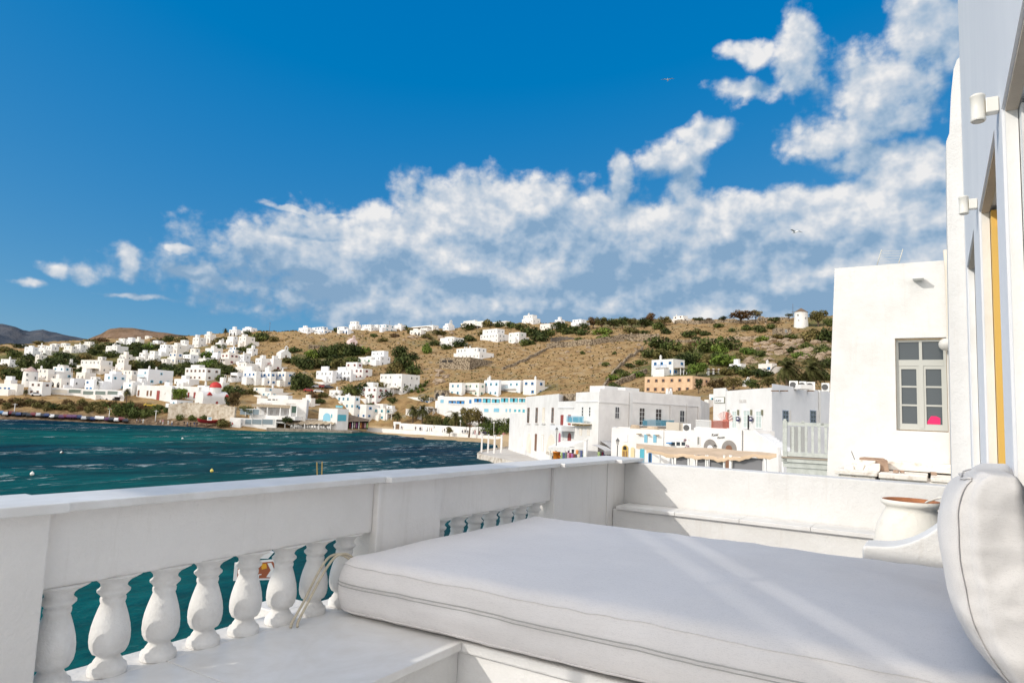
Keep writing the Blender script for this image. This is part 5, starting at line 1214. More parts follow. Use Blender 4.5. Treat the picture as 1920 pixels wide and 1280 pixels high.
def car_proto(col):
    t = empty('parked_car', (0, 0, 0), 0, 'x', 'car')
    body = MB(); pr = [(-2.0, .35), (2.0, .35), (2.05, .7), (1.95, .85), (1.15, .95), (-1.85, .95), (-2.05, .8)]; body.prism(pr, -.82, .82, axis=1)
    o = bevel(body.build('body', mat('car_paint_%s' % len(CARM), col, .3, spec=.6), t), .06, 2)
    cab = MB(); q = [(-1.65, .952), (1.05, .952), (.45, 1.42), (-1.15, 1.45)]
    cab.prism(q, -.70, .70, axis=1); cb_ = cab.build('cabin', o.data.materials[0], t)
    g_ = MB(); g_.prism([(-1.4, 1.0), (.85, 1.0), (.40, 1.36), (-1.05, 1.38)], -.72, -.701, axis=1); g_.prism([(-1.4, 1.0), (.85, 1.0), (.40, 1.36), (-1.05, 1.38)], .701, .72, axis=1); g_.add([(1.0, -.6, 1.0), (1.0, .6, 1.0), (.50, .6, 1.38), (.50, -.6, 1.38)], [(0, 1, 2, 3)]); g_.build('windows', glass, cb_)
    for x in (-1.25, 1.25):
        for y in (-.78, .78):
            w_ = MB(); w_.lathe([(.05, -.1), (.32, -.1), (.32, .1), (.05, .1)], 14); wo = w_.build('wheel', tyre, t); wo.location = (x, y, .32); wo.rotation_euler = (pi/2, 0, 0)
    return t
CC = {'dark': (.03, .035, .045), 'navy': (.02, .04, .12), 'silver': (.45, .46, .48), 'white': (.75, .75, .75), 'purple': (.10, .04, .11), 'blue': (.05, .16, .33), 'maroon': (.16, .03, .04), 'red': (.4, .03, .025), 'yellow': (.6, .4, .03)}
def car(px, py, col, lab, turn, group=None, P=None):
    if col not in CARM: CARM[col] = c = car_proto(CC[col])
    else: c = copy_tree(CARM[col])
    if P is None: P = GND(px, py)
    c.location = tuple(P); c.rotation_euler = (0, 0, atan2(-P[0], P[1])+radians(turn)); c['label'] = lab
    if group: c['group'] = group
    return c
seq = ['blue', 'silver', 'maroon', 'dark', 'navy', 'dark', 'dark', 'maroon', 'silver', 'dark', 'navy', 'white', 'dark', 'purple', 'maroon', 'purple', 'purple', 'navy', 'silver', 'dark', 'navy', 'white', 'white', 'purple', 'dark', 'white', 'maroon', 'dark']
for k, cn in enumerate(seq):
    px = 2+8.6*k; py = 777.5+.062*px*.9+rnd.uniform(-1, 1)
    car(px, py, cn, '%s car in the close row of cars parked along the rocky shore' % {'dark': 'black', 'navy': 'dark navy', 'silver': 'silver grey', 'purple': 'dark purple', 'maroon': 'maroon', 'blue': 'bright blue', 'white': 'white'}[cn], 90+rnd.uniform(-12, 12), 'cars parked along the rocky shore')
car(280, 762, 'yellow', 'yellow car on the shore road before the red-door mansion', 5)
car(426, 772, 'dark', 'dark car parked right beside the red-domed church', 10)
car(578, 734, 'red', 'red car, lowest in the hillside car park', 5); car(597, 736, 'white', 'white car, lowest in the hillside car park', 0); car(594, 727, 'silver', 'silver car in the upper row of the hillside car park', 0); car(606, 727, 'red', 'red car in the upper row of the hillside car park', 5); car(616, 728, 'dark', 'dark car in the upper row of the hillside car park', 5)
car(68, 742, 'white', 'white car on the road at the foot of the left windmill', 5)
# dark awnings at the far left
for (a, b, d, yb, yt, lab) in ((0, 22, 268, 742, 733, 'low dark brown awning at the left picture edge'), (20, 58, 266, 742, 731, 'broad dark canvas awning below the left windmill')):
    A, B = G2(a, d), G2(b, d); f_ = Face(A, B); t = empty('dark_awning', (A[0], A[1], f_.uz(a, yb)[1]), 0, lab, 'awning'); mb = MB(); u1 = f_.len; z0, z1 = f_.uz((a+b)/2, yb)[1], f_.uz((a+b)/2, yt)[1]
    vs = []
    for u in (0, u1*.5, u1):
        for o_, zz in ((0, z0+(z1-z0)*.45), (-3, z1+(.5 if u == u1*.5 else 0)), (-6, z0+(z1-z0)*.5)):
            p = f_.A[:2]+f_.t*u+f_.n*o_; vs.append((p[0]-t.location.x, p[1]-t.location.y, zz-t.location.z))
    mb.add(vs, [(0, 3, 4, 1), (3, 6, 7, 4), (1, 4, 5, 2), (4, 7, 8, 5)]); mb.build('canvas', awd, t)
    mb = MB()
    for u in (0.1, u1*.5, u1-.1): f_.box(mb, u-.06, u+.06, z0-1.5, z0+(z1-z0)*.5, -.1, .02, 0, tuple(t.location))
    mb.build('post', trim, t)
# utility poles
pm = mat('pole_wood', (.14, .11, .09), .9)
pl = [(505, 624, 20, 'utility pole on the crest right of the knoll'), (1053, 610, 14, 'thin pole on the ridge beside the bare white cube'), (884, 612, 12, 'thin pole on the ridge behind the ridge hotel'), (870, 0, 0, '')][:3]+[(612, 668, 26, 'tall pole standing in the shrub belt'), (808, 612, 14, 'thin pole on the ridge behind the long ridge house'), (730, 612, 15, 'thin pole on the ridge above the bluish ridge house'), (26, 778, 22, 'slim pole among the cars at the left end of the shore'), (204, 786, 22, 'slim pole among the cars at the middle of the shore'), (291, 790, 22, 'slim pole at the right end of the shore cars')]
for px, py, hp, lab in pl:
    P, rz, s = site(px, py); mb = MB(); mb.tube([(0, 0, -1), (0, 0, hp*s)], [.14, .09], 6); mb.box(-.7, .7, -.05, .05, hp*s*.9, hp*s*.9+.1); o = mb.build('utility_pole', pm if py < 700 else trim, None, P, rz); tag(o, lab, 'pole', 'poles about the town')
# ------------------------------------------------------------------ near town row along the quay
shade_w = weathered('shade_toned_wall', (.80, .775, .745), (.70, .675, .65), .5, .85, .3, .02, fine=3, space='pos')  # look of a wall in shade put into the colour
blue_shade_w = weathered('blue_shade_wall', (.76, .775, .80), (.69, .71, .74), .5, .85, .3, .02, fine=3, space='pos')  # bluish shade of the side wall put into the colour
brown = SHUT['n']
pA, pB, pC, pD, pE = G2(955, 163), G2(984, 146), G2(1046, 117), G2(1078, 108), G2(1122, 100)
pF = G2(1313, 117.5)
def W3(P, px, py, d): return at(px, py, d)
# arched house at the tip of the quay
zt = at(1010, 741, 132)[2]
n1 = poly_building('quay_house', [pB[:2], pC[:2], G2(1062, 130)[:2], G2(1000, 160)[:2]], zt, 'tall white quay house with four narrow brown upper windows over blind arches', 'house', white, zb=-8)
f = Face(pB, pC); o_ = tuple(n1.location)
for x, c in ((989, brown), (1004.5, SHUT['n']), (1017.5, creamw), (1034.5, brown)):
    fpart(n1, 'window_sill', f, [(x-1.5, 792.8, x+5.5, 794.6, .01, .35)], white)
    fwin(n1, f, x, 764, x+3.8, 792.4, fr=c, gl=(glass if c is not creamw else creamw), bars=(0, 3))
for x0, x1, yt, m in ((988.5, 996, 812, creamw), (1025.5, 1043, 814, creamw)):
    mb = MB(); u0, _ = f.uz(x0, 830); u1, _ = f.uz(x1, 830); f.arch(mb, u0, u1, f.uz((x0+x1)/2, 848)[1], f.uz((x0+x1)/2, yt)[1], .005, .10, 0, o_); mb.build('blind_arch', m, n1)
fwin(n1, f, 1003, 813, 1006.5, 845, fr=SHUT['n'], gl=brown, name='door', bars=(0, 0)); fwin(n1, f, 1016, 814, 1019.5, 845, fr=creamw, gl=shade_w, name='door', bars=(0, 0))
# low block at its left end
n0 = poly_building('quay_annex', [pA[:2], pB[:2], G2(990, 160)[:2], G2(962, 175)[:2]], at(970, 775, 155)[2], 'low white annex with an arched grey doorway at the left end of the quay row', 'house', white, zb=-8)
f0 = Face(pA, pB); mb = MB(); u0, _ = f0.uz(973, 830); u1, _ = f0.uz(980, 830); f0.arch(mb, u0, u1, f0.uz(976, 836)[1], f0.uz(976, 817)[1], .01, .08, 0, tuple(n0.location)); mb.build('door', shade_w, n0)
fpart(n0, 'side_shade_panel', f0, [(974.5, 776, 983, 801, .005, .05)], shade_w)  # flat panel toned as the block's right side in shade
# middle house with red shutters
n2 = poly_building('quay_house', [pC[:2], pD[:2], G2(1092, 122)[:2], G2(1062, 131)[:2]], at(1062, 752, 113)[2], 'lower white house with two red shutters squeezed between taller quay houses', 'house', white, zb=-8)
f = Face(pC, pD); o_ = tuple(n2.location)
for x in (1051.5, 1065.5): fwin(n2, f, x, 777.5, x+5, 796.5, fr=SHUT['r'], gl=SHUT['r'], bars=(0, 2), name='shutter')
fpart(n2, 'porch_slab', f, [(1055, 798, 1078, 807.5, .02, 2.2)], white2)
mb = MB(); u0, _ = f.uz(1065, 820); u1, _ = f.uz(1071, 820); f.arch(mb, u0, u1, f.uz(1068, 832)[1], f.uz(1068, 811)[1], .01, .08, 0, o_); mb.build('door', SHUT['r'], n2)
for x in (1048, 1053): mb = MB(); u0, _ = f.uz(x, 820); u1, _ = f.uz(x+3.2, 820); f.arch(mb, u0, u1, f.uz(x, 836)[1], f.uz(x, 811)[1], .01, .08, 0, o_); mb.build('window', SHUT['p'] if x < 1050 else shade_w, n2)
fpart(n2, 'cornice', f, [(1046.5, 763.5, 1077, 765, .01, .15)], white)
sw = Face(G2(1047, 126), G2(1080, 118)); t = empty('rear_stone_wall', tuple(sw.A), 0, 'patch of bare stone gable showing above the red-shuttered house', 'stone wall'); t.location.z = -6
mb = MB(); sw.pbox(mb, 1046, 738, 1079, 760, -.6, 0, 0, tuple(t.location)); mb.build('masonry', stone, t)
# large corner building
n3 = poly_building('corner_building', [pD[:2], pE[:2], pF[:2], G2(1330, 140)[:2], G2(1095, 135)[:2]], at(1122, 733.5, 100)[2], 'large two-storey corner building with a turquoise balcony and a long shaded side', 'building', white, zb=-8)
fl, fr = Face(pD, pE), Face(pE, pF)
sk_ = fr.n*.035; fr0 = fr; fr = Face(fr0.A+np.array([*sk_, 0]), fr0.B+np.array([*sk_, 0]))
fpart(n3, 'side_shade_sheet', fr0, [(1122.3, 735.5, 1312.5, 900, .01, .032)], shade_w)  # thin sheet over the wall carrying its shade tone
for x0, y0, x1, y1 in ((1179, 736, 1184, 806), (1255.5, 760, 1261, 810), (1308, 762, 1313, 810)): fpart(n3, 'pilaster', fr, [(x0, y0, x1, y1, .04, .22)], white if x0 < 1200 else shade_w)
fpart(n3, 'string_course', fr, [(1123, 754.5, 1179, 756, .04, .12), (1184, 757, 1312, 758.5, .04, .12)], white)
for x0, y0, x1, y1 in ((1152.5, 762, 1161, 785), (1274, 769, 1283, 792)): fwin(n3, fr, x0, y0, x1, y1, bars=(1, 1), gl=mat('dark_pane', (.05, .05, .06), .2)); fpart(n3, 'reveal', fr, [(x1+.1, y0, x1+1.6, y1, .04, .12)], white)
for x0, y0, x1, y1 in ((1198, 764, 1208.5, 797), (1228.5, 766, 1240, 799)): fwin(n3, fr, x0, y0, x1, y1, bars=(1, 3), gl=mat('brown_pane', (.06, .045, .04), .3), name='french_door'); fpart(n3, 'reveal', fr, [(x1+.1, y0, x1+1.8, y1, .04, .12)], white)
bal2 = fpart(n3, 'balcony', fr, [(1194, 797.5, 1253, 799, .04, 1.2)], white)
fpart(n3, 'railing', fr, [(1194, 786.5, 1253, 787.3, 1.12, 1.2)]+[(1194+1.6*k, 787.3, 1194.5+1.6*k, 797.5, 1.12, 1.18) for k in range(37)], SHUT['l'], bal2)
fpart(n3, 'railing_panel', fr, [(1195, 788, 1203, 797, 1.06, 1.1), (1228, 788, 1239, 797, 1.06, 1.1), (1244, 788, 1252, 797, 1.06, 1.1)], SHUT['t'], bal2)
for x0, x1 in ((1091, 1094.5), (1104.5, 1108)): fwin(n3, fl, x0, 762, x1, 781, bars=(0, 2), name='french_door')
b3 = fpart(n3, 'balcony', fl, [(1077.5, 792.5, 1110.5, 794.5, .02, 1.4)], creamw)
fpart(n3, 'railing', fl, [(1077.5, 780.5, 1110.5, 781.5, 1.32, 1.4)]+[(1077.5+1.65*k, 781.5, 1078.0+1.65*k, 792.5, 1.32, 1.38) for k in range(20)], SHUT['l'], b3); fpart(n3, 'railing_panel', fl, [(1080, 783, 1086, 791.5, 1.26, 1.3), (1089, 783, 1099, 791.5, 1.26, 1.3), (1101, 783, 1107, 791.5, 1.26, 1.3)], SHUT['t'], b3)
fpart(n3, 'bracket', fl, [(1084+7*k, 794.7, 1086+7*k, 798, .02, 1.1) for k in range(4)], mat('ochre_bracket', (.4, .3, .14), .8), b3)
for x0, x1 in ((1087, 1091.5), (1101.5, 1106)): fwin(n3, fl, x0, 802, x1, 816, fr=creamw, gl=shade_w)
fpart(n3, 'string_course', fl, [(1079, 752.4, 1121.5, 753.6, .01, .1)], white)
for x0, x1, y0 in ((1162, 1187, 724), (1201, 1227, 727)): mb = MB(); fr.pbox(mb, x0, y0, x1, 738, -6, -3, 0, tuple(n3.location)); mb.build('roof_box', white, n3)
for x in (1265.5, 1272): mb = MB(); u, _ = fr.uz(x, 735); p = fr.A[:2]+fr.t*u-fr.n*1.5; z0 = fr.uz(x, 746)[1]; mb.lathe([(.28, 0), (.28, 1.0), (.2, 1.3), (.2, 1.6)], 12, (p[0]-n3.location.x, p[1]-n3.location.y, z0-n3.location.z)); mb.build('chimney', white, n3)
fpart(n3, 'downpipe', fr, [(1286.5, 757, 1287.5, 806, .04, .14)], shade_w)
# ground-floor shops, awnings, hanging clothes
grey_c = weathered('grey_canvas', (.50, .50, .51), (.42, .42, .43), 1.2, .9, space='pos'); wht_c = weathered('white_canvas', (.72, .71, .68), (.62, .6, .57), 1.2, .9, space='pos')
def awning(face, x0, x1, yt, yb, proj, m, lab, drop=.5, legs=()):
    t = empty('shop_awning', (float(face.A[0]), float(face.A[1]), -6), 0, lab, 'awning'); q = tuple(t.location); mb = MB(); n = 10; vs = []
    u0, zt_ = face.uz(x0, yt); u1, zt2 = face.uz(x1, yt); za, zb_ = face.uz(x0, yb)[1]+.0, face.uz(x1, yb)[1]
    for k in range(n+1):
        u = u0+(u1-u0)*k/n; z1 = zt_+(zt2-zt_)*k/n; z0 = za+(zb_-za)*k/n; sg_ = -.10*sin(pi*((k*1.0/n*3) % 1))
        for o_, z in ((.04, z1), (proj*.5, (z1+z0)/2+.12+sg_), (proj, z0+sg_), (proj, z0-drop+sg_)):
            p = face.A[:2]+face.t*u+face.n*o_; vs.append((p[0]-q[0], p[1]-q[1], z-q[2]))
    mb.add(vs, [(4*k+j, 4*k+4+j, 4*k+5+j, 4*k+1+j) for k in range(n) for j in range(3)]); mb.build('canvas', m, t)
    if legs: fpart(t, 'post', face, [(x, yb, x+1, yb+34, proj-.15, proj-.05) for x in legs], trim)
    return t
fs = Face(G2(1056, 106), G2(1101, 97)); awning(fs, 1058, 1101, 826, 838, 2.6, wht_c, 'white sloping shop awning over the clothes stall at the corner', legs=(1060,))
awning(fr, 1108, 1124, 833, 842, 2.5, grey_c, 'short grey awning wrapping the corner beside the white post'); awning(fr, 1125, 1146.5, 826, 843, 2.5, grey_c, 'grey canvas awning between the white post and the yellow door building')
fwin(n3, fr, 1124, 846, 1130, 870, fr=SHUT['t'], gl=SHUT['t'], name='door', bars=(0, 0)); fwin(n3, fr, 1136, 846, 1146, 870, fr=SHUT['d'], gl=glass, name='shop_window')
cw = empty('corner_post', tuple(G2(1099, 93.5)[:2])+(jz2,), 0, 'thick white masonry post at the end of the shop awning', 'post'); mb = MB(); mb.box(-.2, .2, -.2, .2, 0, 3.6); mb.box(-.28, .28, -.28, .28, 3.6, 3.75); mb.build('shaft', white, cw)
# garments: a dress is a flared lathe with shoulders
def garment_mesh(m, h=1.25, seed=0):
    r_ = random.Random(seed); mb = MB(); n = 12; pr = [(.10, h), (.20, h-.05), (.17, h-.3), (.15, h-.5), (.22, h*.3), (.30, 0)]; vs = []
    for (r, z) in pr:
        for k in range(n): a = 2*pi*k/n; rr = r*(1+.14*sin(4*a+z*3+seed)); vs.append((rr*cos(a), rr*sin(a)*.45, z))
    mb.add(vs, [(i*n+k, i*n+(k+1) % n, (i+1)*n+(k+1) % n, (i+1)*n+k) for i in range(len(pr)-1) for k in range(n)], 0, True); return mb
gl_ = ['dark maroon', 'navy', 'cream', 'plum', 'dark green', 'orange', 'brown', 'rose', 'leaf green', 'black']
fd = Face(G2(1058, 99), G2(1098, 94)); k = 0
for row in range(2):
    for x in range(1062, 1096, 4):
        u, _ = fd.uz(x+row*1.6, 850); p = fd.A[:2]+fd.t*u+fd.n*(.9*row); ci = (k*3+row) % 10
        o = garment_mesh(cl[ci], 1.3, k).build('hanging_dress', cl[ci], None, (p[0], p[1], jz2+.35+.5*(1-row)*(k % 2)), rnd.uniform(-.5, .5)); tag(o, '%s dress hanging at the clothes stall under the white corner awning' % gl_[ci], 'dress', 'clothes for sale under the awnings'); k += 1
for x in (1107, 1110, 1113, 1117, 1120, 1133):
    u, _ = fr.uz(x, 855) if x > 1122 else (0, 0); p = fr.A[:2]+fr.t*fr.uz(x, 855)[0]+fr.n*1.6; ci = k % 10
    o = garment_mesh(cl[ci], 1.3, k).build('hanging_dress', cl[ci], None, (p[0], p[1], jz2+.6), rnd.uniform(-.5, .5)); tag(o, '%s dress hanging under the grey awning' % gl_[ci], 'dress', 'clothes for sale under the awnings'); k += 1
rk = empty('clothes_rail', tuple(fd.A[:2])+(jz2,), 0, 'long rail carrying the dresses at the corner clothes stall', 'clothes rail')
fpart(rk, 'rail', fd, [(1059, 838, 1097, 838.8, -.06, .0)], trim); fpart(rk, 'post', fd, [(1059, 839, 1059.6, 870, -.08, 0), (1096.5, 839, 1097, 870, -.08, 0)], trim)
orange = mat('orange_plastic', (.62, .20, .02), .45)
for k, (px, w_, h_, lab) in enumerate(((1043.5, .55, 1.5, 'tall orange bin by the street lamp on the quay'), (1048, .5, 1.0, 'small orange crate stack between the bin and the dresses'), (1057, .85, .85, 'wide orange tub in front of the dresses'))):
    p = at(px, 855, 101); mb = MB(); mb.lathe([(w_*.8, 0), (w_, h_*.9), (w_*1.08, h_*.9), (w_*1.08, h_), (w_*.85, h_), (w_*.78, h_*.2)], 16 if k != 1 else 4); o = mb.build('orange_tub', orange, None, (p[0], p[1], jz2)); tag(o, lab, 'tub', 'orange tubs on the quay')
# quay lamps
lampm = mat('lamp_iron', (.10, .10, .10), .5)
def lantern(p, h, lab):
    t = empty('lantern_post', p, 0, lab, 'street lamp', 'lantern posts by the quay'); mb = MB(); mb.tube([(0, 0, 0), (0, 0, h)], .06, 8); mb.lathe([(.14, 0), (.12, .5), (.07, .6)], 10); mb.build('pole', lampm, t)
    mb = MB(); mb.lathe([(.10, h), (.22, h+.5), (.24, h+.52)], 6); mb.build('lantern_glass', mat('lantern_glass', (.55, .53, .5), .3), t); mb = MB(); mb.lathe([(.28, h+.52), (.12, h+.72), (.03, h+.85)], 6); mb.build('lantern_cap', lampm, t); return t
p = at(1042.5, 850, 102); lt = lantern((p[0], p[1], jz2), 4.2, 'lantern post with a round dark disc on the quay beside the orange bin')
ns = MB(); ns.lathe([(.02, -.02), (.34, -.02), (.34, .02), (.02, .02)], 18); dsc = ns.build('disc_sign', mat('disc_blue', (.05, .05, .16), .5), lt); dsc.location = (.0, -.12, 1.9); dsc.rotation_euler = (pi/2, 0, 0)
p = at(1157.5, 850, 80); lantern((p[0], p[1], jz2), 3.6, 'lantern post in front of the white wall left of the yellow door')

# ------------------------------------------------------------------ low white building with turquoise shutters
qa, qb = G2(1147, 86), G2(1303, 80.5); f = Face(qa, qb)
n4 = poly_building('low_house', [qa[:2], qb[:2], G2(1310, 95)[:2], G2(1155, 98)[:2]], at(1225, 805, 83)[2], 'long low white building with turquoise shutters and an ornate yellow doorway', 'building', white, zb=-8)
o_ = tuple(n4.location)
for x in (1208, 1225): fwin(n4, f, x, 814, x+6, 829, fr=SHUT['l'], gl=SHUT['l'], bars=(1, 3))
fpart(n4, 'lamp_bracket', f, [(1196, 812.5, 1203, 814, .02, .5), (1214, 813.5, 1219, 815, .02, .5), (1230, 814.5, 1236, 816, .02, .5)], mat('bracket_tan', (.35, .26, .17), .7))
yl = mat('yellow_gate', (.62, .42, .10), .5); yel_l = mat('pale_yellow', (.66, .55, .33), .7)
mb = MB(); u0, _ = f.uz(1167, 850); u1, _ = f.uz(1177.5, 850); za = f.uz(1172, 873)[1]; f.arch(mb, u0, u1, za, f.uz(1172, 834)[1], .02, .14, 0, o_); dr = mb.build('doorway', yl, n4)
mb = MB(); f.arch(mb, u0+.14, u1-.14, f.uz(1172, 843)[1], f.uz(1172, 835.5)[1], .15, .17, 0, o_); mb.build('fanlight', dark, dr); fpart(n4, 'door_panel', f, [(1168.3, 845, 1170.2, 870, .15, .18), (1171.6, 845, 1173, 870, .15, .18), (1174.6, 845, 1176.3, 870, .15, .18)], brown, dr)
mb = MB(); u0, _ = f.uz(1183, 850); u1, _ = f.uz(1190, 850); f.arch(mb, u0, u1, za, f.uz(1186, 838)[1], .02, .12, 0, o_); mb.build('niche', yel_l, n4)
fwin(n4, f, 1200, 841, 1208, 870, fr=SHUT['t'], gl=SHUT['t'], name='door', bars=(1, 2)); fwin(n4, f, 1216, 848, 1222, 870, fr=SHUT['b'], gl=glass, name='door', bars=(0, 0))
st3 = fpart(n4, 'strip_window', f, [(1258, 827, 1286, 836, .01, .05)], trim)
for x in (1259, 1268.5, 1278): fpart(n4, 'pane', f, [(x, 828.3, x+7, 834.8, .052, .07)], glass, st3)
fpart(n4, 'small_awning', f, [(1253, 829, 1261, 831, .05, .8)], SHUT['b'])
fpart(n4, 'wall_joint', f, [(1242, 806, 1244.5, 838, .01, .12)], white)
fpart(n4, 'raised_panel', f, [(1169, 813, 1177, 828, .01, .06)], white2); fpart(n4, 'raised_panel', f, [(1262, 813, 1286, 822, .01, .05)], white2)
# roof clutter behind its parapet
bl_ = MB()
zr = at(1225, 805, 83)[2]
bl = weathered('sandstone_block', (.52, .42, .31), (.38, .29, .2), 1, .9, .6, .03, space='pos')
for k, (px, w_, h_, lab) in enumerate(((1191, 1.2, .8, 'rounded sandstone block at the left end of the roof edge'), (1203, 1.5, .45, 'flat pale stone on the roof below the turquoise railing'), (1212, 1.1, .5, 'brown tarpaulin-like stone heap in the middle of the roof'), (1223, 1.6, .7, 'pinkish stone on the roof beside the railing'), (1240, 1.3, .45, 'low pale stone near the beige roof boxes'))):
    p = at(px, 804, 86); mb = MB(); n_ = 10; vs = [(w_*(.5+.08*sin(3*i+k))*cos(2*pi*i/n_)*(1-.35*j/2), .4*sin(2*pi*i/n_)*(1-.3*j/2), h_*j/2) for j in range(3) for i in range(n_)]
    mb.add(vs, [(j*n_+i, j*n_+(i+1) % n_, (j+1)*n_+(i+1) % n_, (j+1)*n_+i) for j in range(2) for i in range(n_)]+[tuple(range(2*n_, 3*n_))]); o = bevel(mb.build('roof_stone', bl, None, (p[0], p[1], zr-.35), rnd.uniform(-.3, .3)), .08); o.scale = (1.25, 1.2, 1.0); tag(o, lab, 'stone block', 'stones left on the low roof')
acm = mat('ac_casing', (.55, .50, .42), .5)
for px, py, d, lab, w_ in ((1261, 804, 86, 'beige air-conditioner, left of three on the low roof', 1.6), (1276, 806, 86, 'beige air-conditioner, middle of three on the low roof', 1.2), (1288, 807, 84, 'white-fronted air-conditioner with a round fan, right of three on the low roof', .95), (1488, 727, 84, 'air-conditioner with a round fan beside the palm on the sign building roof', 1.0), (1505, 728, 84, 'white air-conditioner second on the sign building roof', .8), (1520, 729, 84, 'air-conditioner with a dark fan third on the sign building roof', 1.0), (1548, 731, 84, 'air-conditioner at the right end of the sign building roof', .9)):
    p = at(px, py, d); az_ = atan2(-p[0], p[1]); t = empty('air_conditioner', (p[0], p[1], p[2]-.25), az_, lab, 'air conditioner', 'air conditioners on the roofs')
    mb = MB(); mb.box(-w_/2, w_/2, -.2, .3, .1, 1.1); mb.box(-w_/2+.05, -w_/2+.15, -.2, .3, 0, .1); mb.box(w_/2-.15, w_/2-.05, -.2, .3, 0, .1); bevel(mb.build('casing', acm if px < 1280 else trim, t), .03)
    if px > 1280: mb = MB(); mb.lathe([(.10, -.02), (.34, -.02), (.36, .02), (.34, .02), (.33, 0)], 18); o = mb.build('fan_grille', lampm, t); o.location = (-.08, -.215, .6); o.rotation_euler = (pi/2, 0, 0)

# ------------------------------------------------------------------ arcade house with hand-written lettering
ra, rb = G2(1301, 79), G2(1391, 74); f = Face(ra, rb); z5 = at(1345, 803.5, 76.5)[2]
n5 = poly_building('arcade_house', [ra[:2], rb[:2], G2(1400, 88)[:2], G2(1306, 92)[:2]], z5, 'white arcade house with two grey arches and handwritten dark lettering', 'building', white, zb=-8)
o_ = tuple(n5.location)
for x0, x1, yt in ((1320, 1344, 823), (1353.5, 1381.5, 825)):
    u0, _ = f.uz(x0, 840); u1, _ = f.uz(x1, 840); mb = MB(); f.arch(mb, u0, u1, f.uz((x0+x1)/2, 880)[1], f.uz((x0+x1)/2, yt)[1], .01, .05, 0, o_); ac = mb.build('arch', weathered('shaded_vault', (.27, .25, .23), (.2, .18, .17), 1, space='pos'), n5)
    c = (u0+u1)/2; r = (u1-u0)*.22; mb = MB(); f.arch(mb, c-r, c+r, f.uz(x0, 880)[1], f.uz((x0+x1)/2, 834)[1], .052, .07, 0, o_); mb.build('inner_opening', white2 if x0 < 1330 else brown, ac)
fwin(n5, f, 1307, 817.5, 1313.5, 834.5, fr=shade_w, gl=mat('grey_shutter', (.25, .25, .23), .6), bars=(0, 0))
ink = mat('dark_lettering', (.07, .065, .06), .7)
text('Kazai', f, 1334, 817.5, 7, ink, n5, .03, shear=.35, rot=.12); text('Karem', f, 1345, 822.5, 6, ink, n5, .03, shear=.35, rot=.14); text('Siko', f, 1338.5, 836, 4.5, ink, n5, .08, shear=.3)
# balcony terrace above it with a red and white railing
tt = empty('roof_railing', (float(ra[0]), float(ra[1]), z5), 0, 'white railing turning red at its right end on the arcade roof terrace', 'railing')
fpart(tt, 'white_railing', f, [(1303, 787, 1331, 788.2, -.25, -.15), (1303, 801, 1331, 802, -.25, -.15)]+[(1303+2.0*k, 788.2, 1303.7+2.0*k, 801, -.24, -.16) for k in range(15)], trim)
fpart(tt, 'red_railing', f, [(1332, 788, 1360, 789.2, -.25, -.15), (1332, 801.6, 1360, 802.6, -.25, -.15)]+[(1332+1.7*k, 789.2, 1332.7+1.7*k, 801.6, -.24, -.16) for k in range(17)], mat('faded_red_rail', (.45, .16, .12), .7))
pinkm = mat('pale_pink_sheet', (.70, .58, .55), .9); fan = empty('pleated_sheet', tuple(ra[:2])+(z5,), 0, 'pale pink pleated shade spread like a fan behind the red railing', 'shade')
u0, zc = f.uz(1338, 792); mb = MB(); vs = [(0, 0, 0)]
for k in range(15):
    a = pi*(.05+.72*k/14); R_ = f.uz(1358, 780)[0]-u0; p = f.t*(R_*1.0*cos(a-.3)); vs.append((p[0], p[1]+(.12 if k % 2 else -.12), R_*.95*sin(a)))
mb.add(vs, [(0, k, k+1) for k in range(1, 15)]); mb.build('pleats', pinkm, fan); p = f.A[:2]+f.t*u0-f.n*1.6; fan.location = (p[0], p[1], zc)
redm = mat('red_drape', (.50, .17, .13), .9); fpart(tt, 'red_drape', f, [(1354, 772, 1357, 802, -.9, -.6), (1350, 786, 1360, 802, -.7, -.5)], redm)

# ------------------------------------------------------------------ sign building with banners
sa, sb, sc_ = G2(1361, 92), G2(1447, 79), G2(1575, 94.5); fl, fr = Face(sa, sb), Face(sb, sc_); z6 = at(1447, 726, 79)[2]
n6 = poly_building('sign_building', [sa[:2], sb[:2], sc_[:2], G2(1560, 115)[:2], G2(1385, 110)[:2]], z6, 'white building with pale raised letters, tall mint doors and two navy banners', 'building', white, zb=-8)
fpart(n6, 'side_shade_sheet', fr, [(1447.2, 728, 1574, 930, .01, .032)], blue_shade_w); fr = Face(fr.A+np.array([*(fr.n*.035), 0]), fr.B+np.array([*(fr.n*.035), 0]))  # overlaid sheet with the bluish shade in its colour
text('GALATIS', fl, 1386, 755, 8.4, mat('pale_letters', (.60, .58, .55), .6), n6, .03)
mint = mat('mint_glass', (.50, .58, .55), .4)
for x0, x1, y0 in ((1372.5, 1382.5, 768), (1393.5, 1407.5, 767), (1417, 1429.5, 768)): fwin(n6, fl, x0, y0, x1, 804, fr=trim, gl=mint, name='tall_door', bars=(1, 2), fw_=.2)
fpart(n6, 'door_gap', fl, [(1403, 778, 1405.6, 805, .075, .1)], dark)
olv = mat('olive_lamp', (.2, .2, .14), .6)
for x in (1366, 1384.5, 1409, 1429.5): fpart(n6, 'wall_lamp', fl, [(x, 768, x+1.8, 778, .02, .2)], olv)
navy = mat('navy_banner', (.02, .02, .08), .7)
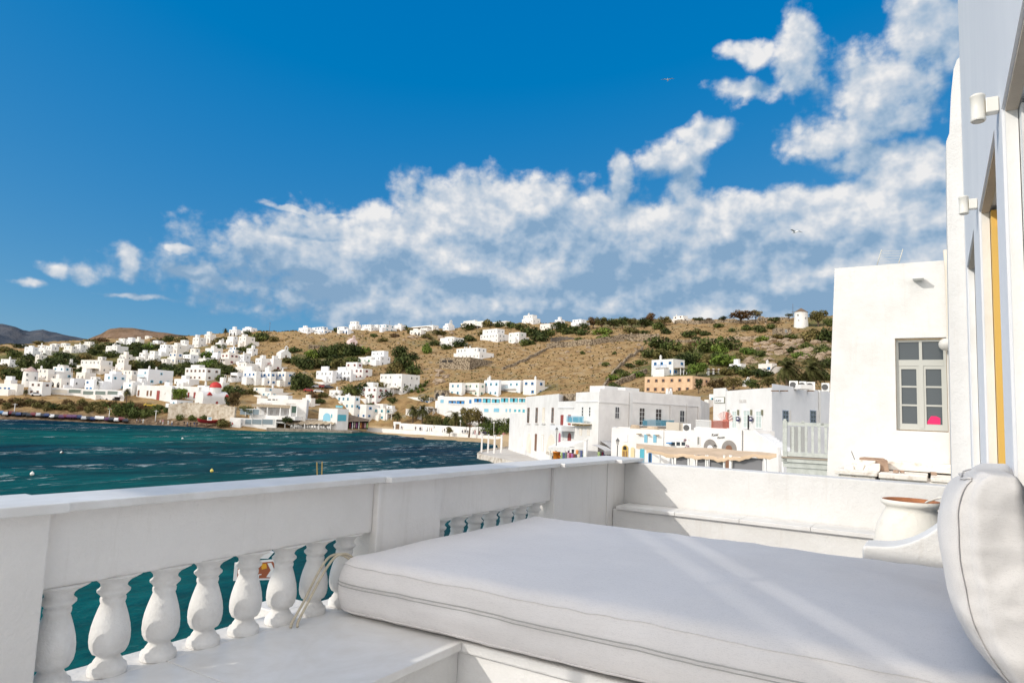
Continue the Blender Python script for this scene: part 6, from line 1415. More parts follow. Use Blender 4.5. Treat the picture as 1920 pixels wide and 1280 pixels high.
for x, lab in ((1383.5, 'navy banner with a white emblem left of the central mint door'), (1408, 'navy banner with a white emblem right of the central mint door')):
    t = empty('banner', tuple(sb[:2])+(0,), 0, lab, 'banner', 'banners on the sign building'); fpart(t, 'cloth', fl, [(x, 781.3, x+6.6, 788.6, .25, .27), (x+.8, 788.6, x+5.8, 789.6, .25, .27)], navy); fpart(t, 'emblem', fl, [(x+1.4, 784, x+5.2, 786, .272, .28), (x+2.4, 783.3, x+4.2, 784, .272, .28), (x+2, 790.5, x+4.5, 791.5, .255, .265)], trim)
for x0, x1 in ((1467, 1477.5), (1518.5, 1529)): fwin(n6, fr, x0, 769, x1, 793, fr=mat('blue_grey_frame', (.28, .35, .45), .5), bars=(1, 2)); fpart(n6, 'reveal', fr, [(x1+.1, 769, x1+4, 794, .04, .14)], white)
fpart(n6, 'downpipe', fr, [(1534, 731, 1536.5, 800, .04, .2)], trim)
for x in (1445, 1462, 1513): fpart(n6, 'roof_spout', fr, [(x, 731.5, x+1.6, 733.5, .04, .9)], wood_dark)
mb = MB(); fl.pbox(mb, 1452, 719, 1462, 727, -4, -2.5, 0, tuple(n6.location)); mb.build('roof_box', white, n6)
sgn_t = Face(G2(1337, 96), G2(1361, 92.5)); n7 = poly_building('sign_tower', [G2(1337, 96)[:2], G2(1360.5, 92.6)[:2], G2(1366, 104)[:2], G2(1342, 107)[:2]], at(1349, 727, 94)[2], 'narrow white tower block carrying a framed LALAOU sign', 'building', white, zb=-8)
sg_ = empty('framed_sign', tuple(sgn_t.A[:2])+(0,), 0, 'framed white sign reading LALAOU high on the narrow tower block', 'sign'); fpart(sg_, 'board', sgn_t, [(1340.5, 744.3, 1359.5, 755.6, .02, .08)], mat('sign_frame_olive', (.18, .18, .12), .6)); fpart(sg_, 'panel', sgn_t, [(1341.3, 745.2, 1358.7, 754.7, .082, .1)], trim); text('LALAOU', sgn_t, 1342, 753.2, 6.2, ink, sg_, .105)
# stairs descending in front of the sign building
t = empty('outside_stairs', tuple(G2(1396, 73)[:2])+(-8,), 0, 'white outside staircase with a solid sloping parapet before the sign building', 'stairs'); fS = Face(G2(1392, 74.5), G2(1468, 68.5)); mb = MB(); q = tuple(t.location)
pts = []
for px, py in ((1391, 805), (1414, 806), (1421, 812), (1460, 838), (1462, 852), (1462, 900), (1391, 900)): u, z = fS.uz(px, py); pts.append((u, z))
vs = []
for o__ in (-.15, .15):
    for u, z in pts: p = fS.A[:2]+fS.t*u+fS.n*o__; vs.append((p[0]-q[0], p[1]-q[1], z-q[2]))
m_ = len(pts); mb.add(vs, [tuple(range(m_)), tuple(range(2*m_-1, m_-1, -1))]+[(i, (i+1) % m_, (i+1) % m_+m_, i+m_) for i in range(m_)]); mb.build('parapet', white, t)
mb = MB()
for k in range(10): fS.pbox(mb, 1416+5*k, 812+3.6*k, 1421+5*k, 900, -1.7, -.2, 0, q)
mb.build('steps', white2, t)
mb = MB(); fS.pbox(mb, 1391, 806, 1414, 900, -2.6, -.16, 0, q); mb.build('landing', shade_w, t)

# ------------------------------------------------------------------ big beige pergola canopy on the quay
ka, kb = G2(1236, 58), G2(1460, 52.5); f = Face(ka, kb); pg = empty('canopy', tuple(ka[:2])+(jz,), 0, 'large beige fabric canopy with a drooping hem over the quay restaurant', 'canopy'); q = tuple(pg.location)
canv = weathered('beige_canvas', (.58, .44, .31), (.49, .37, .25), .8, .95, .3, .03, space='pos')
top = [(1205, 834), (1262, 839), (1300, 838.5), (1345, 840), (1386, 844.5), (1430, 847), (1456, 850)]
hem = [(1212, 843), (1262, 851), (1300, 852), (1345, 858), (1372, 857), (1412, 852), (1456, 851.5)]
mb = MB(); n = 40; vs = []
for k in range(n+1):
    t_ = k/n*6; i = min(5, int(t_)); w_ = t_-i
    xb_, yb_ = [hem[i][j]*(1-w_)+hem[i+1][j]*w_ for j in (0, 1)]; xt_, yt_ = [top[i][j]*(1-w_)+top[i+1][j]*w_ for j in (0, 1)]
    uB, zB = f.uz(xb_, yb_); pb_ = f.A[:2]+f.t*uB; dT = 6.5*(1-.86*max(0, (t_-4.2)/1.8)); 
    ff = Face(np.array([*(f.A[:2]-f.n*dT), 0]), np.array([*(f.B[:2]-f.n*dT), 0])); uT, zT = ff.uz(xt_, yt_); pt_ = ff.A[:2]+ff.t*uT
    wv = .05*sin(k*.8)+.03*sin(k*2.1)
    for r_ in range(5):
        g_ = r_/4; P_ = pb_*(1-g_)+pt_*g_; z = zB*(1-g_)+zT*g_-.16*sin(pi*g_)+wv*(1-g_); vs.append((P_[0]-q[0], P_[1]-q[1], z-q[2]))
    vs.append((pb_[0]-q[0], pb_[1]-q[1], zB-.28+wv*1.5-q[2]))
fs_ = []
for k in range(n):
    for r_ in range(4): a = k*6+r_; fs_.append((a, a+6, a+7, a+1))
    fs_.append((k*6, k*6+5, (k+1)*6+5, (k+1)*6))
mb.add(vs, fs_, 0, True); mb.build('fabric', canv, pg)
fpart(pg, 'post', f, [(x, 853, x+w_, 915, -.3, -.1) for x, w_ in ((1259, 2), (1288, 2.6), (1300, 2.2), (1321, 1.8), (1324, 2.4), (1355, 2.6), (1366, 4.5), (1434, 1.6))], trim)
scr = mat('smoky_screen', (.22, .22, .23), .2)
for x0, x1 in ((1264, 1288), (1304, 1320), (1327, 1355), (1371, 1427)): o = fpart(pg, 'plastic_screen', f, [(x0, 858 if x0 > 1320 else 853, x1, 915, -.42, -.38)], scr)
fpart(pg, 'glass_frame', f, [(1371, 857.4, 1428, 858.2, -.44, -.36), (1427, 857.4, 1428.2, 915, -.44, -.36)], trim)
tb = weathered('painted_timber', (.60, .62, .58), (.48, .5, .46), 5, .7, .3, .006)
lean = Face(G2(1195, 74), G2(1262, 66)); t = empty('lean_awning', tuple(lean.A[:2])+(jz,), 0, 'old beige cloth awning sagging in front of the turquoise-shuttered building', 'awning'); q = tuple(t.location); mb = MB(); vs = []
for k in range(13):
    x = 1193+70*k/12
    for o__, yy in ((-3.5, 831+.55*k), (-1.6, 834.5+.6*k+sin(k)*.6), (.2, 837+.75*k+sin(k*2)*.8), (.2, 840+.7*k+sin(k*2)*1.2)):
        lf = Face(np.array([*(lean.A[:2]+lean.n*o__), 0]), np.array([*(lean.B[:2]+lean.n*o__), 0])); u, z = lf.uz(x, yy); p_ = lf.A[:2]+lf.t*u; vs.append((p_[0]-q[0], p_[1]-q[1], z-q[2]))
mb.add(vs, [(4*k+j, 4*k+4+j, 4*k+5+j, 4*k+1+j) for k in range(12) for j in range(3)], 0, True); mb.build('cloth', canv, t)
fpart(t, 'pole', lean, [(1238, 848, 1239, 900, 0, .15), (1258, 850, 1259.2, 900, 0, .15)], trim)

# ------------------------------------------------------------------ windowed white house behind the terrace end
FY = 16.0
def PY(px, py, y=FY): return onplane(px, py, 1, y)
fh = empty('window_house', (-1.9, FY, -7), 0, 'plain white house wall with one big grey sash window beyond the terrace', 'house'); o_ = fh.location
tl, bl_, wl_, wr_, wt_, wb_ = PY(1565, 503), PY(1556, 892), PY(1679, 700)[0], PY(1776, 700)[0], PY(1728, 633)[2], PY(1728, 808)[2]
mb = MB(); x0b, x0t, x1, zt = bl_[0]-.35, tl[0], 2.6, tl[2]
def q3(x, z): return (x-o_.x, 0, z-o_.z)
def xl(z): return x0t+(x0b-x0t)*(zt-z)/(zt+7)
vs = [q3(xl(-7), -7), q3(x1, -7), q3(x1, zt+.02), q3(xl(zt), zt), q3(wl_, wb_), q3(wr_, wb_), q3(wr_, wt_), q3(wl_, wt_)]
mb.add(vs, [(0, 1, 5, 4), (1, 2, 6, 5), (2, 3, 7, 6), (3, 0, 4, 7)])
vs2 = [(v[0], .16, v[2]) for v in vs[4:]]; mb.add(vs[4:]+vs2, [(0, 1, 5, 4), (1, 2, 6, 5), (2, 3, 7, 6), (3, 0, 4, 7)])
mb.add([vs[0], vs[3], (vs[3][0]+.1, 7, vs[3][2]), (vs[0][0], 7, vs[0][2])], [(0, 1, 2, 3)]); mb.add([vs[3], vs[2], (vs[2][0], 7, vs[2][2]), (vs[3][0]+.1, 7, vs[3][2])], [(0, 1, 2, 3)])
mb.build('wall', plaster, fh)
gf = mat('pale_grey_frame', (.50, .50, .46), .5); gref = mat('reflective_glass', (.07, .085, .095), .05, spec=.5)
W_, Hh = wr_-wl_, wt_-wb_; mb = MB(); bx = lambda a, b, c, d, y0, y1: mb.box(wl_+a*W_-o_.x, wl_+b*W_-o_.x, y0, y1, wb_+c*Hh-o_.z, wb_+d*Hh-o_.z)
e = .045
bx(.01, e+.02, .01, .99, .09, .15); bx(1-e-.02, .99, .01, .99, .09, .15); bx(e+.02, 1-e-.02, .01, e*.6+.015, .09, .15); bx(e+.02, 1-e-.02, .985-e*.5, .985, .09, .15); bx(e+.02, 1-e-.02, .70, .765, .085, .15); bx(.47, .53, .765, .96, .09, .15); bx(.455, .545, .03, .70, .08, .15)
for c0 in (.065, .545):
    c1 = c0+.39; bx(c0, c0+.045, .04, .70, .095, .145); bx(c1-.045, c1, .04, .70, .095, .145); bx(c0+.045, c1-.045, .04, .075, .095, .145); bx(c0+.045, c1-.045, .665, .70, .095, .145)
    for h_ in (.265, .465): bx(c0+.045, c1-.045, h_, h_+.018, .10, .14)
wf = mb.build('window', gf, fh)
for a, b, c, d in ((.065, .47, .765, .96), (.53, .935, .765, .96), (.11, .41, .075, .265), (.11, .41, .283, .465), (.11, .41, .483, .665), (.59, .89, .075, .265), (.59, .89, .283, .465), (.59, .89, .483, .665)): mb = MB(); bx(a-.003, b+.003, c-.003, d+.003, .118, .124); mb.build('pane', gref, wf)
pinkc = mat('hot_pink', (.75, .03, .14), .8); mb = MB(); n = 10
mb.add([(wl_+W_*(.60+.25*(k/n))-o_.x, .117, wb_+Hh*(.079+(.085*min(1, .25+2.6*k/n)-.02*max(0, k/n-.7)*3))-o_.z) for k in range(n+1)]+[(wl_+W_*.85-o_.x, .117, wb_+Hh*.078-o_.z), (wl_+W_*.60-o_.x, .117, wb_+Hh*.078-o_.z)], [tuple(range(n+3))]); mb.build('pink_cushion', pinkc, wf)
fx = PY(1722, 524); fl_ = empty('flood_lamp', (fx[0], FY-.003, fx[2]), 0, 'small white floodlight high on the windowed house wall', 'wall lamp'); mb = MB(); mb.box(-.10, .10, -.26, -.02, -.03, .02); mb.box(-.025, .025, -.10, 0, .0, .07); bevel(mb.build('lamp_head', trim, fl_), .01)
gx = PY(1773, 645, 15.7); t = empty('globe_lamp', (gx[0], FY-.003, gx[2]), 0, 'round frosted globe lamp beside the upper right corner of the sash window', 'wall lamp'); mb = MB(); mb.lathe([(.01, -.12)]+[(.12*cos(a), .12*sin(a)) for a in [radians(-80+20*k) for k in range(9)]]+[(.01, .12)], 18, (0, -.22, 0)); mb.build('globe', mat('frosted_globe', (.60, .58, .54), .35), t); mb = MB(); mb.box(-.03, .03, -.12, 0, -.03, .03); mb.build('bracket', trim, t)
px_ = PY(1781, 700); mb = MB(); mb.tube([(0, 0, -1.9), (.02, 0, 0), (0, 0, 2.2), (-.02, 0, 2.6)], .045, 8); o = mb.build('drain_pipe', creamw, None, (px_[0], FY-.08, 2.2)); tag(o, 'whitewashed drain pipe running down the windowed house wall', 'pipe')
rp = PY(1664, 487, 17.5); t = empty('roof_antenna', tuple(rp), .3, 'small slatted antenna standing on the roof of the windowed house', 'antenna'); mb = MB()
for k in range(6): mb.box(-.22+.02*k, .22+.02*k, -.004, .004, -.1+.06*k, -.094+.06*k)
mb.tube([(-.22, 0, -.12), (-.12, 0, .24)], .012, 5); mb.tube([(.22, 0, -.12), (.32, 0, .24)], .012, 5); mb.build('grid', gf, t)
# low ruined ledge in front of it
t = empty('crumbling_ledge', (-1, 14.9, -1), 0, 'crumbling whitewashed roof ledge with loose stones below the sash window', 'ledge'); lw = weathered('peeling_whitewash', (.74, .70, .64), (.50, .42, .34), 6, .9, .8, .02, .3, .5, fine=14)
lx0, lx1 = PY(1572, 890, 14.6)[0], 1.5; zl = PY(1640, 884, 14.6)[2]
mb = MB(); mb.box(lx0+1, lx0+.62+1, -.3, 1.08, -6, zl+1-.09); mb.box(lx0+.70+1, lx1+1, -.28, 1.08, -6, zl+1-.11); mb.box(lx0-.06+1, lx0+.66+1, -.36, 1.08, zl+1-.088, zl+1); mb.box(lx0+.68+1, lx0+1.45+1, -.34, 1.08, zl+1-.108, zl+1-.012); mb.box(lx0+1.5+1, lx1+1, -.31, 1.08, zl+1-.108, zl+1-.03); mb.box(lx0+.4+1, lx1+1, .72, 1.085, zl+1+.003, zl+1+.17); bevel(mb.build('ledge', lw, t), .015)
for k, (dx, dy, s_) in enumerate(((.3, .1, .10), (.42, .2, .16), (.55, .15, .12), (.5, .4, .2), (.62, .3, .18), (.15, .0, .07), (.95, -.1, .045), (1.05, .0, .04), (1.55, -.05, .05))):
    mb = MB(); r_ = random.Random(k); vs = [(s_*x*(1+r_.uniform(-.3, .3)), s_*y*(1+r_.uniform(-.3, .3)), s_*(z*.6+.55)) for x in (-1, 1) for y in (-1, 1) for z in (-1, 1)]; mb.add(vs, [(0, 1, 3, 2), (4, 6, 7, 5), (0, 4, 5, 1), (2, 3, 7, 6), (0, 2, 6, 4), (1, 5, 7, 3)]); o = bevel(mb.build('loose_stone', weathered('brown_rubble', (.36, .25, .18), (.26, .17, .12), 8) if k in (3, 4, 6, 7, 8) else lw, t), .01); o.location = (lx0+dx+1, dy, zl+1)
mb = MB(); mb.tube([(lx0+.3+1, .2, zl+1), (lx0+.18+1, .2, zl+1+.34)], .008, 5); mb.build('rebar', lampm, t)
# pale timber balcony at the left flank of that house
t = empty('timber_balcony', (-4.2, 19, -3), 0, 'pale grey-green timber balcony with turned posts left of the windowed house', 'balcony'); f = Face(np.array([*at(1470, 840, 19.3)[:2], 0]), np.array([*at(1590, 840, 18.6)[:2], 0]))
fpart(t, 'newel_post', f, [(1468, 788, 1476, 866, -.02, .1), (1469.5, 785, 1474.5, 788, .0, .08)], tb)
fpart(t, 'post_finial', f, [(1503, 789, 1509, 793, 0, .08), (1539, 793, 1545, 798, 0, .08)], tb)
fpart(t, 'top_rail', f, [(1475.5, 792.5, 1575, 799, 0, .08)], tb); fpart(t, 'bottom_rail', f, [(1475.5, 849, 1575, 857, 0, .08)], tb)
for k in range(9): fpart(t, 'baluster', f, [(1484.5+12.3*k, 799.2, 1489.5+12.3*k, 848.8, .01, .07)], tb)
fpart(t, 'lattice', f, [(1477+1.6*k, 799.3, 1477.6+1.6*k, 848.7, -.9, -.86) for k in range(20)], mat('shaded_lattice', (.36, .36, .30), .8))
fpart(t, 'floor', f, [(1466, 858, 1575, 861, -1.2, .12)], mat('balcony_floor', (.36, .30, .24), .8)); fpart(t, 'fascia', f, [(1466, 861.2, 1575, 868, .0, .1), (1468, 868.5, 1575, 878, -.05, .06), (1475, 878.5, 1575, 905, -.1, .03)], tb)
u, z = f.uz(1472, 860)
st_ = Face(np.array([*at(1470, 890, 30)[:2], 0]), np.array([*at(1560, 890, 30)[:2], 0])); bo = empty('turquoise_box', tuple(at(1497, 884, 30)), 0, 'bright turquoise box in the dark gap under the timber balcony', 'box'); mb = MB(); st_.pbox(mb, 1495, 880, 1510, 905, -.5, 0, 0, tuple(bo.location)); mb.build('box_body', SHUT['t'], bo); mb = MB(); st_.pbox(mb, 1494, 879, 1511, 881, -.55, .05, 0, tuple(bo.location)); mb.build('lid', SHUT['b'], bo)

# ------------------------------------------------------------------ direction sign, canes, gulls, buoys
P = at(503, 1068, 8.5); az_ = atan2(-P[0], P[1]); t = empty('direction_sign', (P[0], P[1], -6.6), az_+.15, 'brown arrow-shaped direction sign with a yellow symbol seen between the balusters', 'sign'); zc = P[2]+6.6
s = 8.5/F; mb = MB(); sh = [(-60, -17), (8, -19), (17, 0), (9, 18), (-60, 15)]
mb.prism([(x*s, zc-y*s) for x, y in sh], -.01, .01, axis=1); bo_ = mb.build('board', trim, t)
mb = MB(); mb.prism([(x*s*.93-.0, zc-y*s*.86) for x, y in [(-58, -16), (8, -18), (16, 0), (8, 17), (-58, 14)]], -.013, -.011, axis=1); mb.build('brown_panel', mat('sign_brown', (.34, .10, .04), .5), t)
mb = MB(); mb.prism([(x*s, zc-y*s) for x, y in [(-3, -13), (4, -13.5), (11, 0), (4, 13), (-3, 12), (4, 0)]], -.017, -.015, axis=1); mb.build('arrow', trim, t)
mb = MB(); mb.prism([(x*s, zc-y*s) for x, y in [(-14, -12), (-5, -12.5), (-3, -4), (-12, -2)]], -.017, -.015, axis=1); mb.build('yellow_symbol', mat('sign_yellow', (.75, .38, .03), .5), t)
mb = MB(); mb.prism([(x*s, zc-y*s) for x, y in [(-22, 6), (-20, 5.8), (-20, 12), (-22, 12)]], -.017, -.015, axis=1); mb.prism([(x*s, zc-y*s) for x, y in [(-18, 6), (-12, 5.6), (-12, 7.5), (-16, 7.7), (-16, 12), (-18, 12)]], -.017, -.015, axis=1); mb.build('lettering', trim, t)
mb = MB(); mb.tube([(-.28, .05, 0), (-.28, .05, zc+.25)], .03, 8); mb.build('pole', gf, t); mb = MB(); mb.prism([(x*s, zc-y*s) for x, y in [(-30, -22), (-2, -21), (8, -32), (-20, -34)]], .0, .06, axis=1); mb.build('lamp_hood', trim, t)
cm_ = mat('bamboo', (.46, .32, .10), .6)
for k, (xt, yt, xb_, yb_, lab) in enumerate(((604, 865, 596, 1130, 'longer yellow bamboo cane leaning to the right behind the balustrade'), (594, 866, 601, 1135, 'shorter upright yellow bamboo cane behind the balustrade'))):
    a, b = onplane(xt, yt, 0, -3.50+.03*k), onplane(xb_, yb_, 0, -3.42+.03*k); b[2] = -.0
    mb = MB(); mb.tube([tuple(a-b), tuple((a-b)*.5), (0, 0, 0)], [.004, .0055, .007], 6); o = mb.build('bamboo_cane', cm_, None, tuple(b)); tag(o, lab, 'cane', 'bamboo canes behind the balustrade')
for px, py, d, lab, rz, sc in ((1252, 150, 60, 'small distant gull high in the clear blue', .3, 1), (1491, 435, 48, 'larger gull gliding in front of the cloud bank', 1.0, 1.15)):
    P = at(px, py, d); t = empty('gull', tuple(P), rz, lab, 'gull', 'gulls in the sky'); t.scale = (sc, sc, sc); gm_ = mat('gull_feathers', (.85, .85, .85), .8)
    mb = MB(); n = 8; pr = [(.005, -.26), (.03, -.2), (.055, -.05), (.05, .08), (.03, .16), (.035, .2), (.012, .26)]; vs = [(r*cos(2*pi*k/n), z, r*sin(2*pi*k/n)) for r, z in pr for k in range(n)]
    for sg in (-1, 1): vs += [(sg*.03, .10, .03), (sg*.03, -.08, .03), (sg*.26, .13, .13), (sg*.26, -.02, .12), (sg*.60, -.02, .05), (sg*.55, -.06, .05)]
    m0 = n*len(pr); fs_ = [(i*n+k, i*n+(k+1) % n, (i+1)*n+(k+1) % n, (i+1)*n+k) for i in range(len(pr)-1) for k in range(n)]
    for a in (m0, m0+6): fs_ += [(a, a+2, a+3, a+1), (a+2, a+4, a+5, a+3)]
    mb.add(vs, fs_+[tuple(range(n))], 0, True); mb.build('body', gm_, t)
bm_ = [mat('buoy_white', (.7, .7, .66), .5), mat('buoy_yellow', (.6, .5, .12), .5), mat('buoy_black', (.03, .03, .03), .5)]
for px, py, c, lab in ((397, 884, 1, 'pale yellow buoy nearest the balustrade on the right'), (60, 890, 0, 'white buoy in the breaking wave at lower left'), (115, 850, 0, 'white and black buoy in the middle of the left water'), (117, 851, 2, 'black buoy touching the white one'), (342, 823, 0, 'tiny white buoy farther out in the bay')):
    P = onplane(px, py, 2, SEA); mb = MB(); mb.lathe([(.02, -.25)]+[(.22*cos(a), .22*sin(a)) for a in [radians(-70+20*k) for k in range(8)]]+[(.05, .24), (.05, .3)], 14); o = mb.build('buoy', bm_[c], None, (P[0], P[1], SEA+.12)); tag(o, lab, 'buoy', 'mooring buoys in the bay')
# ------------------------------------------------------------------ vegetation
def leaf_mat(name, a, b, c, tr=.15):
    m = mat(name, b, .8, spec=.15); g = coords(m, (1, 1, 1)); oi = N(m, 'ShaderNodeObjectInfo')
    n1 = noise(m, g, 2.2, 3, .6); col = ramp(m, n1, [(.32, a), (.52, b), (.72, c)])
    hsv = N(m, 'ShaderNodeHueSaturation'); L(m, col, hsv.inputs['Color'])
    v = N(m, 'ShaderNodeMapRange'); L(m, oi.outputs['Random'], v.inputs['Value']); v.inputs['To Min'].default_value = .7; v.inputs['To Max'].default_value = 1.3; L(m, v.outputs[0], hsv.inputs['Value'])
    h = N(m, 'ShaderNodeMapRange'); L(m, oi.outputs['Random'], h.inputs['Value']); h.inputs['To Min'].default_value = .515; h.inputs['To Max'].default_value = .48; L(m, h.outputs[0], hsv.inputs['Hue'])
    base(m, hsv.outputs[0])
    b_ = m.node_tree.nodes['Principled BSDF']; t = N(m, 'ShaderNodeBsdfTranslucent'); L(m, hsv.outputs[0], t.inputs[0]); mx = N(m, 'ShaderNodeMixShader'); mx.inputs[0].default_value = tr
    L(m, b_.outputs[0], mx.inputs[1]); L(m, t.outputs[0], mx.inputs[2]); L(m, mx.outputs[0], m.node_tree.nodes['Material Output'].inputs[0]); return m
LG = leaf_mat('leaf_green', (.03, .042, .012), (.09, .115, .03), (.17, .19, .06))
LD = leaf_mat('leaf_dark', (.020, .030, .010), (.060, .078, .022), (.12, .135, .045))
LO = leaf_mat('leaf_olive', (.05, .046, .015), (.14, .125, .04), (.24, .20, .08))
LB = leaf_mat('leaf_brown', (.045, .028, .012), (.12, .08, .032), (.19, .14, .065))
LV = leaf_mat('leaf_bright', (.045, .07, .012), (.11, .17, .028), (.20, .26, .07))
LP = leaf_mat('palm_frond', (.03, .033, .010), (.075, .08, .025), (.14, .125, .05), .1)
LPINK = leaf_mat('bougainvillea', (.16, .04, .09), (.30, .09, .19), (.42, .2, .3))
bark = weathered('bark', (.16, .115, .08), (.08, .055, .04), 8, .95, .7, .02)
def leaves(blobs, n, size, seed, flat=0.0):
    r = np.random.default_rng(seed); wts = np.array([b[3]*b[4]*b[5] for b in blobs])**.67; wts /= wts.sum(); V_, F_ = [], []
    pick = r.choice(len(blobs), n, p=wts); d = r.normal(size=(n, 3)); d /= np.linalg.norm(d, axis=1)[:, None]; rad = 1-.55*r.random(n)**2.2
    for i in range(n):
        b = blobs[pick[i]]; c = np.array(b[:3])+d[i]*np.array(b[3:6])*rad[i]
        nn = d[i]+r.normal(size=3)*.55+np.array([0, 0, .25]); nn /= np.linalg.norm(nn); a = np.cross(nn, r.normal(size=3)); a /= np.linalg.norm(a)+1e-9; bb = np.cross(nn, a)
        s = size*r.uniform(.6, 1.35); a *= s; bb *= s*.62; o = len(V_); V_ += [tuple(c-a), tuple(c-bb*.9+a*.1), tuple(c+a), tuple(c+bb*.9+a*.1)]; F_.append((o, o+1, o+2, o+3))
    return V_, F_
def blobset(seed, n, spread=.55, rr=(.35, .6), zc=.55, zs=.3, squash=.75):
    r_ = random.Random(seed); B = []
    for k in range(n):
        a = 2*pi*k/n+r_.uniform(-.5, .5); q = spread*sqrt(r_.uniform(.15, 1)); R_ = r_.uniform(*rr); B.append((q*cos(a), q*sin(a), zc+r_.uniform(-zs, zs), R_, R_, R_*squash))
    return B
CROWN = {}
def crown_mesh(key, B, n, size, m, seed):
    if key not in CROWN:
        V_, F_ = leaves(B, n, size, seed); me = bpy.data.meshes.new('crown'); me.from_pydata(V_, [], F_); me.materials.append(m); CROWN[key] = me
    return CROWN[key]
MATS = {'g': LG, 'd': LD, 'o': LO, 'b': LB, 'v': LV}
GREEN_N = [0]
def shrub(px, py, w_, h_, kind, label, group, var=None, P=None):
    if P is None: P = GND(px, py)
    s = depth(P)/F; v = GREEN_N[0] % 4 if var is None else var; GREEN_N[0] += 1
    me = crown_mesh('shrub%s%d' % (kind, v), blobset(v+10, 7+v, .6, (.3, .5), .42, .18, .8)+[(0, 0, .55, .5, .5, .42)], 430, .125, MATS[kind], v+3)
    o = bpy.data.objects.new('shrub', me); COL.objects.link(o); o.location = (P[0], P[1], P[2]-.1*h_*s); o.scale = (w_*s*.55, w_*s*.55, h_*s*1.05); o.rotation_euler = (0, 0, rnd.uniform(0, 6.28)); tag(o, label, 'shrub', group); return o
TR = {}
def tree(px, py, w_, h_, kind, label, group=None, trunk=.28, n=900, name='tree', sq=.8, P=None):
    if P is None: P = GND(px, py)
    s = depth(P)/F; t = empty(name, tuple(P), rnd.uniform(0, 6.28), label, 'tree', group); W2, Hh = w_*s/2, h_*s; v = GREEN_N[0] % 3; GREEN_N[0] += 1
    k = 'tree%s%d' % (kind, v)
    me = crown_mesh(k, blobset(v+40, 9+v, .62, (.28, .46), .0, .42, sq)+[(0, 0, 0, .5, .5, .5)], n, .085, MATS[kind], v+70)
    c = link('crown', me, t, (0, 0, Hh*(trunk+(1-trunk)*.48)), 0); c.scale = (W2, W2, Hh*(1-trunk)*.60)
    tk = MB(); r0 = max(.10, W2*.075); zt_ = Hh*(trunk+.25); tk.tube([(0, 0, -.5), (r0*.6, 0, zt_*.4), (0, r0*.5, zt_)], [r0, r0*.75, r0*.45], 7)
    for q in range(4): a = q*1.6+rnd.uniform(-.3, .3); tk.tube([(0, 0, zt_*.55), (W2*.25*cos(a), W2*.25*sin(a), zt_*.85), (W2*.5*cos(a), W2*.5*sin(a), zt_*1.25)], [r0*.5, r0*.35, r0*.12], 5)
    tk.build('trunk', bark, t); return t
def palm(px, py, ptop, w_, label, wind=0.0, nf=34, P=None, group='palms', rt=None, seed=1):
    """trunk base at (px, py); crown centre at row ptop; w_ = crown width in picture points"""
    if P is None: P = GND(px, py)
    s = depth(P)/F; t = empty('palm_tree', tuple(P), atan2(-P[0], P[1]), label, 'palm tree', group); Hh = (py-ptop)*s; R_ = w_*s/2; r_ = random.Random(seed)
    mb = MB(); rt = rt or max(.18, R_*.085); mb.tube([(0, 0, -.4), (.05, 0, Hh*.3), (.02, .05, Hh*.7), (0, 0, Hh)], [rt*1.25, rt, rt*.95, rt*1.3], 9)
    for k in range(10): a = k*2.4; z = Hh*(1-.02*k); mb.tube([(rt*cos(a), rt*sin(a), z-.25), (rt*1.9*cos(a), rt*1.9*sin(a), z+.15)], [rt*.3, rt*.1], 4)
    mb.build('trunk', bark, t)
    V_, F_ = [], []
    for k in range(nf):
        a = k*2.39996+r_.uniform(-.15, .15); e0 = radians(78-115*(k/nf)**.9)+r_.uniform(-.1, .1); Lf = R_*r_.uniform(.95, 1.2)
        pos = np.array([0, 0, Hh]); dirv = np.array([cos(a)*cos(e0), sin(a)*cos(e0), sin(e0)]); NS_ = 9; pts = [pos.copy()]
        for i in range(NS_):
            dirv = dirv+np.array([wind*.13, 0, -.17-.02*i]); dirv /= np.linalg.norm(dirv); pos = pos+dirv*Lf/NS_; pts.append(pos.copy())
        for i in range(1, NS_+1):
            tt = i/NS_; tang = pts[i]-pts[i-1]; tang /= np.linalg.norm(tang); side = np.cross(tang, [0, 0, 1.]); nside = np.linalg.norm(side); side = side/nside if nside > 1e-3 else np.array([1., 0, 0]); up = np.cross(side, tang)
            ll = Lf*.26*(1-.75*tt**2)*(.5+.5*min(1, tt*4)); wd = Lf*.028
            for sg in (-1, 1):
                for hf in (0, .5):
                    b0 = pts[i-1]+(pts[i]-pts[i-1])*hf; tip = b0+side*sg*ll*.85+tang*ll*.55-np.array([0, 0, ll*.28])+up*ll*.1; o = len(V_)
                    V_ += [tuple(b0-tang*wd), tuple(b0+tang*wd), tuple(tip)]; F_.append((o, o+1, o+2))
            o = len(V_); q_ = side*Lf*.012*(1.3-tt); V_ += [tuple(pts[i-1]-q_), tuple(pts[i-1]+q_), tuple(pts[i]+q_), tuple(pts[i]-q_)]; F_.append((o, o+1, o+2, o+3))
    me = bpy.data.meshes.new('fronds'); me.from_pydata(V_, [], F_); me.materials.append(LP); link('fronds', me, t, (0, 0, 0), 0); return t
RB = 'trees of the ridge belt'
for k, (x, y, w_, h_, kd) in enumerate(((1112, 615, 28, 24, 'b'), (1128, 617, 34, 26, 'o'), (1150, 616, 30, 24, 'd'), (1167, 615, 28, 25, 'g'), (1184, 615, 28, 22, 'o'), (1203, 613, 28, 22, 'd'), (1219, 608, 30, 27, 'b'), (1246, 611, 32, 22, 'o'), (1096, 620, 26, 20, 'd'), (1080, 624, 26, 16, 'g'), (1310, 607, 30, 14, 'g'), (1330, 605, 22, 12, 'b'))):
    tree(x, y, w_, h_, kd, 'bushy tree in the dense tree belt along the right part of the ridge', RB, .12)
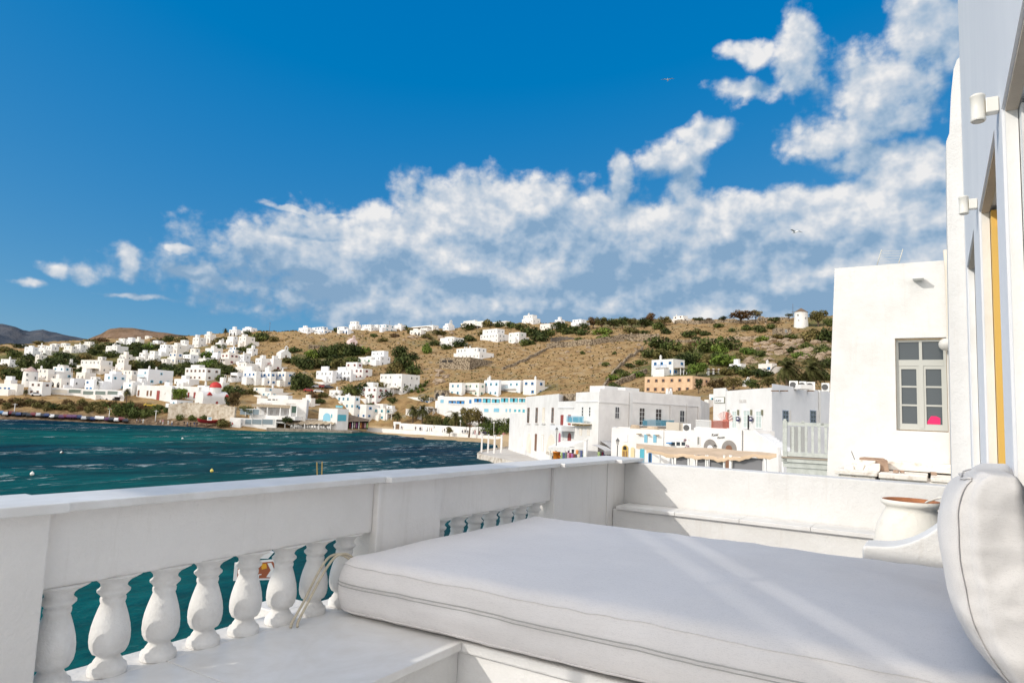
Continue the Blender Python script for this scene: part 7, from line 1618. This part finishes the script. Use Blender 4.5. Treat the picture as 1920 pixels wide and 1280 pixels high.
tree(1390, 606, 64, 28, 'b', 'widest spreading brownish tree on the right ridge', None, .22, 1500, sq=.6); tree(1417, 605, 28, 27, 'o', 'smaller tree touching the widest ridge tree on its right', None, .3)
tree(1355, 604, 22, 14, 'd', 'low dark tree left of the widest ridge tree'); tree(1480, 602, 24, 16, 'd', 'flat-topped small pine left of the right windmill', None, .45, 600, sq=.5); tree(1535, 612, 44, 36, 'o', 'tall dark bushy tree right of the right windmill', None, .12, 1300); tree(1556, 618, 30, 30, 'g', 'bushy tree at the edge of the window house on the ridge', None, .1)
tree(1452, 606, 30, 14, 'g', 'low green tree between the ring arch and the right windmill', None, .1)
SG = 'shrubs on the right hillside'
for (x, y, w_, h_, kd) in ((1236, 617, 30, 15, 'g'), (1248, 625, 24, 14, 'd'), (1215, 610, 20, 13, 'g'), (1185, 624, 36, 13, 'o'), (1208, 626, 20, 9, 'g'), (1290, 631, 32, 14, 'g'), (1306, 626, 26, 13, 'o'), (1322, 629, 24, 11, 'd'), (1346, 614, 24, 10, 'g'), (1306, 639, 22, 10, 'd'), (1400, 619, 24, 12, 'g'), (1425, 622, 30, 16, 'd'), (1445, 617, 22, 12, 'g'), (1460, 634, 30, 10, 'o'), (1484, 634, 26, 10, 'g'), (1372, 622, 14, 8, 'g'),
 (1233, 653, 52, 26, 'd'), (1250, 656, 30, 18, 'g'), (1218, 670, 36, 20, 'd'), (1240, 674, 44, 24, 'o'), (1200, 684, 26, 12, 'g'), (1180, 688, 24, 10, 'd'), (1268, 658, 36, 22, 'g'), (1288, 660, 30, 18, 'o'), (1325, 660, 54, 32, 'g'), (1348, 664, 34, 24, 'v'), (1367, 656, 44, 28, 'd'), (1350, 640, 18, 12, 'v'), (1283, 684, 40, 26, 'd'), (1300, 682, 44, 30, 'g'), (1260, 668, 30, 14, 'o'), (1322, 684, 34, 22, 'o'), (1355, 686, 58, 26, 'v'), (1345, 678, 40, 22, 'g'), (1382, 676, 30, 16, 'o'), (1404, 664, 36, 16, 'v'), (1426, 668, 26, 14, 'g'), (1380, 700, 44, 18, 'd'), (1405, 704, 50, 20, 'g'), (1430, 706, 44, 18, 'd'), (1360, 703, 34, 16, 'o'),
 (1150, 712, 30, 14, 'v'), (1172, 706, 34, 12, 'g'), (1198, 706, 30, 12, 'v'), (1162, 700, 22, 10, 'd'), (1150, 733, 30, 20, 'g'), (1128, 738, 22, 12, 'o'), (1152, 664, 10, 7, 'd'), (1135, 686, 20, 9, 'g'), (1092, 664, 12, 8, 'g'), (1300, 648, 22, 10, 'b'), (1430, 640, 30, 12, 'v'), (1458, 652, 24, 12, 'o'), (1485, 660, 26, 12, 'd'), (1512, 655, 26, 16, 'g'), (1500, 670, 36, 14, 'v'), (1525, 640, 46, 26, 'o'), (1548, 640, 40, 30, 'd'), (1545, 665, 36, 22, 'g'), (1520, 682, 36, 16, 'o'), (1550, 690, 34, 22, 'd'), (1475, 684, 34, 16, 'g'), (1540, 712, 50, 20, 'g'), (1500, 715, 40, 18, 'o')):
    shrub(x, y, w_, h_, kd, 'rounded wild shrub on the dry right hillside', SG)
tree(1306, 706, 46, 34, 'v', 'brightest green leafy tree beside the apricot building', None, .1, 1300); tree(1345, 738, 48, 34, 'b', 'olive-brown feathery tree right of the apricot building', None, .15, 1300); tree(1375, 735, 44, 34, 'o', 'olive feathery tree above the LALAOU tower', None, .15, 1200); tree(1410, 733, 44, 30, 'g', 'green tree behind the little chapel gable', None, .12, 1100); tree(1440, 730, 40, 30, 'o', 'tree left of the windswept palms', None, .12)
tree(1310, 737, 20, 34, 'd', 'dark slim conifer in front of the apricot building', None, .08, 800)
tree(1165, 738, 30, 20, 'g', 'leafy tree left of the roof boxes of the corner building', None, .1)
MG = 'shrubs of the middle thicket'
for (x, y, w_, h_, kd) in ((556, 684, 30, 18, 'd'), (575, 692, 40, 26, 'd'), (598, 690, 34, 20, 'o'), (615, 690, 36, 22, 'd'), (640, 692, 44, 24, 'o'), (660, 688, 34, 24, 'g'), (586, 670, 36, 20, 'v'), (605, 670, 36, 24, 'd'), (624, 668, 34, 26, 'g'), (643, 667, 40, 30, 'd'), (662, 667, 40, 28, 'd'), (684, 664, 44, 16, 'v'), (700, 668, 30, 14, 'o'), (633, 676, 30, 14, 'd'), (596, 704, 26, 12, 'o'), (718, 640, 24, 10, 'o'), (702, 632, 18, 8, 'g'), (742, 700, 34, 26, 'o'), (758, 694, 52, 36, 'd'), (776, 702, 34, 20, 'g'), (730, 710, 26, 18, 'd'), (750, 672, 32, 30, 'd'), (772, 674, 30, 18, 'd'), (800, 662, 22, 22, 'v'), (816, 648, 26, 12, 'd'), (838, 655, 26, 12, 'g'), (862, 650, 34, 16, 'd'), (845, 640, 24, 10, 'o'), (880, 640, 30, 14, 'd'),
 (560, 730, 44, 38, 'd'), (576, 726, 30, 24, 'd'), (655, 740, 34, 22, 'g'), (680, 738, 44, 24, 'd'), (704, 736, 44, 26, 'o'), (718, 742, 34, 20, 'd'), (638, 742, 20, 10, 'o'), (606, 744, 24, 10, 'o'), (757, 735, 30, 18, 'd'), (700, 748, 26, 14, 'd')):
    shrub(x, y, w_, h_, kd, 'dark shrub in the thicket between the houses of the middle slope', MG)
RG = 'shrubs around the ridge houses'
for (x, y, w_, h_, kd) in ((935, 613, 20, 14, 'd'), (958, 615, 26, 14, 'g'), (975, 618, 30, 14, 'd'), (995, 628, 44, 20, 'd'), (1012, 640, 40, 22, 'd'), (1028, 630, 30, 18, 'g'), (1052, 622, 34, 22, 'd'), (1068, 626, 30, 18, 'd'), (1090, 628, 30, 16, 'g'), (1130, 626, 44, 14, 'v'), (990, 648, 40, 14, 'g'), (1085, 640, 20, 10, 'g'), (1135, 638, 36, 14, 'v'), (915, 612, 26, 16, 'o'), (880, 618, 30, 14, 'd'), (903, 630, 20, 12, 'o'), (760, 618, 14, 10, 'd'), (632, 622, 16, 10, 'd'), (710, 615, 12, 8, 'd'), (770, 625, 20, 10, 'o'), (800, 634, 24, 10, 'o'), (740, 632, 20, 9, 'b'), (825, 628, 34, 10, 'o'), (1048, 612, 16, 12, 'd'), (480, 640, 34, 18, 'g'), (495, 636, 30, 16, 'd'), (512, 640, 22, 12, 'o'), (470, 655, 24, 14, 'g'), (465, 628, 18, 10, 'd')):
    shrub(x, y, w_, h_, kd, 'shrub growing among the houses along the ridge', RG)
for (x, y, w_, h_, kd) in ((10, 660, 40, 12, 'o'), (40, 652, 30, 9, 'd'), (75, 645, 30, 8, 'o'), (170, 645, 30, 10, 'o'), (190, 640, 30, 8, 'b'), (215, 652, 40, 12, 'g'), (260, 650, 40, 10, 'd'), (300, 642, 36, 9, 'b'), (340, 640, 30, 10, 'o'), (20, 682, 30, 14, 'o'), (310, 655, 30, 10, 'g'), (420, 640, 26, 10, 'o'), (455, 660, 30, 12, 'g'), (470, 690, 26, 14, 'o'), (540, 680, 30, 12, 'o'), (550, 660, 30, 12, 'g'), (520, 700, 20, 10, 'b'), (430, 752, 30, 14, 'd'), (470, 738, 24, 12, 'o'), (585, 745, 26, 12, 'b'), (600, 755, 22, 10, 'd'), (695, 765, 20, 12, 'g'), (735, 752, 24, 12, 'd'), (800, 752, 30, 12, 'o'), (830, 742, 26, 12, 'g')): shrub(x, y, w_, h_, kd, 'scrubby bush on open ground between houses', 'bushes on open ground')
LGp = 'shrubs of the left slope'
for (x, y, w_, h_, kd) in ((28, 670, 30, 16, 'g'), (48, 690, 38, 24, 'd'), (70, 697, 30, 18, 'd'), (92, 692, 44, 26, 'd'), (112, 688, 40, 22, 'd'), (130, 694, 34, 18, 'g'), (142, 682, 30, 16, 'd'), (160, 674, 34, 14, 'o'), (18, 712, 40, 26, 'd'), (38, 712, 34, 24, 'g'), (8, 696, 30, 16, 'o'), (52, 674, 24, 14, 'd'), (180, 666, 34, 14, 'd'), (200, 670, 30, 12, 'g'), (212, 668, 30, 14, 'd'), (170, 660, 24, 12, 'o'), (185, 655, 28, 12, 'd'), (112, 668, 30, 12, 'g'), (125, 672, 30, 12, 'd'), (80, 672, 18, 12, 'd'), (250, 668, 34, 14, 'g'), (268, 660, 30, 14, 'd'), (280, 655, 30, 14, 'v'), (245, 655, 34, 12, 'd'), (292, 665, 24, 12, 'g'), (248, 694, 30, 22, 'o'), (258, 690, 26, 18, 'g'), (272, 694, 34, 22, 'd'), (290, 690, 34, 20, 'o'), (306, 698, 36, 20, 'd'), (322, 700, 34, 20, 'g'), (338, 704, 34, 22, 'd'), (352, 692, 40, 16, 'd'), (372, 690, 36, 14, 'g'), (392, 690, 40, 18, 'v'), (410, 692, 34, 16, 'd'), (386, 672, 30, 16, 'v'), (398, 684, 36, 16, 'g'), (420, 702, 34, 20, 'd'), (432, 700, 30, 18, 'd'), (414, 714, 24, 16, 'g'), (318, 640, 26, 14, 'd'), (330, 650, 26, 10, 'o'), (405, 645, 20, 14, 'o'), (412, 655, 24, 12, 'g'), (300, 652, 26, 10, 'd'), (440, 740, 40, 18, 'd'), (426, 735, 26, 16, 'g'), (350, 668, 16, 10, 'd'), (215, 690, 20, 14, 'd'), (150, 700, 20, 14, 'd')):
    shrub(x, y, w_, h_, kd, 'shrub between the houses of the left slope', LGp)
BG = 'bushes on the shore bank'
for k in range(46):
    x = 2+6.9*k+rnd.uniform(-3, 3); y = 758+.05*x+rnd.uniform(-8, 8); kd = rnd.choice('oobbogd' if x < 190 else 'ogdogb')
    shrub(x, y, rnd.uniform(16, 30), rnd.uniform(8, 14), kd, 'low dry bush on the earthy bank above the shore', BG)
for (x, y, w_, h_) in ((360, 788, 20, 12), (382, 786, 18, 10), (345, 775, 16, 8), (226, 778, 40, 26), (240, 774, 34, 22), (252, 782, 34, 22), (275, 780, 34, 16), (336, 788, 16, 14), (418, 800, 34, 18)): shrub(x, y, w_, h_, 'g' if x < 400 else 'o', 'greener dense bush on the shore bank', 'dense bushes on the shore bank')
tree(335, 758, 34, 36, 'v', 'round leafy green tree in front of the dark red windows', None, .12, 1400); tree(314, 750, 16, 22, 'g', 'small green tree left of the round leafy tree', None, .12, 700); tree(437, 768, 34, 40, 'b', 'brownish-green tree right of the red-domed church', None, .1, 1200); tree(428, 768, 22, 30, 'd', 'dark tree tucked against the church side', None, .1, 900)
P = at(463, 782, 244); tree(463, 782, 36, 26, 'd', 'dark tree on the corner of the sea terrace', None, .2, 1100, P=np.array([P[0], P[1], at(463, 782, 241)[2]]))
P = at(538, 790, 241); shrub(538, 790, 22, 11, 'd', 'dark potted greenery between veranda and awning', 'restaurant greenery', P=P)
palm(184, 733, 717, 24, 'short palm before the left restaurants', seed=2); palm(236, 760, 733, 22, 'palm on the shore road left of the red-door mansion', seed=3); palm(48, 742, 733, 12, 'tiny palm by the dark awning below the left windmill', seed=4); palm(422, 630, 618, 14, 'palm on the knoll beside the arched house', seed=5)
pzz = np.array([0, 0, -6.3])
def prom(px, d): p = at(px, 800, d); return np.array([p[0], p[1], -6.3])
def py_of(P): v = P-CP; return 640-F*float(v @ uv)/float(v @ fw)
for px, d, pt, w_, lab, sd in ((744, 262, 778, 26, 'shortest palm behind the beach garden wall, left of three', 6), (773, 262, 768, 34, 'tall palm behind the beach garden wall, middle of three', 7), (791, 259, 767, 38, 'tall palm behind the beach garden wall, right of three', 8), (853, 246, 781, 46, 'broad dense palm beside the big tamarisk', 9)):
    P = prom(px, d); palm(px, py_of(P), pt, w_, lab, P=P, nf=40, seed=sd)
for px, d, pt, w_, lab, wd, sd in ((1476, 128, 690, 76, 'windswept palm above the sign building roof, left of two', 1.1, 11), (1524, 128, 692, 74, 'windswept palm above the sign building roof, right of two', 1.1, 12)):
    p = at(px, 724, d); palm(px, 742, pt, w_, lab, wind=wd, P=np.array([p[0], p[1], at(px, 742, d)[2]]), nf=46, seed=sd)
def tree_on(px, d, w_, ytop, kind, lab, **k):
    P = prom(px, d); s = d/F; return tree(px, 0, w_, py_of(P)-ytop, kind, lab, P=P, **k)
tree_on(880, 223, 52, 756, 'o', 'big olive-green tamarisk tree leaning over the promenade', trunk=.25, n=2200); tree_on(898, 228, 26, 762, 'b', 'sparse reddish top of a tree behind the big tamarisk', trunk=.4, n=500)
P = prom(843, 231); P[2] = -6.6; tree(843, 0, 20, py_of(P)-797, 'o', 'small pale tamarisk on the beach edge of the promenade', None, .05, 900, P=P)
for px, d, w_, yt, kd, lab in ((806, 252, 34, 772, 'o', 'garden tree left of the broad palm behind the wall'), (826, 250, 28, 778, 'g', 'garden tree next to the broad palm behind the wall'), (727, 275, 12, 745, 'd', 'narrow dark cypress behind the beach houses'), (757, 268, 24, 782, 'd', 'leafy garden tree between the short palm and the tall palms')): tree_on(px, d, w_, yt, kd, lab, trunk=.1, n=1100)
HG = 'garden hedge behind the promenade'
for k in range(9): P = prom(900+7*k, 236-2.0*k); P[2] += .0; shrub(0, 0, 22, 26+3*sin(k), 'g' if k % 3 else 'v', 'leafy clump of the garden hedge behind the beach wall', HG, P=P)
P = at(1288, 826, 81); P[2] -= .6; o = bpy.data.objects.new('bougainvillea', crown_mesh('boug', blobset(5, 6, .5, (.25, .4), .2, .5, 1), 260, .12, LPINK, 5)); COL.objects.link(o); o.location = tuple(P); o.scale = (.7, .7, 1.0); tag(o, 'pinkish bougainvillea on the white wall left of the arcade arches', 'plant')
for px, d, w_, yt, kd, lab in ((822, 249, 30, 770, 'o', 'olive garden tree under the left end of the hotel'), (838, 247, 26, 774, 'g', 'green garden tree left of the broad dense palm'), (912, 236, 30, 774, 'd', 'dark garden tree behind the middle of the beach hedge'), (932, 231, 30, 776, 'g', 'green garden tree at the right of the beach hedge'), (950, 227, 24, 774, 'd', 'dark garden tree close to the quay annex'), (868, 243, 24, 772, 'd', 'dark garden tree between broad palm and tamarisk')): tree_on(px, d, w_, yt, kd, lab, trunk=.08, n=1100)
AG = 'agaves by the sprawling house'
def agave(px, py, w_, lab):
    P = GND(px, py); s = depth(P)/F; r_ = random.Random(px); V_, F_ = [], []
    for k in range(26):
        a = k*2.4; e = radians(r_.uniform(15, 80)); Lf = w_*s*.55*r_.uniform(.8, 1.1); sd = np.array([-sin(a), cos(a), 0])*Lf*.1; dv = np.array([cos(a)*cos(e), sin(a)*cos(e), sin(e)])*Lf; o = len(V_); V_ += [tuple(-sd*.6), tuple(sd*.6), tuple(dv*.5+sd), tuple(dv), tuple(dv*.5-sd)]; F_.append((o, o+1, o+2, o+3, o+4))
    me = bpy.data.meshes.new('agave'); me.from_pydata(V_, [], F_); me.materials.append(LV); ob_ = bpy.data.objects.new('agave', me); COL.objects.link(ob_); ob_.location = tuple(P); tag(ob_, lab, 'agave', AG)
for x, y in ((772, 735), (780, 730), (788, 727), (796, 724), (800, 718), (792, 733), (784, 737)): agave(x, y, 16, 'spiky green agave in the clump right of the sprawling house')

# ------------------------------------------------------------------ rocks, dry tufts, shore stones
rockm = mat('granite_rock', (.3, .24, .18), .95, spec=.1); g = coords(rockm, (1, 1, 1), 'pos'); base(rockm, ramp(rockm, noise(rockm, g, .8, 7, .7), [(.3, (.13, .095, .065)), (.5, (.31, .235, .165)), (.7, (.42, .34, .26))])); bump(rockm, noise(rockm, g, 2.5, 6, .7), .8, .15)
def rock_mesh(seed):
    bm = bmesh.new(); bmesh.ops.create_icosphere(bm, subdivisions=2, radius=1)
    for v in bm.verts: n_ = mnoise.noise(v.co*1.3+Vector((seed*7.1, 0, 0))); q = mnoise.cell(v.co*1.1+Vector((seed*3.3, 1, 2))); v.co *= 1+.35*n_+.18*q; v.co.z *= .72
    me = bpy.data.meshes.new('boulder'); bm.to_mesh(me); bm.free(); me.materials.append(rockm); return me
RM = [rock_mesh(k) for k in range(5)]
def rocks(n, box, sz, label, group):
    for k in range(n):
        x, y = rnd.uniform(box[0], box[2]), rnd.uniform(box[1], box[3]); P = GND(x, y); s = depth(P)/F; r_ = rnd.uniform(*sz)*s
        o = bpy.data.objects.new('boulder', RM[k % 5]); COL.objects.link(o); o.location = tuple(P); o.rotation_euler = (rnd.uniform(-.3, .3), rnd.uniform(-.3, .3), rnd.uniform(0, 6)); o.scale = (r_, r_*rnd.uniform(.7, 1.2), r_*rnd.uniform(.6, 1.1)); tag(o, label, 'boulder', group)
rocks(75, (1395, 636, 1560, 684), (4, 11), 'boulder of the broken granite outcrop under the right windmill', 'boulders of the granite outcrop')
rocks(26, (735, 618, 850, 645), (3, 8), 'boulder on the bare crest below the ridge houses', 'boulders below the ridge houses')
rocks(14, (805, 695, 840, 722), (4, 10), 'boulder of the rock pile below the walled villa', 'boulders below the walled villa')
rocks(24, (1050, 640, 1200, 690), (2.5, 6), 'boulder scattered over the bare central slope', 'boulders of the bare slope')
rocks(18, (560, 628, 720, 655), (2.5, 6), 'boulder on the dry slope around the pink chapel', 'boulders by the pink chapel')
for k in range(90):
    x = rnd.uniform(95, 440); y = 789+.05*x*.9+rnd.uniform(0, 6); P = GND(x, y); s = depth(P)/F; r_ = rnd.uniform(1.5, 4.2)*s; o = bpy.data.objects.new('shore_rock', RM[k % 5]); COL.objects.link(o); o.location = (P[0], P[1], P[2]-.1); o.scale = (r_*1.5, r_, r_*.7); o.rotation_euler = (0, 0, rnd.uniform(0, 6)); tag(o, 'rough rock at the water line of the left shore', 'rock', 'rocks along the left shore')
for k in range(34):
    x = rnd.uniform(905, 1062); t_ = (x-905)/157; p = at(x, 853+19*t_+rnd.uniform(-2, 3), 139-38*t_); r_ = rnd.uniform(.35, .9); o = bpy.data.objects.new('shore_rock', RM[k % 5]); COL.objects.link(o); o.location = (p[0], p[1], SEA+.15); o.scale = (r_*1.3, r_, r_*.8); tag(o, 'dark wet rock at the foot of the whitewashed quay', 'rock', 'rocks at the foot of the quay')
def tufts(n, seed, m, name, boxf, sz):
    r_ = np.random.default_rng(seed); V_, F_ = [], []
    for k in range(n):
        x, y = boxf(r_); P = GND(x, y, .16); s = depth(P)/F; q = sz*s*r_.uniform(.5, 1.4)
        for j in range(5):
            a = r_.uniform(0, 6.28); d_ = np.array([cos(a), sin(a), 0])*q*r_.uniform(.3, 1); c = P+d_*.6; up = np.array([r_.normal()*.3, r_.normal()*.3, 1])*q*r_.uniform(.5, 1); sd = np.array([-sin(a), cos(a), 0])*q*.5; o = len(V_)
            V_ += [tuple(c-sd), tuple(c+sd), tuple(c+sd*.6+up), tuple(c-sd*.6+up)]; F_.append((o, o+1, o+2, o+3))
    me = bpy.data.meshes.new(name); me.from_pydata(V_, [], F_); me.materials.append(m); o = bpy.data.objects.new(name, me); COL.objects.link(o); tag(o, kind='stuff'); return o
tufts(4600, 5, LB, 'dry_scrub', lambda r_: (r_.uniform(440, 1570), r_.uniform(600, 735)), 1.6)
tufts(2600, 6, LO, 'green_scrub', lambda r_: (r_.uniform(0, 1570), r_.uniform(615, 740)), 1.9)

# ------------------------------------------------------------------ people
def person_mesh(pose):
    me = bpy.data.meshes.new('person'); o = bpy.data.objects.new('tmp_person', me); COL.objects.link(o)
    st = .16 if pose else .03
    P_ = [(0, 0, .95), (0, 0, 1.15), (0, 0, 1.40), (0, 0, 1.50), (0, .01, 1.62), (0, .02, 1.74), (.10, 0, .90), (.11, st, .50), (.11, st*.6-.06 if pose else 0, .08), (.11, st*.6+.10, .03), (-.10, 0, .90), (-.11, -st, .50), (-.11, -st*1.6, .09), (-.11, -st*1.6+.14, .03), (.20, 0, 1.38), (.26, -.05 if pose else 0, 1.12), (.25, .06, .88), (.25, .09, .80), (-.20, 0, 1.38), (-.26, .06 if pose else 0, 1.12), (-.25, .12, .90), (-.25, .16, .82)]
    E_ = [(0, 1), (1, 2), (2, 3), (3, 4), (4, 5), (0, 6), (6, 7), (7, 8), (8, 9), (0, 10), (10, 11), (11, 12), (12, 13), (2, 14), (14, 15), (15, 16), (16, 17), (2, 18), (18, 19), (19, 20), (20, 21)]
    R_ = [.15, .14, .16, .06, .10, .09, .095, .065, .045, .04, .095, .065, .045, .04, .065, .045, .035, .03, .065, .045, .035, .03]
    me.from_pydata(P_, E_, []); o.modifiers.new('skin', 'SKIN')
    for i, v in enumerate(me.skin_vertices[0].data): v.radius = (R_[i], R_[i]*(.75 if i < 3 else 1)); v.use_root = (i == 0)
    sb_ = o.modifiers.new('sub', 'SUBSURF'); sb_.levels = 1; sb_.render_levels = 1
    dg = bpy.context.evaluated_depsgraph_get(); m2 = bpy.data.meshes.new_from_object(o.evaluated_get(dg)); bpy.data.objects.remove(o); return m2
PMESH = [person_mesh(0), person_mesh(1)]
skin_m = mat('skin', (.42, .25, .17), .6); hairm = mat('dark_hair', (.03, .02, .015), .7)
CLOTH = {'black': (.02, .02, .025), 'navy': (.03, .04, .10), 'white': (.7, .7, .68), 'red': (.4, .04, .04), 'pink': (.55, .25, .28), 'grey': (.22, .22, .23), 'blue': (.06, .16, .36), 'brown': (.16, .10, .06), 'green': (.12, .18, .08)}
CM_ = {k: mat('clothes_'+k, v, .9) for k, v in CLOTH.items()}; PM_ = {}
def person(P, top, bot, label, group, rz=None):
    pose = rnd.random() < .55; key = (pose, top, bot)
    if key not in PM_:
        me = PMESH[int(pose)].copy(); me.materials.clear()
        for m in (skin_m, CM_[top], CM_[bot], hairm): me.materials.append(m)
        for p in me.polygons: z = p.center.z; x = abs(p.center.x); p.material_index = (3 if z > 1.70 or (z > 1.6 and p.center.y < -.02) else (0 if z > 1.46 else (0 if x > .2 and z < 1.05 else (1 if z > .93 else (2 if z > .09 else 3))))); p.use_smooth = True
        PM_[key] = me
    o = bpy.data.objects.new('person', PM_[key]); COL.objects.link(o); o.location = tuple(P); o.rotation_euler = (0, 0, rnd.uniform(0, 6.28) if rz is None else rz); sc = rnd.uniform(.95, 1.05); o.scale = (sc, sc, sc); tag(o, label, 'person', group)
for k, (px, top, bot) in enumerate(((729, 'black', 'black'), (741, 'navy', 'grey'), (743, 'brown', 'black'), (765.5, 'black', 'navy'), (770.5, 'black', 'black'), (773, 'grey', 'black'), (778, 'navy', 'black'), (789.5, 'black', 'black'), (791.5, 'red', 'black'), (793.5, 'grey', 'navy'), (820, 'black', 'grey'), (824, 'white', 'black'), (826.5, 'black', 'black'), (853, 'black', 'navy'), (856, 'white', 'black'), (858, 'navy', 'black'), (865, 'white', 'white'), (868, 'black', 'brown'), (875, 'red', 'pink'), (877, 'pink', 'red'), (880, 'black', 'black'), (888, 'brown', 'red'), (891, 'black', 'grey'), (894, 'navy', 'black'), (903, 'navy', 'navy'), (905, 'black', 'black'), (912, 'grey', 'navy'), (919, 'green', 'black'), (922, 'brown', 'green'), (925, 'black', 'brown'), (937, 'pink', 'pink'), (941, 'pink', 'white'), (947, 'black', 'white'), (950, 'navy', 'black'), (953, 'black', 'navy'))):
    f_ = fa if px < 850 else fb2; u, _ = f_.uz(px, 812); o_ = rnd.uniform(1.2, 5); p = f_.A[:2]+f_.t*u-f_.n*o_
    person((p[0], p[1], -6.3), top, bot, 'person in %s top and %s trousers on the promenade, number %s from the left along the beach wall' % (top, bot, ['one', 'two', 'three', 'four', 'five', 'six', 'seven', 'eight', 'nine', 'ten'][k % 10] if False else '') if False else 'person in a %s top and %s trousers strolling along the beach promenade' % (top, bot), 'people on the beach promenade')
for k, (px, top, bot) in enumerate(((214, 'white', 'grey'), (232, 'red', 'black'), (238, 'black', 'black'), (256, 'white', 'navy'), (262, 'navy', 'black'), (268, 'white', 'white'), (275, 'black', 'brown'), (296, 'brown', 'black'), (300, 'white', 'black'), (305, 'pink', 'white'), (315, 'white', 'white'), (322, 'white', 'blue'), (345, 'black', 'black'), (351, 'grey', 'navy'), (357, 'black', 'black'), (364, 'navy', 'grey'), (369, 'black', 'navy'), (430, 'black', 'red'), (435, 'red', 'navy'), (452, 'black', 'black'))):
    y = 779+.055*px; person(GND(px, min(y, 800)), top, bot, 'person in a %s top and %s trousers standing on the left shore' % (top, bot), 'people on the left shore')
for px, d, top, bot in ((1083, 97, 'red', 'black'), (1089, 96, 'black', 'navy'), (1190, 76, 'red', 'navy'), (1197, 74, 'navy', 'black'), (1204, 73, 'black', 'white'), (1212, 72, 'blue', 'navy'), (1222, 71, 'pink', 'black'), (1230, 69, 'black', 'black'), (1248, 67, 'navy', 'grey'), (1178, 76, 'brown', 'black'), (1295, 62, 'red', 'brown'), (1137, 90, 'brown', 'white'), (1215, 74, 'white', 'red'), (1236, 70, 'grey', 'black'), (1243, 69, 'red', 'navy')):
    p = at(px, 850, d); person((p[0], p[1], jz2), top, bot, 'person in a %s top and %s trousers by the quay shops' % (top, bot), 'people by the quay shops')
